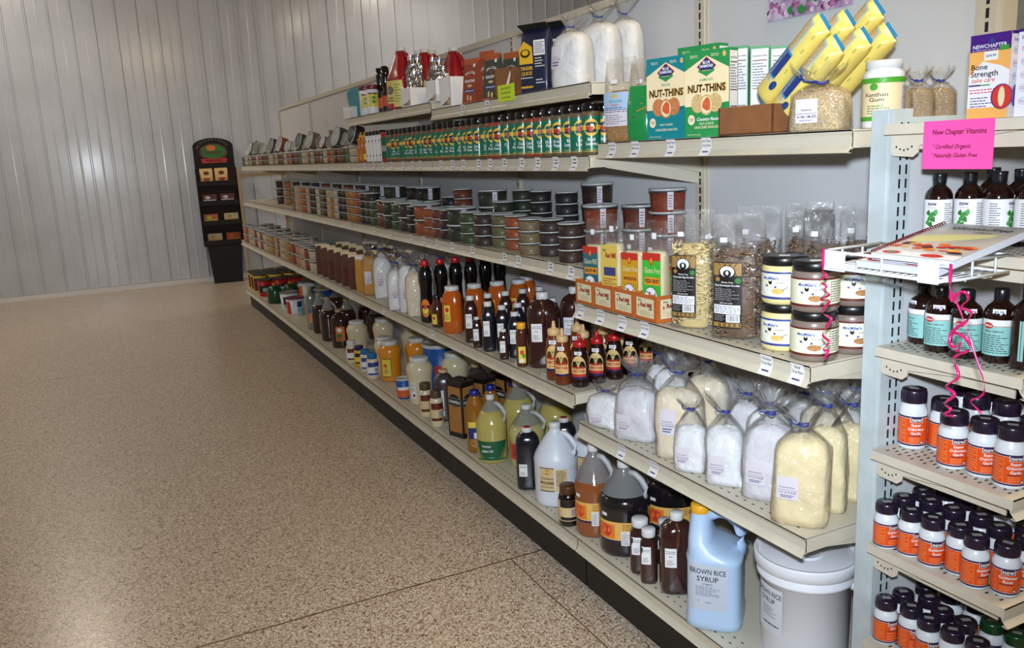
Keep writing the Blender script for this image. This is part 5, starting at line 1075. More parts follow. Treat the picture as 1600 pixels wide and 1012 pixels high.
def rice_cakes():
    r = .032; L_ = .235; ns = smooth_noise(6); secs = [(z*L_, r*k, r*k*q, 2.3) for z, k, q in ((0, 1.05, .06), (.02, 1, .35), (.07, 1, .9), (.12, 1, 1), (.88, 1, 1), (.93, 1, .9), (.98, 1, .35), (1, 1.1, .06))]
    root = B().loft(secs, 'rc_yellow', 26, lambda p, j, k, t: (p[0]+.0012*ns(t, p[2]), p[1]+.0012*ns(t+2, p[2]), p[2]), caps=(False, False)).build('rice_cake_sleeve')
    b = B(); w = loftwrap(secs)
    wc = lambda u, v, off: (-(r+off)*sin(u/r), (r+off)*cos(u/r), v)
    b.patch(-.040, .004, .06, .235, 'rc_clear', wc, .0016); b.patch(-.034, .000, .062, .23, 'rc_cake', wc, .0022); b.patch(-.042, .010, .075, .150, 'rc_blue', wc, .0030); b.oval(.018, .062, .008, .013, 'rc_navy', wc, .0026, seg=14); b.patch(-.015, .010, .080, .145, 'rc_navy', wc, .0033)
    for t, u, s_, m in (('Gluten Free', -.026, .0120, 'paper'), ('Lightly Salted Rice Cakes', -.010, .0062, 'paper')): b.text(t, u, .112, s_, m, wc, .0040, bold=.01, rot=pi/2, maxw=None)
    for z in (.06, .11, .17, .21): b.text('XXX', .022, z, .006, 'leaf_dark', wc, .0026, rot=pi/2)
    b.build('wrapper_print', root)
    B().box(-.024, .024, -.0008, .0008, L_-.002, L_+.008, 'rc_blue').build('crimped_end', root); B().box(-.024, .024, -.0008, .0008, -.006, .002, 'rc_blue').build('crimped_end', root); kind('rice_cakes', root, 'packet', .05, L_)
rice_cakes()
M('xan_green', (74, 158, 44), .45); M('xan_beige', (228, 212, 172), .5)
def xanthan():
    r = .0335; prof = [(r*.95, 0), (r, .004), (r, .116), (r*.97, .124), (r*.80, .132), (.027, .134), (.0265, .140), (.0001, .140)]
    def lab(b):
        w = cyl(r, .062); b.patch(-r*2.9, r*2.9, -.046, .050, 'paper', w, .0003, du=.004); b.patch(-r*2.2, r*.9, -.040, .038, 'xan_beige', w, .0006, du=.004); b.ngon([(-.040+k*.0075, .038) for k in range(11)]+[(.035-k*.0075, .050) for k in range(11)], 'xan_green', w, .0012); b.patch(-r*2.9, r*2.9, .038, .050, 'xan_green', w, .0009, du=.004); b.patch(-r*2.9, r*.55, -.046, -.036, 'xan_green', w, .0009, du=.004)
        b.oval(-.019, .030, .007, .008, 'xan_green', w, .0014); b.text('Xanthan', -.016, .012, .0125, 'nut_black', w, .0012, maxw=.040); b.text('Gum', -.014, .001, .0125, 'nut_black', w, .0012); b.lines(-.030, .006, -.032, -.010, 4, 'leaf_dark', w, .0012, seed=2)
        b.patch(.028, .064, -.030, .034, 'sticker', w, .0014, du=.004); b.lines(.030, .062, -.028, .032, 12, 'ink', w, .002, seed=7)
    bottle('xanthan', 'supplement_bottle', 'bottle', prof, 'white_plastic', ([(.0285, .133), (.0295, .134), (.0295, .149), (.0285, .151), (.0001, .151)], 'white_lid'), ('label', lab), seg=32)
xanthan()
def tray():
    w_, d, h, t = .115, .10, .046, .003; b = B().box(-w_/2, w_/2, d/2-t, d/2, 0, h, 'cardboard').box(-w_/2, w_/2, -d/2, -d/2+t, 0, h, 'cardboard').box(-w_/2, w_/2, -d/2, d/2, 0, t, 'cardboard_in').box(-w_/2, -w_/2+t, -d/2, d/2, 0, h, 'cardboard').box(w_/2-t, w_/2, -d/2, d/2, 0, h, 'cardboard')
    root = b.build('cardboard_tray'); kind('tray', root, 'box', w_, h)
tray()
M('nc_purple', (66, 24, 124), .4, coat=.2); M('nc_orange', (238, 176, 96), .45, coat=.2); M('nc_white', (232, 230, 238), .45)
def vitamin_box():
    w_, d, h = .062, .05, .135; root = wbox(B(), w_, d, h, 'nc_orange').build('vitamin_box'); b = B(); w = flat(d/2)
    b.patch(-w_/2, w_/2, h*.80, h, 'nc_purple', w, .0003, n=1); b.text('NEWCHAPTER', -.001, h*.855, .0090, 'paper', w, .0008, bold=.01, maxw=.052); b.lines(-.027, .013, h*.808, h*.822, 1, 'paper', w, .0008); b.patch(.015, .029, h*.79, h*.845, 'leaf', w, .001, n=1)
    b.ngon([(-.004, h*.90), (.008, h*.90), (.002, h*.955)], 'lab_blue', w, .0006)
    b.ngon([(-w_/2, .018), (w_/2, .018), (w_/2, .075), (.018, .083), (-.01, .092), (-w_/2, .070)], 'nc_white', w, .0003); b.text('Bone', -.0150, .0830, .0125, 'nut_black', w, .0008, bold=.015); b.text('Strength', -.0065, .0720, .0125, 'nut_black', w, .0008, bold=.015, maxw=.043); b.text('take care', -.0085, .0620, .0100, 'salsa', w, .0008, shear=.3, maxw=.036)
    b.patch(-.030, -.012, .0530, .0555, 'nc_purple', w, .0008, n=1); b.patch(-.012, .003, .0530, .0550, 'leaf', w, .0008, n=1); b.lines(-.028, .010, .040, .049, 2, 'lab_red', w, .0008, seed=2); b.lines(-.026, .008, .018, .036, 4, 'blue_ink', w, .0008, seed=3)
    b.oval(.022, .034, .0165, .0200, 'nc_purple', w, .0008, seg=26); b.oval(.0225, .034, .0150, .0185, 'lab_red', w, .001, seg=26); b.oval(.022, .034, .005, .016, 'xan_beige', w, .0013, seg=12); b.ngon([(-.008, .093), (.013, .093), (.013, .107), (-.008, .107)], 'paper', w, .0011); b.text('$34.99', .0025, .100, .0055, 'blue_ink', w, .0015, bold=.02)
    pts = [p for p in b.v]; b.build('front_print', root)
    for ws, dd in ((lambda u, v, off: (-w_/2-off, -u, v), d), (lambda u, v, off: (w_/2+off, u, v), d)):
        b = B(); b.patch(-dd/2, dd/2, 0, h*.975, 'nc_white', ws, .0003, n=1); b.patch(-dd/2, dd/2, h*.965, h, 'nc_purple', ws, .0006, n=1); b.text('healthy', -.008, h*.90, .0085, 'nc_purple', ws, .0008, bold=.01)
        for k in range(5): b.oval(-.014, h*(.78-.15*k), .0055, .0055, 'violet_ink', ws, .0006, seg=14); b.oval(-.014, h*(.78-.15*k), .0050, .0050, 'nc_white', ws, .0008, seg=14); b.lines(-.018, -.010, h*(.76-.15*k), h*(.80-.15*k), 2, 'nc_purple', ws, .001, seed=k); b.lines(-.004, .022, h*(.74-.15*k), h*(.82-.15*k), 4, 'blue_ink', ws, .0008, seed=k+9, th=.3)
        b.build('side_print', root)
    kind('vitamin_box', root, 'box', w_, h)
vitamin_box()

# ================================================================== what stands where
ORD = ['first', 'second', 'third', 'fourth', 'fifth', 'sixth', 'seventh', 'eighth', 'ninth', 'tenth', 'eleventh', 'twelfth', 'thirteenth', 'fourteenth', 'fifteenth', 'sixteenth', 'seventeenth', 'eighteenth', 'nineteenth', 'twentieth']
ORD += ['twenty-'+o for o in ORD[:9]]+['thirtieth']+['thirty-'+o for o in ORD[:9]]+['fortieth']+['forty-'+o for o in ORD[:9]]+['fiftieth']
def row(kindk, labels, px, y0, z, dy, top=None, s=None, group=None, k=0, dx=0, sw=None):
    x = xat(px, y0, z); h = KINDS[kindk][3]; sz = hgt((x, y0, z), top)/h if top else (s or 1); n = len(labels)
    for j in range(n): xx, yy = x+dx*j, y0-dy*j; place(kindk, labels[j], xx, yy, z, face_cam(xx, yy, k), sw or s or sz, None, group, sz)
# ---- end cap, vitamins
def ep(kindk, label, z, px, base, top, k=0, group=None, sw=1):
    p = at_z(px, base, z); w_, h = KINDS[kindk][2], KINDS[kindk][3]; d = Vector((p.x-CAM.x, p.y-CAM.y)).normalized()*(w_*sw*.5)
    x, y = p.x+d.x, p.y+d.y; lim = -.0655-w_*sw*.5
    if x > lim: t = (lim-CAM.x)/(x-CAM.x); x, y = lim, CAM.y+(y-CAM.y)*t
    return place(kindk, label, x, y, z, face_cam(x, y, k), sw, None, group, hgt((x, y, z), top)/h if top else sw)
for i, (px, b_, t_) in enumerate([(1431, 691, 605), (1474, 708, 622), (1493, 737, 643), (1530, 748, 653), (1571, 764, 662), (1610, 755, 652)]):
    ep('garlic', ['white garlic capsule bottle with orange label, standing apart nearest the upright', 'white garlic capsule bottle half hidden behind the front bottles, under the ribbon', 'white garlic capsule bottle in front row, just below the ribbon end', 'white garlic capsule bottle in the middle of the front three', 'white garlic capsule bottle standing at the shelf corner, largest of the garlic bottles', 'white garlic capsule bottle cut off by the right edge, garlic shelf'][i], S3, px, b_, t_, k=.25 if i == 1 else -.12*(i == 0), group='garlic capsule bottles')
for i, (px, b_) in enumerate([(1503, 688), (1522, 715), (1545, 697), (1560, 722), (1590, 700), (1594, 728)]):
    ep('garlic', 'white garlic bottle with dark lid in the back rows, '+ORD[i]+' from the left', S3, px, b_, None, k=.6, group='garlic capsule bottles')
gl = ['nearest the upright', 'second from the upright', 'third from the upright', 'third from the shelf corner', 'second from the shelf corner', 'at the shelf corner', 'cut off by the right edge']
for i, (px, b_, t_) in enumerate([(1386, 859, 783), (1417, 872, 795), (1453, 887, 806), (1484, 900, 818), (1517, 917, 831), (1559, 931, 845), (1595, 919, 834)]):
    ep('golden', 'white goldenseal bottle with orange label in the front row, '+gl[i], S4, px, b_, t_, k=[.35, .3, 0, .35, .35, -.25, -.2][i], group='goldenseal bottles')
for i, (px, b_) in enumerate([(1418, 846), (1450, 858), (1484, 870), (1519, 883), (1553, 897), (1588, 908)]):
    ep('golden', 'dark lidded goldenseal bottle in the second row, '+ORD[i]+' from the upright', S4, px, b_, None, k=.5, group='goldenseal bottles')
for i, (px, b_) in enumerate([(1437, 832), (1468, 841), (1506, 852), (1543, 861), (1579, 872)]):
    ep('golden', 'white shouldered goldenseal bottle in the back row, '+ORD[i]+' from the upright', S4, px, b_, None, k=.7, group='goldenseal bottles')
zl = ['nearest the upright', 'second from the upright', 'third from the upright', 'fourth from the upright', 'cut off by the bottom edge']
for i, (px, b_) in enumerate([(1386, 1006), (1416, 1023), (1447, 1041), (1479, 1058), (1509, 1075)]):
    ep('zinc', 'white zinc bottle with orange label in the front row, '+zl[i], S5, px, b_, None, k=[.3, .1, .1, .1, .1][i], group='zinc bottles')
for i, (px, b_) in enumerate([(1411, 991), (1439, 1007), (1468, 1025), (1500, 1044), (1533, 1049), (1576, 1066)]):
    if i < 4: ep('zinc', 'dark lidded zinc bottle in the second row, '+ORD[i]+' from the upright', S5, px, b_, None, k=.5, group='zinc bottles')
    else: ep('greenvit', 'vitamin bottle with a dark green lid, '+('nearer the dark lids' if i == 4 else 'at the lower right corner'), S5, px, b_, None)
for i, (px, b_) in enumerate([(1451, 990), (1486, 1000), (1521, 1013), (1558, 1026), (1592, 1040)]):
    ep('zinc', 'white shouldered zinc bottle in the back row, '+ORD[i]+' from the upright', S5, px, b_, None, k=.7, group='zinc bottles')
for i, (px, b_, k) in enumerate([(1440, 538, -.9), (1470, 553, -.1), (1510, 562, .25), (1553, 569, -.1), (1598, 580, 1.2)]):
    ep('remedy', 'brown medicine bottle with pale teal label, '+['leftmost, turned away', 'second from left, beside the ribbon', 'behind the pink ribbon', 'with white price sticker, right of the ribbon', 'cut off by the right edge'][i], S2, px, b_, [444, 448, 452, 450, 446][i], k=k, group='brown medicine bottles', sw=.80)
for i, (px, b_, t_, k) in enumerate([(1471, 381, 271, -.45), (1511, 382, 269, -.35), (1553, 384, 268, 0), (1597, 386, 267, 0), (1549, 370, 262, .9), (1586, 372, 264, .9)]):
    ep('leafbottle_b' if i in (2, 3) else 'leafbottle', 'dark bottle with white mint leaf label, '+['leftmost above the wire basket', 'second from left above the basket', 'third, label side facing out', 'at the right edge above the books', 'tucked behind the second and third', 'tucked behind at right edge'][i], SB, px, b_, t_, k=k, group='mint leaf bottles', sw=.70)
# ---- carton of vitamins and the pink sign on the top shelf
x1, x2 = xat(1514, .352, S1), xat(1577, .352, S1); s_ = (x1-x2)/.062; xc = (x1+x2)/2
sz_ = hgt((xc, .352, S1), 52)/.135
place('vitamin_box', 'purple and orange bone strength vitamin box facing out above the pink sign', xc, .352-.025*s_, S1, 0, s_, 'box', None, sz_)
place('vitamin_box', 'white sided vitamin box showing its panel, right of the bone strength box', xc-.062*s_/2-.025*s_-.002, .352-.031*s_, S1, -pi/2, s_, 'box', None, sz_)
place('vitamin_box', 'white sided vitamin box peeking out behind the bone strength box', xc+.062*s_/2-.012, .352-.05*s_-.038*s_, S1, -pi/2, s_*.96, 'box', None, sz_*.97)
def sheet(name, p0, p1, y, m, fn, th=.0006):
    w_, h = abs(p1.x-p0.x), abs(p0.z-p1.z); b = B(); b.box(-w_/2, w_/2, -th, 0, 0, h, m); fn(b, flat(0), w_, h); o = b.build(name); o.location = ((p0.x+p1.x)/2, y+th, min(p0.z, p1.z)); return o
M('neon_pink', (255, 84, 172), .6); M('neon_yellow', (206, 236, 40), .6); M('marker', (96, 10, 40), .6)
def pink(b, w, W_, H_):
    b.text('New Chapter Vitamins', .002, H_*.76, H_*.155, 'marker', w, .0004, bold=.02, shear=.1, maxw=W_*.76)
    b.text('* Certified Organic', -W_*.085, H_*.46, H_*.125, 'marker', w, .0004, bold=.02, shear=.25, maxw=W_*.56); b.text('* Naturally Gluten Free', -W_*.045, H_*.28, H_*.125, 'marker', w, .0004, bold=.02, shear=.25, maxw=W_*.66)
tag(sheet('paper_sign', at_y(1444, 190, EY+.001), at_y(1550, 264, EY+.001), EY+.0004, 'neon_pink', pink), 'bright pink handwritten paper sign taped to the top end cap shelf', 'sign')
def note(b, w, W_, H_):
    for i, t in enumerate(('Special ordering for', 'Save in Big Savings', 'over these items')): b.text(t, 0, H_*(.78-.27*i), H_*.17, 'ink', w, .0004, maxw=W_*.8, bold=.01)
tag(sheet('paper_note', at_y(776, 134.5, dA+.012), at_y(803, 156, dA+.012), dA+.0085, 'neon_yellow', note), 'small neon yellow note stuck on the upper shelf edge below a carton', 'sign')
fl_m = M('lilac_print', (206, 196, 226), .6, noise=.35, nscale=16, c2=(150, 110, 160)); M('lilac_dark', (96, 44, 96), .6, noise=.6, nscale=60, c2=(190, 120, 170)); M('lilac_pink', (196, 140, 180), .6, noise=.5, nscale=70, c2=(236, 220, 236))
def floral(b, w, W_, H_):
    R = random.Random(5)
    for i in range(46):
        u = -W_/2+W_*(i % 23+.5)/23; v = R.uniform(.006, .030) if i < 23 else R.uniform(.012, .04)
        b.oval(u, v, R.uniform(.006, .011), min(v-.001, R.uniform(.006, .012)), ['lilac_pink', 'lilac_dark', 'lilac_pink', 'pea_green'][R.randint(0, 3)] if i % 5 else 'lilac_dark', w, .0003+.00002*i, seg=9, fn=lambda k: 1+.15*((k*5) % 3-1))
    for i in range(8): b.oval(-W_/2+.012, .02+i*.02, .009, .010, 'lilac_dark' if i % 2 else 'lilac_pink', w, .0004, seg=8)
    b.text('-In This Section', -.012, .068, .026, 'blue_ink', w, .0018, shear=.2, maxw=W_*.62)
tag(sheet('paper_sign', Vector((.613, 0, 1.80)), Vector((.336, 0, 1.613)), .0015, fl_m, floral), 'lilac flower paper sign pinned on the white back panel near the top edge', 'sign')
# ---- wire basket with cookbooks and curled ribbons
M('wire_white', (226, 232, 240), .3, coat=.5); M('ribbon', (226, 30, 120), .25, coat=.6, metal=.25)
bx0, bx1, by0, by1, bz0, bz1 = -.074, -.312, .362, .512, 1.094, 1.123
o = empty('wire_basket', ((bx0+bx1)/2, by0, bz0)); L0 = Vector(o.location); tag(o, 'white wire basket of cookbooks hooked on the side of the end cap', 'basket')
def rim(z, e=0, r=.018):
    pts = [(bx0, by0, z), (bx0+e, by1-r, z), (bx0+e-r*.3, by1-r*.3, z), (bx0-r, by1+e, z), (bx1+r*1.6, by1+e, z), (bx1+r*.4-e, by1-r*.5, z), (bx1-e, by1-r*2, z), (bx1-e, by0, z)]
    return [Vector(p)-L0 for p in pts]
b = B().tube(rim(bz1), .0026, 'wire_white', 8); b.tube([Vector((bx0, by0, bz1))-L0, Vector((bx1, by0, bz1))-L0], .002, 'wire_white', 6); b.build('rim', o)
b = B().tube(rim(bz0+.0015, .002), .0026, 'wire_white', 8); b.tube([Vector((bx0, by0, bz0+.0015))-L0, Vector((bx1, by0, bz0+.0015))-L0], .002, 'wire_white', 6)
n = 17
for i in range(n): x = bx0+(bx1-bx0)*(i+.5)/n; b.tube([Vector((x, by0, bz0))-L0, Vector((x, by1+.002, bz0))-L0], .0013, 'wire_white', 6)
for yy in (.40, .46): b.tube([Vector((bx0, yy, bz0-.002))-L0, Vector((bx1, yy, bz0-.002))-L0], .0016, 'wire_white', 6)
for x, y in ((bx0, by0+.05), (bx0, by0+.10), (bx1, by0+.03), (bx1, by0+.085), (bx1+.004, by1-.022), (-.20, by1), (-.285, by1), (-.085, by1)): b.tube([Vector((x, y, bz0))-L0, Vector((x, y, bz1))-L0], .0019, 'wire_white', 6)
b.tube([Vector((bx0, by0, bz0+.016))-L0, Vector((bx0, by1-.02, bz0+.016))-L0], .0016, 'wire_white', 6); b.build('wire_body', o)
for xa, xb in ((-.083, -.128), (-.270, -.306)):
    b = B().box(xb-L0.x, xa-L0.x, by1+.002-L0.y, by1+.0035-L0.y, -.003, bz1-bz0+.0025, 'wire_white'); b.build('price_plate', o)
M('book_cover', (214, 210, 206), .3, coat=.5, noise=.1, nscale=9, c2=(186, 186, 184)); M('book_page', (206, 212, 224), .7); M('spiral', (110, 26, 34), .35); M('pale_green', (214, 214, 150), .5)
def cookbook():
    w_, l, t = .152, .180, .012; root = B().box(-w_/2, w_/2, -l, 0, 0, t-.001, 'book_page').build('cookbook'); B().box(-w_/2, w_/2, -l, 0, t-.001, t, 'book_cover').build('cover', root)
    w = lambda u, v, off: (-u, -v, t+off)
    b = B(); R = random.Random(3); b.ngon([(-.06, .065), (.0, .085), (.05, .115), (.055, .135), (-.02, .120), (-.07, .10)], 'pale_green', w, .0005)
    for i in range(26): u = -.065+.13*((i*7) % 26)/26; v = .030+R.uniform(0, .034)*(1-abs(u)*4)+.006; b.oval(u, v, R.uniform(.006, .012), R.uniform(.003, .006), ['salsa', 'agave_red', 'lab_orange', 'spice_yellow', 'lab_brown'][i % 5], w, .0007+.00003*i, seg=9)
    for u in (.040, .050, .058): b.oval(u, .048+u*.2, .016, .0055, 'mill_red' if u < .055 else 'lab_orange', w, .0018, seg=12)
    b.oval(.055, .030, .014, .004, 'nut_black', w, .0018, seg=12)
    b.patch(-w_/2+.008, w_/2, .0, .021, 'nc_white', w, .0006, n=1); b.oval(-.045, .011, .017, .008, 'mill_red', w, .001, seg=14); b.oval(.030, .011, .020, .008, 'mill_red', w, .001, seg=14); b.oval(-.045, .011, .010, .004, 'pea_green', w, .0013, seg=10)
    b.text('Gluten-Free', .008, .155, .0215, 'nut_black', w, .0009, shear=.35, maxw=.11); b.text('cookbook', .022, .138, .0075, 'ink', w, .0009, shear=.3); b.build('cover_print', root)
    b = B(); n = 30
    for i in range(n):
        y = -.006-(l-.012)*i/(n-1); b.tube([(w_/2-.004, y, t+.0003), (w_/2-.001, y, t+.004), (w_/2+.004, y, t+.002), (w_/2+.004, y, .002), (w_/2, y, -.0004)], .0011, 'spiral', 5)
    b.build('spiral_binding', root); kind('cookbook', root, 'book', w_, t)
cookbook()
tl = radians(11)
for i, (cx, cy, cz, rr, lb) in enumerate([(-.215, .497, 1.099, .02, 'spiral bound cookbook lying lower left in the wire basket'), (-.243, .4975, 1.1145, -.02, 'spiral bound gluten free cookbook lying on top in the basket')]):
    place('cookbook', lb, cx, cy, cz, tilt=(-tl, 0, rr))
def ribbon_px(name, pts, wd, label, y=.5185):
    """curled ribbon: a flat strip following the hanging curl, twisting as it goes"""
    P = []
    for i, (px, py, dy) in enumerate(pts): p = at_y(px, py, y+dy); P.append(p)
    F = []                                    # catmull-rom
    for i in range(len(P)-1):
        p0, p1, p2, p3 = P[max(0, i-1)], P[i], P[i+1], P[min(len(P)-1, i+2)]
        for k in range(6):
            t = k/6; F.append(.5*((2*p1)+(p2-p0)*t+(2*p0-5*p1+4*p2-p3)*t*t+(3*p1-p0-3*p2+p3)*t*t*t))
    F.append(P[-1]); vs = []; fs = []; th = .0003; O_ = P[0]
    for i, p in enumerate(F):
        a = F[max(0, i-1)]; c = F[min(len(F)-1, i+1)]; t = (c-a).normalized(); u = t.cross(Vector((0, 1, 0))); 
        if u.length < .2: u = Vector((1, 0, 0))
        u.normalize(); ang = .9*sin(i*.45); u = (u*cos(ang)+Vector((0, 1, 0))*sin(ang)); nrm = t.cross(u).normalized()*th; hw = wd/2
        vs += [p-u*hw+nrm-O_, p+u*hw+nrm-O_, p+u*hw-nrm-O_, p-u*hw-nrm-O_]
    for i in range(len(F)-1):
        for k in range(4): fs.append((4*i+k, 4*i+(k+1) % 4, 4*i+4+(k+1) % 4, 4*i+4+k))
    b = B(); b.add(vs, fs, 'ribbon', True); o = b.build(name); o.location = O_; return tag(o, label, 'ribbon', None)
ribbon_px('curled_ribbon', [(1287, 388, .001), (1286, 415, .001), (1285, 424, .002), (1291, 430, .010), (1281, 438, .006), (1291, 447, -.004), (1288, 455, .008), (1296, 460, .008), (1283, 468, -.004), (1297, 470, .006), (1288, 480, .004), (1286, 490, -.004), (1299, 498, .006), (1290, 512, .002), (1286, 524, -.004), (1295, 534, .005), (1286, 546, .002), (1294, 548, -.006), (1287, 560, .004), (1293, 556, .008)], .0048, 'pink curled ribbon hanging from the left corner of the wire basket')
ribbon_px('curled_ribbon', [(1486, 412, .001), (1485, 436, .001), (1484, 452, .002), (1488, 470, .006), (1499, 457, .010), (1510, 458, .008), (1512, 468, 0), (1502, 480, -.004), (1517, 487, .006), (1512, 500, .008), (1495, 512, .008), (1482, 526, 0), (1490, 542, -.004), (1502, 536, .006), (1496, 548, .01), (1483, 538, .004), (1490, 520, -.002), (1508, 528, .004), (1516, 545, .006), (1502, 552, .004), (1490, 560, .002), (1494, 572, .002), (1497, 590, .004), (1478, 603, .004), (1492, 616, .006), (1476, 630, .004), (1486, 640, .008), (1474, 648, .004), (1490, 650, .002)], .0046, 'pink curled ribbon with long coils hanging from the right corner of the basket')
ribbon_px('curled_ribbon', [(1488, 456, .003), (1500, 485, .005), (1512, 520, .006), (1526, 560, .006), (1538, 600, .006), (1534, 618, .004), (1517, 626, .006), (1524, 636, .004), (1534, 646, .004)], .0028, 'thin straight pink ribbon tail ending in a short curl, right of the long coils')
# ---- near shelf, top
def nb(px, y, z): return xat(px, y, z)
place('granola', 'clear granola bag with pale blue label at the left end of the near top shelf', nb(965, .32, N1), .32, N1, .35, 1.0, 'bag', None, hgt((nb(965, .32, N1), .32, N1), 92)/.225)
place('granola', 'clear granola bag standing behind the blue label bag', nb(1003, .24, N1), .24, N1, .35, 1.0, 'bag', None, hgt((nb(1003, .24, N1), .24, N1), 92)/.225)
place('snack_bag', 'green pea snack bag leaning between granola and the teal cracker box', nb(1002, .33, N1), .33, N1, .35, 1.0, 'bag', None, hgt((nb(1002, .33, N1), .33, N1), 134)/.115)
def cbx(k, lb, px, y, rz, s, top):
    x = nb(px, y, N1); place(k, lb, x, y, N1, rz, s, 'box', None, hgt((x, y, N1), top)/.192)
cbx('pecan', 'teal pecan cracker box standing in front on the near top shelf', 1049, .325, .30, 1.0, 90)
cbx('almond', 'green country ranch almond cracker box, beside the teal box', 1111, .325, .34, .98, 79)
cbx('almond', 'green almond cracker box standing behind the front two boxes', 1098, .262, .30, 1.0, 72)
for i, px in enumerate((1157, 1188, 1219, 1250)): cbx('almond', 'green cracker box turned to its nutrition panel, '+ORD[i]+' of four from left', px, .115, -pi/2+.78, 1.12, 76)
x = nb(1195, .30, N1); place('tray', 'low brown cardboard tray holding the bottom of the rice cake sleeves', x, .30, N1, .12, 1.30, 'box', None, hgt((x, .35, N1), 166)/.046)
for i, (ly, y, sl) in enumerate([(1, .300, 0), (1, .243, .012), (0, .302, .002), (0, .245, .022), (1, .187, .040), (0, .189, .035)]):
    a = .90; x, z = .270+.058*cos(a)*ly-sin(a)*sl, N1+.029+.058*sin(a)*ly+cos(a)*sl
    place('rice_cakes', 'yellow and blue rice cake sleeve leaning right, '+['front of the upper pair', 'back of the upper pair', 'lowest in front', 'lying behind the lowest sleeve', 'topmost, nearest the back panel', 'rightmost, behind the white supplement bottle'][i], x, y, z, tilt=(.0, -a, 0), s=.79, sz=.92)
x = nb(1285, .325, N1); place('ricebag', 'clear bag of pale rice with white label, beside the cardboard tray', x, .325, N1, .45, .108/.075, 'bag', None, hgt((x, .325, N1), 104)/.108)
q = B(); sw_ = loftwrap([(0, .037, .029, 4), (.07, .0375, .030, 3.6)]); store_label('Sesame', -.008, .034, .030, .040)(q, lambda u, v, off: (sw_(u, v, off)[0], sw_(u, v, off)[1]+.002, v)); q.build('label', KINDS['ricebag'][0])
x = nb(1355, .262, N1); place('xanthan', 'white xanthan gum bottle with green banded label at the shelf end', x, .262, N1, face_cam(x, .262, .1), 1.12, 'bottle', None, hgt((x, .262, N1), 97)/.151)
FREE[0] = True
for i, (px, y) in enumerate([(1397, .175), (1432, .115), (1466, .055)]):
    x = nb(px, y, N1); place('grainbag', 'small tied bag of brown grain behind the supplement bottle, '+ORD[i]+' from left', x, y, N1, face_cam(x, y), .76, 'bag', 'small bags of brown grain', hgt((x, y, N1), 106)/.135)
FREE[0] = False
# ---- near shelf, middle
xa, xb = xat(897, .454, N2), xat(1022, .454, N2); tw = (xa-xb)/4; ts = (tw-.0015)/.088
for i in range(4):
    place('mill_tray', 'orange display tray for mixing bags, '+['leftmost at the shelf end', 'second from left', 'third from left', 'rightmost, its side showing'][i], xa-tw*(i+.5), .452-.075*ts*1.0, N2, 0, ts, 'box', 'orange display trays', 1.0*ts*.062/.062)
FREE[0] = True
for i, (kk, px, top, lb) in enumerate([('mill_teal', 921, 343, 'clear bag of biscuit mix with teal and red label'), ('mill_yellow', 955, 336, 'clear bag of flour showing a pale yellow back label'), ('mill_mustard', 985, 350, 'clear bag of flour with mustard yellow label'), ('mill_green', 1033, 346, 'clear bag of pizza crust mix with bright green label')]):
    x = xa-tw*(i+.5)+.004; y = .405; place(kk, lb+', in its orange tray', x, y, N2+.003, .26, .86, 'bag', None, hgt((x, y, N2), top)/.175)
    x2_ = x+.008; place(kk, lb+', second one behind in the tray', x2_-.006, .348, N2+.003, .26, .84, 'bag', None, 1.06)
FREE[0] = False
x = xat(1085, .405, N2); place('egg_noodle', 'tall clear bag of pale egg noodles with black label, beside the orange trays', x, .405, N2, .62, 1.0, 'bag', None, hgt((x, .405, N2), 327)/.285)
x = xat(1160, .395, N2); place('rice_noodle', 'tall clear bag of brown noodles with black label, left of the soup jars', x, .395, N2, .66, 1.06, 'bag', None, hgt((x, .395, N2), 334)/.285)
for i, (px, y, t_) in enumerate([(1128, .31, 335), (1190, .30, 322), (1238, .26, 318), (1262, .19, 316), (1305, .25, 322), (1345, .18, 318)]):
    x = xat(px, y, N2); place('rice_noodle', 'brown noodle bag in the back rows behind the soup jars, '+ORD[i]+' from left', x, y, N2, .55, .95, 'bag', 'brown noodle bags', hgt((x, y, N2), t_)/.285)
def stackjar(kk, px, y, z, n, labs, s, k=0, sz=None):
    x = xat(px, y, z); h = KINDS[kk][3]*(sz or s)
    for j in range(n): place(kk, labs[j], x, y, z+j*(h+.0003), face_cam(x, y, k), s, 'jar', None, sz)
stackjar('soup_blue', 1215, .392, N2, 2, ['blue banded soup jar, lower of the left stack', 'blue banded soup jar, upper of the left stack'], 1.0, k=-.15)
stackjar('soup_brown', 1271, .398, N2, 2, ['brown banded soup jar, lower one at the shelf corner', 'brown banded soup jar, upper one behind the curled ribbon'], 1.0, k=.15)
stackjar('soup_brown', 1338, .293, N2, 2, ['brown banded soup jar, lower of the stack beside the white upright', 'brown banded soup jar, upper of the stack beside the upright'], 1.0, k=.5)
def tubstack(cn, big, px, y, z, n, lab, s=1.0, group=None, k=0, sz=None, x=None):
    key = tub(cn, big); x = xat(px, y, z) if x is None else x; h = KINDS[key][3]*(sz or s)*.985
    for j in range(n):
        t_ = '' if n == 1 else ', '+(['lower', 'upper'] if n == 2 else ['bottom', 'middle', 'top'] if n == 3 else ['bottom', 'second', 'third', 'top'] if n == 4 else ['bottom', 'second', 'middle', 'fourth', 'top'])[j]+' in stack'
        place(key, lab+t_, x+.0008*sin(j*3+px), y+.0008*cos(j*5), z+j*h, face_cam(x, y, k), s, None, group, sz)
for i, (cn, px, y, n, szz) in enumerate([('rust', 1045, .080, 3, 1.05), ('reddish brown', 1000, .080, 2, 1.16), ('rust', 940, .19, 2, 1.2), ('dark brown', 935, .075, 3, 1.1)]):
    tubstack(cn, True, px, y, ZC, n, 'large tub of %s spice seen above the mix bags, %s stack' % (cn, ORD[i]), .93, 'large spice tubs at the middle shelf end', sz=szz)
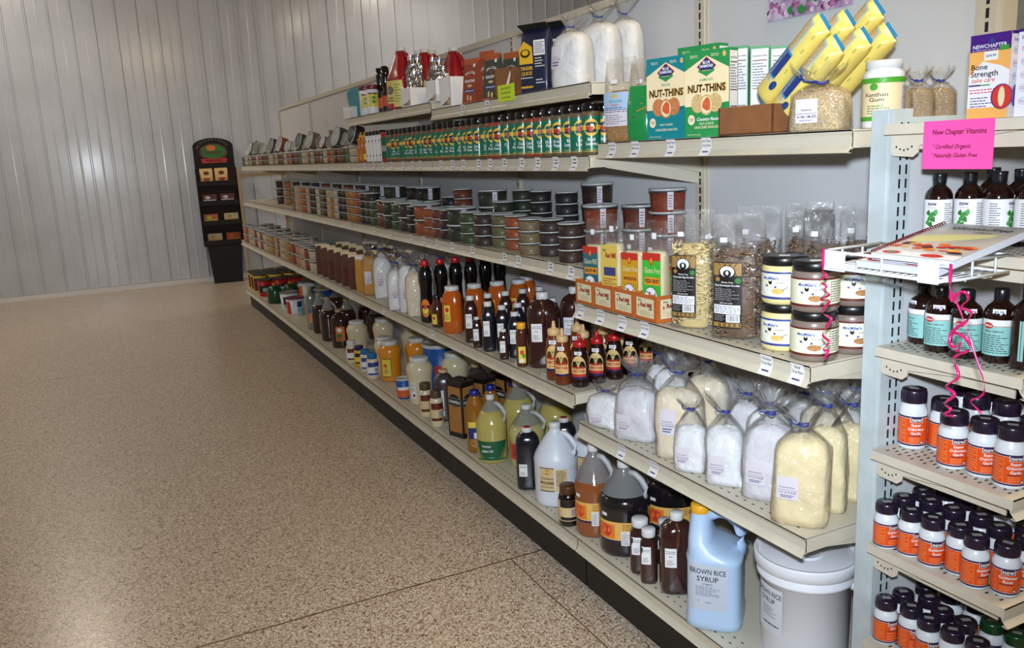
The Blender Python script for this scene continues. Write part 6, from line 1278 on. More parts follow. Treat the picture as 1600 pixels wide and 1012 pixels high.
# ---- near shelf, flour bags
FB = [('fb1', 931, .400, 588, 1.0, .45, 'white sweet rice flour bag at the left end of the flour shelf'), ('fb2', 988, .395, 560, 1.0, .5, 'squat pale tapioca flour bag, second from left in front'), ('fb3', 1064, .385, 560, 1.0, .7, 'cream flour bag standing on its corner, third from left in front'),
      ('fb4', 1090, .412, 625, .85, .6, 'small white flour bag squeezed beside the cream bag'), ('fb5', 1124, .405, 610, .92, .6, 'white brown rice flour bag left of the buckwheat bag'), ('fb6', 1187, .392, 615, 1.0, .55, 'pale buckwheat flour bag in the middle front of the flour shelf'),
      ('fb7', 1249, .400, 632, 1.0, .6, 'large yellowish bean flour bag at the shelf corner'), ('fb8', 1296, .335, 610, .85, .6, 'plain yellowish flour bag behind the large bean flour bag'), ('fb8', 1335, .300, 625, .95, .6, 'plain yellowish flour bag beside the white upright')]
for kk, px, y, top, s, k, lb in FB:
    x = xat(px, y, N3); place(kk, lb, x, y, N3, k, s, 'bag', None, hgt((x, y, N3), top)/KINDS[kk][3])
for i, (kk, px, y, top) in enumerate([('fb2', 960, .29, 545), ('fb5', 1005, .28, 532), ('fb1', 1045, .27, 540), ('fb3', 1122, .27, 545), ('fb6', 1158, .26, 590), ('fb1', 1205, .28, 600), ('fb2', 1228, .19, 590), ('fb3', 1285, .23, 597), ('fb5', 1322, .19, 590)]):
    x = xat(px, y, N3); place(kk, 'tied clear flour bag in the back row of the flour shelf, '+ORD[i]+' from left', x, y, N3, .5, .95, 'bag', 'back row flour bags', hgt((x, y, N3), top)/KINDS[kk][3])
# ---- base deck, near
def deck(kk, lb, px, y, top=None, s=None, k=0, rz=None, cat=None, group=None, sz=None):
    x = xat(px, y, ZE); szz = hgt((x, y, ZE), top)/KINDS[kk][3] if top else (sz or s or 1)
    return place(kk, lb, x, y, ZE, face_cam(x, y, k) if rz is None else rz, s or szz, cat, group, szz)
FREE[0] = True
deck('bucket', 'large white lidded bucket of rice syrup under the near shelf corner', 1256, .314, s=.92, k=-.38, sz=1.0)
deck('blue_jug', 'pale blue syrup jug with yellow cap, left of the white bucket', 1119, .396, top=787, s=1.06, k=-.12)
FREE[0] = False
deck('half_gal', 'large dark maple syrup jug with white cap, beside the blue jug', 1051, .405, top=797, s=.86, k=.1, )
deck('sq_small', 'small square syrup bottle, leftmost of the front small ones', 1001, .428, top=810, s=1.15); deck('sq_small', 'small square syrup bottle between its neighbour and the large dark jug', 1021, .425, top=823, s=.95)
deck('sq_small', 'small square syrup bottle behind the front pair', 1040, .340, s=1.0); deck('sq_small', 'small square syrup bottle behind the large dark syrup jug', 1074, .345, s=1.0)
deck('soy_jug', 'black filled gallon jug with orange label, left of the small bottles', 974, .385, top=717, s=1.0, k=-.1); deck('soy_jug', 'black filled gallon jug hidden in shadow behind the small bottles', 1050, .215, s=1.05)
deck('cider_jug', 'gallon jug of brown vinegar with pale orange label', 933, .40, top=695, s=.86, k=-.1); deck('molasses_jar', 'small dark molasses jar with brown lid in front of the white jug', 889, .445, top=757, s=.92)
deck('molasses_jug', 'white gallon jug of cooking molasses with tan label', 871, .385, top=659, s=1.03, k=-.05); deck('molasses_jug', 'white gallon jug in shadow behind the vinegar jug', 925, .235, s=1.0)
deck('tall_dark', 'black syrup bottle with red spot on its white cap', 827, .415, top=667, s=1.0); deck('tall_dark', 'black syrup bottle behind the white molasses jug', 884, .25, top=652, s=1.0)
deck('corn_jug', 'clear corn syrup gallon jug with red label', 811, .345, top=632, s=1.02); deck('oil_jug', 'pale yellow salad oil gallon jug with green label', 777, .385, top=614, s=.86, k=-.1)
deck('plain_oil', 'yellow oil gallon jug without label behind the corn syrup jug', 838, .22, top=606, s=1.0); deck('plain_oil', 'yellow oil gallon jug behind the green label jug', 812, .26, s=1.0)
for i in range(3): deck('corn_oil', 'clear amber oil bottle with blue cap, '+['in front beside the oil tin', 'second, behind the first', 'third, farthest back'][i], (746, 776, 806)[i], (.425, .325, .225)[i], top=(610, 601, 596)[i], s=.92, group=None)
for i in range(3): x = xat(722, .40, ZE); place('tin', 'black and gold olive oil tin, '+['foremost', 'second from front', 'rearmost'][i], x, .395-.1*i, ZE, .35, .85, 'tin', None, hgt((x, .395, ZE), 590)/.235)
deck('grey_jug', 'grey plum coloured jug with tan cap left of the oil tins', 697, .375, top=577, s=.84); deck('grey_jug', 'grey plum coloured jug with tan cap in the back row', 748, .22, top=568, s=.9)
deck('garlic_jar', 'small jar with brown lid before the large mayonnaise jar', 667, .432, top=598, s=1.0, k=.1); deck('garlic_jar', 'small jar with brown lid nearest the grey jug', 684, .440, top=610, s=.95)
deck('mayo_big', 'large cream mayonnaise jar with white lid behind the brown lidded jars', 659, .375, top=557, s=.93, k=-.2); deck('mayo_plain', 'large cream jar with white lid in the back row beside the blue pail', 714, .24, top=550, s=.92)
deck('dip_tub', 'blue and red dip tub between orange jug and mayonnaise jar', 632, .42, top=590, s=.75); deck('blue_pail', 'blue pail with pale lid in the back row', 692, .23, top=534, s=1.1)
deck('cheese_big', 'large orange cheese sauce jar with yellow label', 612, .365, top=532, s=.90, k=-.1); deck('cheese_plain', 'large orange cheese sauce jar in the back row', 655, .235, top=527, s=.92)
deck('small_mayo', 'small mayonnaise jar with bright blue lid, nearer one', 584, .440, top=552, s=.98); deck('small_mayo', 'small mayonnaise jar with bright blue lid, farther one', 573, .430, top=546, s=.95)
deck('small_mustard', 'small mustard jar with navy lid on the lower shelf', 563, .425, top=540, s=.95); deck('small_white', 'small white labelled jar at the edge before large cream jar', 551, .440, top=532, s=.95)
deck('mayo_plain', 'large cream jar with white lid, leftmost on the lower shelf', 561, .345, top=501, s=.92); deck('mayo_plain', 'large cream jar with white lid behind the leftmost large jar', 602, .225, top=497, s=.92); deck('mayo_plain', 'large cream jar with white lid half hidden behind the orange jar', 603, .335, top=526, s=.80)
deck('mayo_plain', 'large cream jar in the back row behind the orange jars', 648, .17, s=.95)
deck('juice_jug', 'brown juice jug with orange label beside the leftmost cream jar', 533, .385, top=483, s=.95, k=-.3); deck('brown_jug', 'clear jug of dark vinegar, nearer of the front pair', 516, .39, top=464, s=.85); deck('brown_jug', 'clear jug of dark vinegar, farther of the front pair', 502, .38, top=458, s=.85)
for i, (px, y) in enumerate([(548, .22), (566, .13), (590, .12), (528, .16)]): deck('brown_jug', 'jug of dark vinegar in the shadowed back row, '+ORD[i]+' placed', px, y, s=.92, group='shadowed vinegar jugs')
deck('clear_bottle', 'clear bottle with pale cap beside the dark vinegar jugs', 489, .40, top=448, s=.95); deck('clear_bottle', 'clear bottle with pale cap behind the first one', 503, .29, s=.95)
deck('red_pail', 'white pail with maroon lid and red label, nearer one', 463, .37, top=464, s=.95); deck('ice_pail', 'white pail with grey lid behind the maroon lidded pail', 454, .36, top=455, s=1.0, rz=.3); deck('ice_pail', 'white pail under the shelf in the back row', 484, .17, s=1.1)
deck('blue_pail', 'blue pail in the back row at the far end', 508, .12, s=1.0)
row('green_jar', ['dark green jug with orange cap, '+ORD[i]+' from the front' for i in range(3)], 431, .405, ZE, .132, s=1.0, group='green jugs at the far end')
row('red_can', ['red coffee can with black lid, '+ORD[i]+' from the front' for i in range(3)], 416, .405, ZE, .135, s=1.0, group='red coffee cans')
for c in range(3):
    for j in range(3): x = X(6)-.10-c*.14; y = .40-.135*j; place('coffee_can', 'yellow coffee can with black lid, %s column from far end, %s from the front' % (ORD[c], ORD[j]), x, y, ZE, face_cam(x, y, -.2), .98, 'can', 'yellow coffee cans', 1.05)
# ---- D shelf (lower middle), far section
Z = ZD
row('agave_tan', ['tan capped agave bottle standing alone in front, beside the large dark jug', 'tan capped agave bottle behind the front one', 'tan capped agave bottle third back, left row', 'brown topped agave bottle at the back, left row'], 868, .428, Z, .085, top=501, sw=.92, k=-.2)
row('agave_tan', ['tan capped agave bottle at the shelf end, beside the red caps', 'tan capped agave bottle second back, right row', 'tan capped agave bottle third back, right row', 'tan capped agave bottle fourth back, right row'], 888, .426, Z, .075, top=513, sw=.85, k=-.2, dx=.01)
row('agave_red', ['red capped dark agave bottle in front at the shelf end', 'red capped dark agave bottle, second back', 'red capped dark agave bottle, third back', 'red capped dark agave bottle, fourth back', 'red capped dark agave bottle, rearmost'], 900, .412, Z, .068, top=521, sw=.9, k=-.2, dx=.004)
x = xat(851, .375, Z); place('half_gal', 'large brown syrup jug with handle and white cap, left of the agave bottles', x, .375, Z, face_cam(x, .375, 0), 1.02, 'jug', None, hgt((x, .375, Z), 456)/.206)
place('half_gal', 'large brown syrup jug in shadow behind the front one', x+.02, .24, Z, face_cam(x, .24, 0), 1.02, 'jug', None, hgt((x, .375, Z), 456)/.206)
D1 = 'syrup_bottle'
def dput(kk, lb, px, y, top, s, k=0): x = xat(px, y, Z); place(kk, lb, x, y, Z, face_cam(x, y, k), s, None, None, hgt((x, y, Z), top)/KINDS[kk][3])
dput('yellow_cap_honey', 'small honey bottle with yellow cap on the syrup shelf', 817, .440, 504, .88)
dput('sq_reddot', 'dark square bottle, red spot on cap, beside the yellow cap honey', 804, .405, 487, .80); dput('sq_mini', 'tiny dark syrup bottle with white cap, nearer of two', 789, .445, 514, .75); dput('sq_reddot', 'dark square bottle, red spot on cap, between plum and black bottles', 767, .432, 471, .80)
row('sq_dark', ['black square bottle with white cap in front, between the red spot caps', 'black square bottle, second back', 'black square bottle, third back', 'black square bottle, fourth back', 'black square bottle, rearmost'], 784, .400, Z, .072, top=477, sw=.80)
dput('sq_mini', 'tiny dark syrup bottle with white cap, farther of two', 747, .447, 495, .80)
row('sq_plum', ['plum coloured square bottle with white label in front', 'plum coloured square bottle, second back', 'plum coloured square bottle, third back', 'plum coloured square bottle, fourth back', 'plum coloured square bottle, rearmost'], 738, .428, Z, .074, top=462, sw=.84)
row('honey_jug', ['orange honey jug with white lid and yellow label, foremost', 'orange honey jug, second back', 'orange honey jug, third back', 'orange honey jug, fourth back', 'orange honey jug, rearmost'], 711, .415, Z, .086, top=447, sw=1.0, k=-.2)
dput('squat_honey', 'squat brown honey bottle with black cap in front of black bottles', 685, .430, 461, 1.0, -.3)
row('syrup_tall', ['tall black syrup bottle with red cap, foremost', 'tall black syrup bottle with red cap, second back', 'tall black syrup bottle with red cap, third back', 'tall black syrup bottle with red cap, fourth back', 'tall black syrup bottle with red cap, fifth back', 'tall black syrup bottle with red cap, rearmost'], 669, .428, Z, .070, top=407, sw=.95, k=-.25)
WB = [('pinkish', 653, .415, 402, 'pinkish starch bag beside the tall black bottles'), ('whitecorn', 641, .40, 388, 'white tied starch bag, second left of the black bottles'), ('whitecorn', 624, .435, 400, 'white tied starch bag standing foremost'), ('whitecorn', 601, .385, 378, 'tall white tied starch bag right of the gold bag'), ('goldbag', 582, .40, 378, 'golden meal bag between chocolate bags and white bags')]
for kk, px, y, top, lb in WB: dput(kk, lb, px, y, top, 1.08)
for i, (px, y) in enumerate([(648, .28), (668, .20), (690, .12), (628, .20), (612, .28), (715, .10)]): x = xat(px, y, Z); place('whitecorn', 'white tied starch bag in the back row, '+ORD[i]+' placed', x, y, Z, face_cam(x, y), 1.0, 'bag', 'back row starch bags', 1.05)
for i, px in enumerate((572, 561, 549, 538, 527, 517, 508)):
    for j in range(3):
        x = xat(px, .415, Z)+.0*j; y = .415-.13*j
        if j < 2 or i % 2: place('gold_pack' if i == 0 else ('choc_bag' if i % 2 else 'choc_bag_l'), ('white edged golden packet' if i == 0 else 'brown chocolate bag')+', %s from the white bags, %s row' % (ORD[i], ['front', 'second', 'back'][j]), x, y, Z, .75, 1.0, 'bag', 'chocolate bags' if i else None, 1.0)
R = random.Random(11)
cl = ['cream', 'gold', 'pale', 'pink', 'yellow', 'rust', 'cream', 'orange']
px = 500; i = 0; xx = xat(500, .41, Z)
while xx < X(6)-.08:
    big = R.random() < .55; cn = cl[(i*3+R.randint(0, 2)) % 8]; key = tub(cn, big); s = 1.02; n = 2 if big else 3
    tubstack(cn, big, 0, .41-(.0 if big else -.012), Z, n, 'tub of %s food, %s column from chocolate bags' % (cn, ORD[i]), s, 'food tubs on the lower shelf', x=xx, sz=1.25 if not big else 1.15)
    if i % 3 == 0: cn2 = cl[R.randint(0, 7)]; tubstack(cn2, True, 0, .27, Z, 2, 'tub of %s food behind the %s food tub column' % (cn2, ORD[i]), 1.0, 'food tubs on the lower shelf', x=xx+.03, sz=1.15)
    xx += (.132 if big else .095); i += 1
# ---- C shelf: spice tubs
Z = ZC
first = [('dark brown', 0, 894, 3), ('purple brown', 0, 863, 3), ('tan', 0, 831, 3), ('orange', 0, 808, 3), ('olive', 0, 786, 3), ('purple brown', 0, 759, 3), ('green', 0, 737, 3)]
i = 0; xs_ = []
for cn, bg, px, n in first:
    s = 1.0; yy = dC-.046-(.05 if px in (863, 808, 786) else 0)*.6; tubstack(cn, False, px, yy, Z, n, 'small tub of %s spice, middle shelf front row, %s column' % (cn, ORD[i]), s, 'spice tubs on the middle shelf'); xs_.append(xat(px, yy, Z)); i += 1
pat = [('dark green', 1, 2), ('dark brown', 0, 3), ('reddish brown', 0, 3), ('orange', 0, 3), ('orange', 1, 2), ('charcoal', 0, 3), ('purple brown', 1, 2), ('green', 0, 3), ('dark green', 1, 2), ('reddish brown', 1, 2), ('green', 0, 3), ('purple brown', 0, 4), ('charcoal', 0, 4), ('orange', 0, 4), ('gold', 0, 4), ('gold', 0, 4), ('charcoal', 0, 4), ('charcoal', 0, 4), ('pale', 0, 4), ('gold', 0, 3), ('cream', 0, 4), ('dark brown', 0, 4), ('olive', 0, 4), ('pale', 0, 4), ('charcoal', 0, 4), ('dark brown', 0, 4), ('cream', 0, 4), ('orange', 0, 4), ('gold', 0, 4), ('pink', 0, 4), ('cream', 0, 4), ('olive', 0, 4)]
xx = xs_[-1]+.106
for cn, bg, n in pat:
    if xx > X(6)-.06: break
    y = dC-.070 if bg else dC-.046; sz = 1.0
    tubstack(cn, bool(bg), 0, y, Z, n, '%s tub of %s spice, middle shelf front row, %s column' % ('large' if bg else 'small', cn, ORD[i]), 1.0, 'spice tubs on the middle shelf', x=xx, sz=1.0 if bg else (1.0 if xx < 3.2 else 1.05)); i += 1
    nx = pat[min(i-7, len(pat)-1)][1]; xx += (.064 if bg else .043)+(.064 if nx else .043)+.002
# second row: fewer, taller stacks at the back
i = 0
for px, cn, bg, n in [(888, 'charcoal', 0, 5), (848, 'charcoal', 0, 5), (815, 'dark green', 0, 5), (792, 'dark green', 0, 4), (762, 'dark green', 1, 3), (727, 'reddish brown', 0, 5), (700, 'charcoal', 0, 4), (668, 'charcoal', 1, 3), (648, 'charcoal', 1, 3), (622, 'dark green', 1, 3), (598, 'dark green', 1, 3), (575, 'dark brown', 1, 3), (556, 'reddish brown', 1, 3), (538, 'dark brown', 1, 3), (520, 'rust', 1, 3), (503, 'dark brown', 1, 3), (488, 'charcoal', 1, 3), (472, 'dark brown', 1, 3), (458, 'gold', 1, 3), (445, 'dark brown', 1, 3)]:
    y = .255 if bg else .265; y = .20 if px > 800 else y
    x = xat(px, y, Z)
    tubstack(cn, bool(bg), 0, y, Z, n, '%s tub of %s spice, middle shelf back row, %s stack' % ('large' if bg else 'small', cn, ORD[i]), .98, 'back row spice tubs', x=x); i += 1
# ---- B shelf: green spice jars, shakers, bears, small tubs
Z = ZB; y0_, y1_ = dB-.032, dB-.092
kk_ = ['spice0', 'spice0', 'spice1', 'spice2', 'spice2', 'spice3', 'spice3', 'spice4', 'spice4', 'spice6', 'spice5', 'spice5', 'spice7', 'spice7', 'spice8']
x = xat(931, y0_, Z); x = max(x, X(1)+.033); i = 0; xe = xat(612, y0_, Z)
while x < xe:
    kk = kk_[i] if i < len(kk_) else 'spice%d' % (i*5 % 9)
    place(kk, 'green labelled spice jar with black cap, front row, %s from the near end' % ORD[i], x, y0_+.002*sin(i*2), Z, face_cam(x, y0_, .25*sin(i*1.7)), .96, 'jar', 'green labelled spice jars', 1.0)
    place(kk, 'green labelled spice jar with black cap, second row, %s from the near end' % ORD[i], x+.026, y1_, Z, face_cam(x, y1_, .3*sin(i*2.3)), .96, 'jar', 'green labelled spice jars', 1.0)
    x += .0575 if i % 4 else .063; i += 1
for j in range(2): xx = x+.012+.0*j; place('veg_shaker', 'green shaker with red lid at the end of the spice jars, '+['front', 'behind'][j], xx, y0_-.075*j, Z, face_cam(xx, y0_), 1.05, 'shaker', None, 1.12)
for j in range(5): xx = x+.075+.055*j; place('white_shaker', 'white labelled shaker with black cap, %s from the red lidded shaker' % ORD[j], xx, y0_-.004, Z, face_cam(xx, y0_), 1.05, 'shaker', 'white labelled shakers', 1.18)
for j in range(4): xx = x+.365+.062*(j % 2); place('honey_bear', 'bear shaped honey bottle, %s' % ['nearer one in front', 'farther one in front', 'nearer one behind', 'farther one behind'][j], xx, y0_-.065*(j//2), Z, face_cam(xx, y0_), 1.0, 'bottle', None, 1.0)
xx = x+.50; i = 0; cs = ['cream', 'pale', 'olive', 'green', 'rust', 'dark brown', 'gold', 'orange', 'pale', 'olive', 'red', 'green', 'cream', 'tan']
key = 0
while xx < X(6)-.03:
    cn = cs[i % 14]; tubstack(cn, False, 0, dB-.044, Z, 2, 'tub of %s spice on upper shelf, %s column from honey' % (cn, ORD[i % 50]), .93, 'small tubs on the upper shelf', x=xx, sz=1.0)
    if i % 3:
        c2 = cs[(i*3+2) % 14]; kt = tub(c2, i % 4 == 1)
        hh = KINDS[kt][3]; place(kt, 'clear tub of %s spice tipped on edge above the %s column' % (c2, ORD[i % 50]), xx+.02, dB-.085, Z+.080+KINDS[kt][2]/2*.9, tilt=(radians(-74 if i % 2 else -70), 0, face_cam(xx, .3)-1.2), s=.92, group=None)
    xx += .082; i += 1
for j in range(2): xt = xat(528, .26, Z); tubstack('rust', False, 0, .26, Z, 5, 'small tub of rust spice beneath the far upper shelf end', 1.0, 'rust tubs in the tall stack', x=xt) if j == 0 else None
# ---- A shelves
Z = A1
def aput(kk, lb, px, y, top=None, s=1, rz=None, sz=None, z=None, group=None):
    z_ = z or Z; x = xat(px, y, z_)
    if x > X(2)-.02: z_ = A2; x = max(xat(px, y, z_), X(2)+.05)
    elif z_ == A1: x = min(x, X(2)-.05)
    place(kk, lb, x, y, z_, face_cam(x, y) if rz is None else rz, s, None, group, hgt((x, y, z_), top)/KINDS[kk][3] if top is not None else sz)
aput('bigwhite', 'large tied white flour bag with purple print, foremost on the upper shelf', 899, .285, 22, .88, rz=.35); aput('bigwhite', 'large tied white flour bag behind the foremost one', 936, .20, 2, .88, rz=.4); aput('bigwhite', 'large tied white flour bag nearest the upright, above the granola', 975, .10, -4, .80, rz=.4)
aput('bigwhite', 'large white flour bag half hidden behind the navy bag', 870, .16, 30, .75, rz=.4)
aput('navy_bag', 'navy blue paper bag with yellow print between carton and white bags', 842, .305, 38, .88, rz=.45); aput('navy_bag', 'navy blue paper bag standing behind the first navy bag', 866, .215, 36, .88, rz=.45)
aput('carton', 'small open brown carton with white tape strip', 806, .315, 107, 1.0, rz=.25); aput('green_bag', 'dark green coffee bag with folded top, left of the carton', 774, .315, 84, .95, rz=.3); aput('green_bag', 'dark green coffee bag with folded top behind the carton', 803, .235, 82, .95, rz=.3)
aput('terra_bag', 'terracotta coffee bag with folded top beside the white display boxes', 741, .32, 92, .95, rz=.3); aput('terra_bag', 'terracotta coffee bag with folded top in the back row', 765, .20, 80, .95, rz=.3)
aput('foil_box', 'white slant cut display box next to the terracotta bag', 713, .32, 121, .95, rz=.15); aput('foil_box', 'white slant cut display box second from the terracotta bag', 690, .315, 127, .85, rz=.15)
for i, (px, y, t_) in enumerate([(690, .30, 104), (672, .25, 92)]): x = xat(px, y, A2); place('foil_bag', 'crumpled silver foil bag, '+['standing in the white display box', 'behind the white display boxes'][i], x, y, A2+.003, face_cam(x, y), .8, 'bag', None, hgt((x, y, A2), t_)/.16)
Z = A2
aput('foil_box', 'pale grey display box at the joint of the two upper shelves', 652, .315, 139, 1.0, rz=.15); aput('foil_box', 'small white display box at the very end of the far upper shelf', 668, .24, 136, .8, rz=.15)
x = xat(656, .30, Z); place('foil_bag', 'crumpled silver foil bag standing in the pale grey box', x, .305, Z+.003, face_cam(x, .3), .85, 'bag', None, hgt((x, .3, Z), 86)/.16)
for i, (px, y, t_) in enumerate([(633, .315, 74), (664, .23, 74), (703, .13, 75), (628, .20, 79), (656, .10, 79), (686, .07, 79)]):
    aput('punch', 'red punch jug with white cap, '+['foremost with yellow label showing', 'second, behind the foil bag', 'nearest the coffee bags, handle showing', 'back row, leftmost', 'back row, middle', 'back row, rightmost'][i], px, y, t_, .98 if i < 3 else .9, rz=.30 if i < 3 else .3)
for i, (px, y, t_) in enumerate([(606, .325, 103), (598, .285, 106)]): aput('grinder', 'black pepper grinder with red label, '+['nearer the punch jugs', 'nearer the shakers'][i], px, y, t_, 1.0)
for i, (px, y) in enumerate([(585, .33), (573, .325)]): aput('salt_shaker', 'white salt shaker with maroon lid, '+['nearer the grinders', 'nearer the teal packets'][i], px, y, 133+2*i, 1.0)
x = xat(554, .32, Z); place('teal_display', 'white display box holding upright teal packets', x, .32, Z, .2, .9, 'box', None, .75)
for i in range(5): place('teal_packet', 'teal drink packet fanned in the white display box, %s from left' % ORD[i], x+.030-.0155*i, .300+.004*i, Z+.004, tilt=(.05, .30-.11*i, .35), s=1.22, cat='packet', group='teal drink packets')
# ---- cardboard display by the back wall
M('card_black', (16, 14, 16), .75); M('card_brown', (60, 26, 20), .6); M('chip_bag', (226, 190, 130), .35, coat=.4); M('snack_org', (216, 110, 48), .4)
dr = empty('cardboard_display', (8.86, .385, 0)); tag(dr, 'tall black cardboard snack display with arched header standing against the back wall', 'display stand'); dr.rotation_euler = (0, 0, pi/2-.10)
B().hexa([(-.155, -.13, 0), (.155, -.13, 0), (.155, .13, 0), (-.155, .13, 0), (-.185, -.13, .42), (.185, -.13, .42), (.185, .13, .42), (-.185, .13, .42)], 'card_black').build('base', dr)
b = B().box(-.215, .215, -.13, -.12, .42, 1.28, 'card_brown')
for s_ in (-1, 1): b.hexa([(s_*.215-.004, -.13, .42), (s_*.215+.004, -.13, .42), (s_*.215+.004, .13, .42), (s_*.215-.004, .13, .42), (s_*.215-.004, -.13, 1.28), (s_*.215+.004, -.13, 1.28), (s_*.215+.004, .05, 1.28), (s_*.215-.004, .05, 1.28)], 'card_black')
b.build('side_panels', dr)
lv = [.42, .64, .86, 1.075]
for z in lv: yf = .13-.08*(z-.42)/.86; B().box(-.21, .21, -.12, yf, z, z+.012, 'card_black').box(-.21, .21, yf-.008, yf, z, z+.065, 'card_black').build('display_shelf', dr)
pts = [(-.215, 1.27), (.215, 1.27), (.215, 1.52)]+[(.215*cos(a), 1.52+.09*sin(a)) for a in [pi*k/16 for k in range(1, 16)]]+[(-.215, 1.52)]
b = B(); n = len(pts); vs = [(x, -.11, z) for x, z in pts]+[(x, -.10, z) for x, z in pts]; b.add(vs, [tuple(range(n)), tuple(range(n, 2*n))[::-1]]+[(i, i+n, (i+1) % n+n, (i+1) % n) for i in range(n)], 'card_black'); hd = b.build('header', dr)
b = B(); w = lambda u, v, off: (-u, -.10+off, v); b.oval(0, 1.455, .150, .095, 'lab_brown', w, .001, seg=28); b.oval(0, 1.46, .130, .078, 'leaf_dark', w, .002, seg=28); b.oval(-.02, 1.50, .05, .03, 'lab_orange', w, .003, seg=14); b.text('Lancaster', 0, 1.455, .045, 'lab_brown', w, .004, bold=.03, shear=.2)
b.ngon([(-.13, 1.335), (.13, 1.335), (.14, 1.385), (-.14, 1.385)], 'mill_red', w, .003); b.text('POPCORN', 0, 1.36, .035, 'card_brown', w, .004, bold=.03, maxw=.2)
for i in range(13): a = pi*(.12+.76*i/12); b.text('OLDFASHIONED.'[i], -.178*cos(a), 1.465+.125*sin(a), .024, 'seal_silver', w, .002, rot=pi/2-a if False else 0)
b.build('header_print', hd)
M('chip_print', (170, 70, 30), .4)
q = B(); S_ = pillow(q, .14, .07, .19, 'chip_bag', seed=8); o = q.build('snack_bag'); l = B(); w = lambda u, v, off: (-u, .036+off-3*u*u, v); l.oval(0, .06, .05, .03, 'chip_print', w, .001); l.oval(0, .14, .03, .02, 'lab_brown', w, .001); l.build('front_print', o); kind('chips', o, 'bag', .14, .19)
def pk(key, m, m2):
    q = B().box(-.08, .08, -.04, .04, 0, .10, m); o = q.build('snack_box'); l = B(); w = flat(.04); l.patch(-.07, .07, .02, .05, m2, w, .001, n=1); l.oval(-.02, .07, .03, .015, m2, w, .001); l.build('front_print', o); kind(key, o, 'box', .16, .10)
pk('pk_dark', 'lab_brown', 'sticker'); pk('pk_org', 'snack_org', 'lab_yel'); pk('pk_cream', 'cream_print', 'gold_print'); pk('pk_red', 'salsa', 'lab_orange'); pk('pk_pale', 'xan_beige', 'gold_print')
rot_ = dr.rotation_euler[2]; Mr = Matrix.Rotation(rot_, 3, 'Z')
FREE[0] = True
for kk, lx, z, lb in [('chips', .105, 1.075, 'cream and orange snack bag on the top display shelf, left'), ('chips', -.055, 1.075, 'cream and orange snack bag on the top display shelf, right'), ('pk_dark', .10, .86, 'dark snack box with white lettering, left on the second display shelf'), ('pk_dark', -.09, .86, 'dark snack box with white lettering, right on the second display shelf'),
                      ('pk_org', .11, .64, 'orange snack box on the third display shelf'), ('pk_cream', -.11, .64, 'pale yellow snack box on the third display shelf'), ('pk_pale', .09, .42, 'pale snack box on the lowest display shelf'), ('pk_red', -.11, .42, 'red snack box on the lowest display shelf')]:
    v = Mr @ Vector((lx, -.02, 0)); place(kk, lb, 8.86+v.x, .385+v.y, z+.012, rot_, 1.0 if kk == 'chips' else .95, None, None, 1.0 if kk == 'chips' else 1.2)
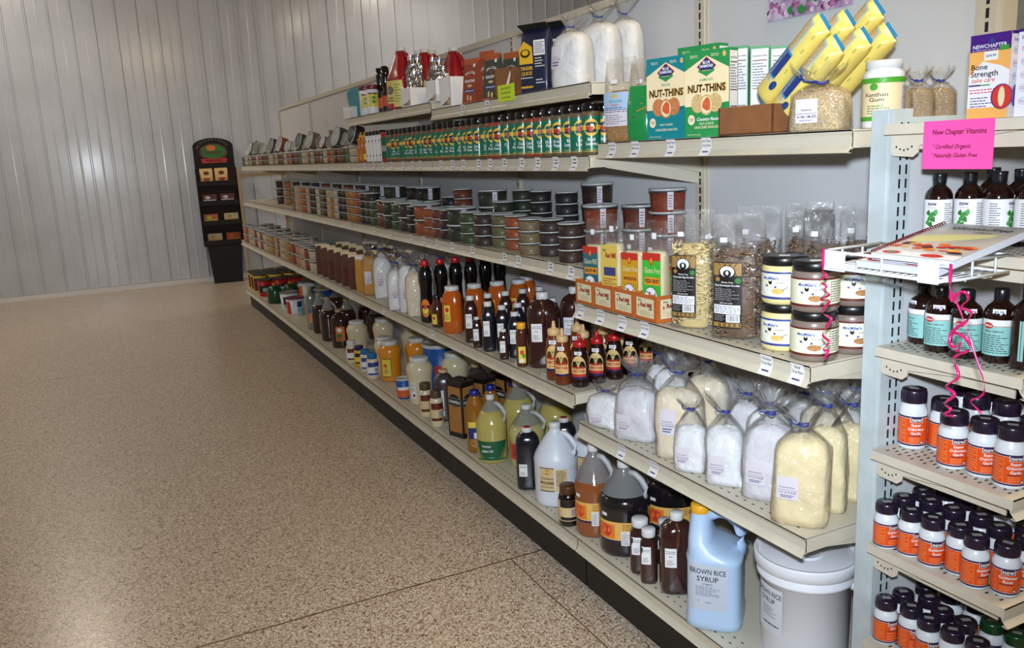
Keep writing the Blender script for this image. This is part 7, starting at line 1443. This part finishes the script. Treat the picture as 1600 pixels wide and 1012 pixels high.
# ---- settle: goods that would touch are nudged apart along the shelf
def settle():
    cl = {}
    for o, f, s, rz, z in BODIES: cl.setdefault((round(o.location.x, 2), round(o.location.y, 2), round(z*0), ), [])
    groups = []; seen = []
    for o, f, s, rz, z in BODIES:
        hx, hy = (f['fx'][1]-f['fx'][0])/2*s+.0006, (f['fy'][1]-f['fy'][0])/2*s+.0006; cx, cy = (f['fx'][0]+f['fx'][1])/2*s, (f['fy'][0]+f['fy'][1])/2*s
        top = z+KF_H(o)
        for g in groups:
            if abs(g['x']-o.location.x) < .004 and abs(g['y']-o.location.y) < .004 and g['z0']-.01 < z < g['z1']+.02: g['o'].append(o); g['z1'] = max(g['z1'], top); break
        else: groups.append(dict(o=[o], x=o.location.x, y=o.location.y, x0=o.location.x, y0=o.location.y, hx=hx, hy=hy, cx=cx, cy=cy, rz=rz, z0=z, z1=top, rnd=f['rm']*s < 1.07*max(hx, hy) and abs(hx-hy) < .12*max(hx, hy)))
    for g in groups: g['px'], g['py'] = g['x'], g['y']
    def axes(g): c, s_ = cos(g['rz']), sin(g['rz']); return ((c, s_), (-s_, c))
    for it in range(60):
        mv = 0
        for i, a in enumerate(groups):
            for b in groups[i+1:]:
                dx, dy = b['x']-a['x'], b['y']-a['y']
                if abs(dx) > .22 or abs(dy) > .22 or a['z1'] < b['z0'] or b['z1'] < a['z0'] or abs(a['z0']-b['z0']) > .02: continue
                ax = axes(a); bx = axes(b)
                ca = (a['x']+ax[0][0]*a['cx']+ax[1][0]*a['cy'], a['y']+ax[0][1]*a['cx']+ax[1][1]*a['cy']); cb = (b['x']+bx[0][0]*b['cx']+bx[1][0]*b['cy'], b['y']+bx[0][1]*b['cx']+bx[1][1]*b['cy'])
                d = (cb[0]-ca[0], cb[1]-ca[1])
                if a['rnd'] and b['rnd']:
                    l = sqrt(d[0]**2+d[1]**2) or 1e-4; pen = max(a['hx'], a['hy'])+max(b['hx'], b['hy'])-l; n = (d[0]/l, d[1]/l)
                else:
                    pen = 9
                    for u in ax+bx:
                        ra = abs(ax[0][0]*u[0]+ax[0][1]*u[1])*a['hx']+abs(ax[1][0]*u[0]+ax[1][1]*u[1])*a['hy']; rb = abs(bx[0][0]*u[0]+bx[0][1]*u[1])*b['hx']+abs(bx[1][0]*u[0]+bx[1][1]*u[1])*b['hy']
                        q = d[0]*u[0]+d[1]*u[1]; p_ = ra+rb-abs(q)
                        if p_ < pen: pen = p_; sg = 1 if q >= 0 else -1; n = (u[0]*sg, u[1]*sg)
                if pen > .0002:
                    k = pen*.52; wa = .5
                    if a['y'] > b['y']+.03: wa = .3
                    elif b['y'] > a['y']+.03: wa = .7
                    a['x'] -= n[0]*k*2*wa; a['y'] -= n[1]*k*2*wa; b['x'] += n[0]*k*2*(1-wa); b['y'] += n[1]*k*2*(1-wa); mv += 1
        for g in groups:
            if g['x'] < -.02: g['x'] = min(g['x'], -.0640-g['hx'])
            if g['x'] > -.02:
                ex = abs(cos(g['rz']))*g['hx']+abs(sin(g['rz']))*g['hy']; ey = abs(sin(g['rz']))*g['hx']+abs(cos(g['rz']))*g['hy']
                if g['rnd']: ex = ey = max(g['hx'], g['hy'])
                if g['z0'] > .1:
                    lo_, hi_ = (0.002+ex*.9, w0-.006-ex) if (abs(g['z0']-N1) < .004 or abs(g['z0']-N2) < .004 or abs(g['z0']-N3) < .004) else (w0+.006+ex*.92 if abs(g['z0']-ZE) > .004 else .004+ex*.9, X(6)-.012-ex)
                    if hi_ > lo_: g['x'] = min(max(g['x'], lo_), hi_)
                yf = next((q for zz, q in ((N1, dN1), (N2, dN2), (N3, dN3)) if abs(g['z0']-zz) < .004), next((q for zz, q in ((A1, dA), (A2, dA), (ZB, dB), (ZC, dC), (ZD, dD), (ZE, dE)) if abs(g['z0']-zz) < .004), 9))
                g['y'] = min(max(g['y'], ey+.012), max(yf-ey*.86, g['py']))
        if not mv: break
    for g in groups:
        dx, dy = g['x']-g['px'], g['y']-g['py']
        for o in g['o']: o.location.x += dx; o.location.y += dy
    print('settle', it, mv, 'max shift', max(sqrt((g['x']-g['px'])**2+(g['y']-g['py'])**2) for g in groups))
def KF_H(o):
    h = 0
    for q in [o]+list(o.children_recursive):
        if q.type == 'MESH' and len(q.data.vertices): h = max(h, max(v.co.z for v in q.data.vertices))
    return h*o.scale[2]
settle()
# ---- black wrapped goods on the far side of the gondola
q = B(); pillow(q, .24, .12, .34, 'gloss_black', seed=4); o = q.build('black_bag'); o.location = (-.10, -.20, 1.345+.06); o.rotation_euler = (0, 0, .6)
tag(o, 'glossy black plastic bag on top of the end cap behind the purple boxes', 'bag')
for k_, v_ in KINDS.items():
    if k_ not in USED:
        for c_ in list(v_[0].children_recursive): bpy.data.objects.remove(c_)
        bpy.data.objects.remove(v_[0])
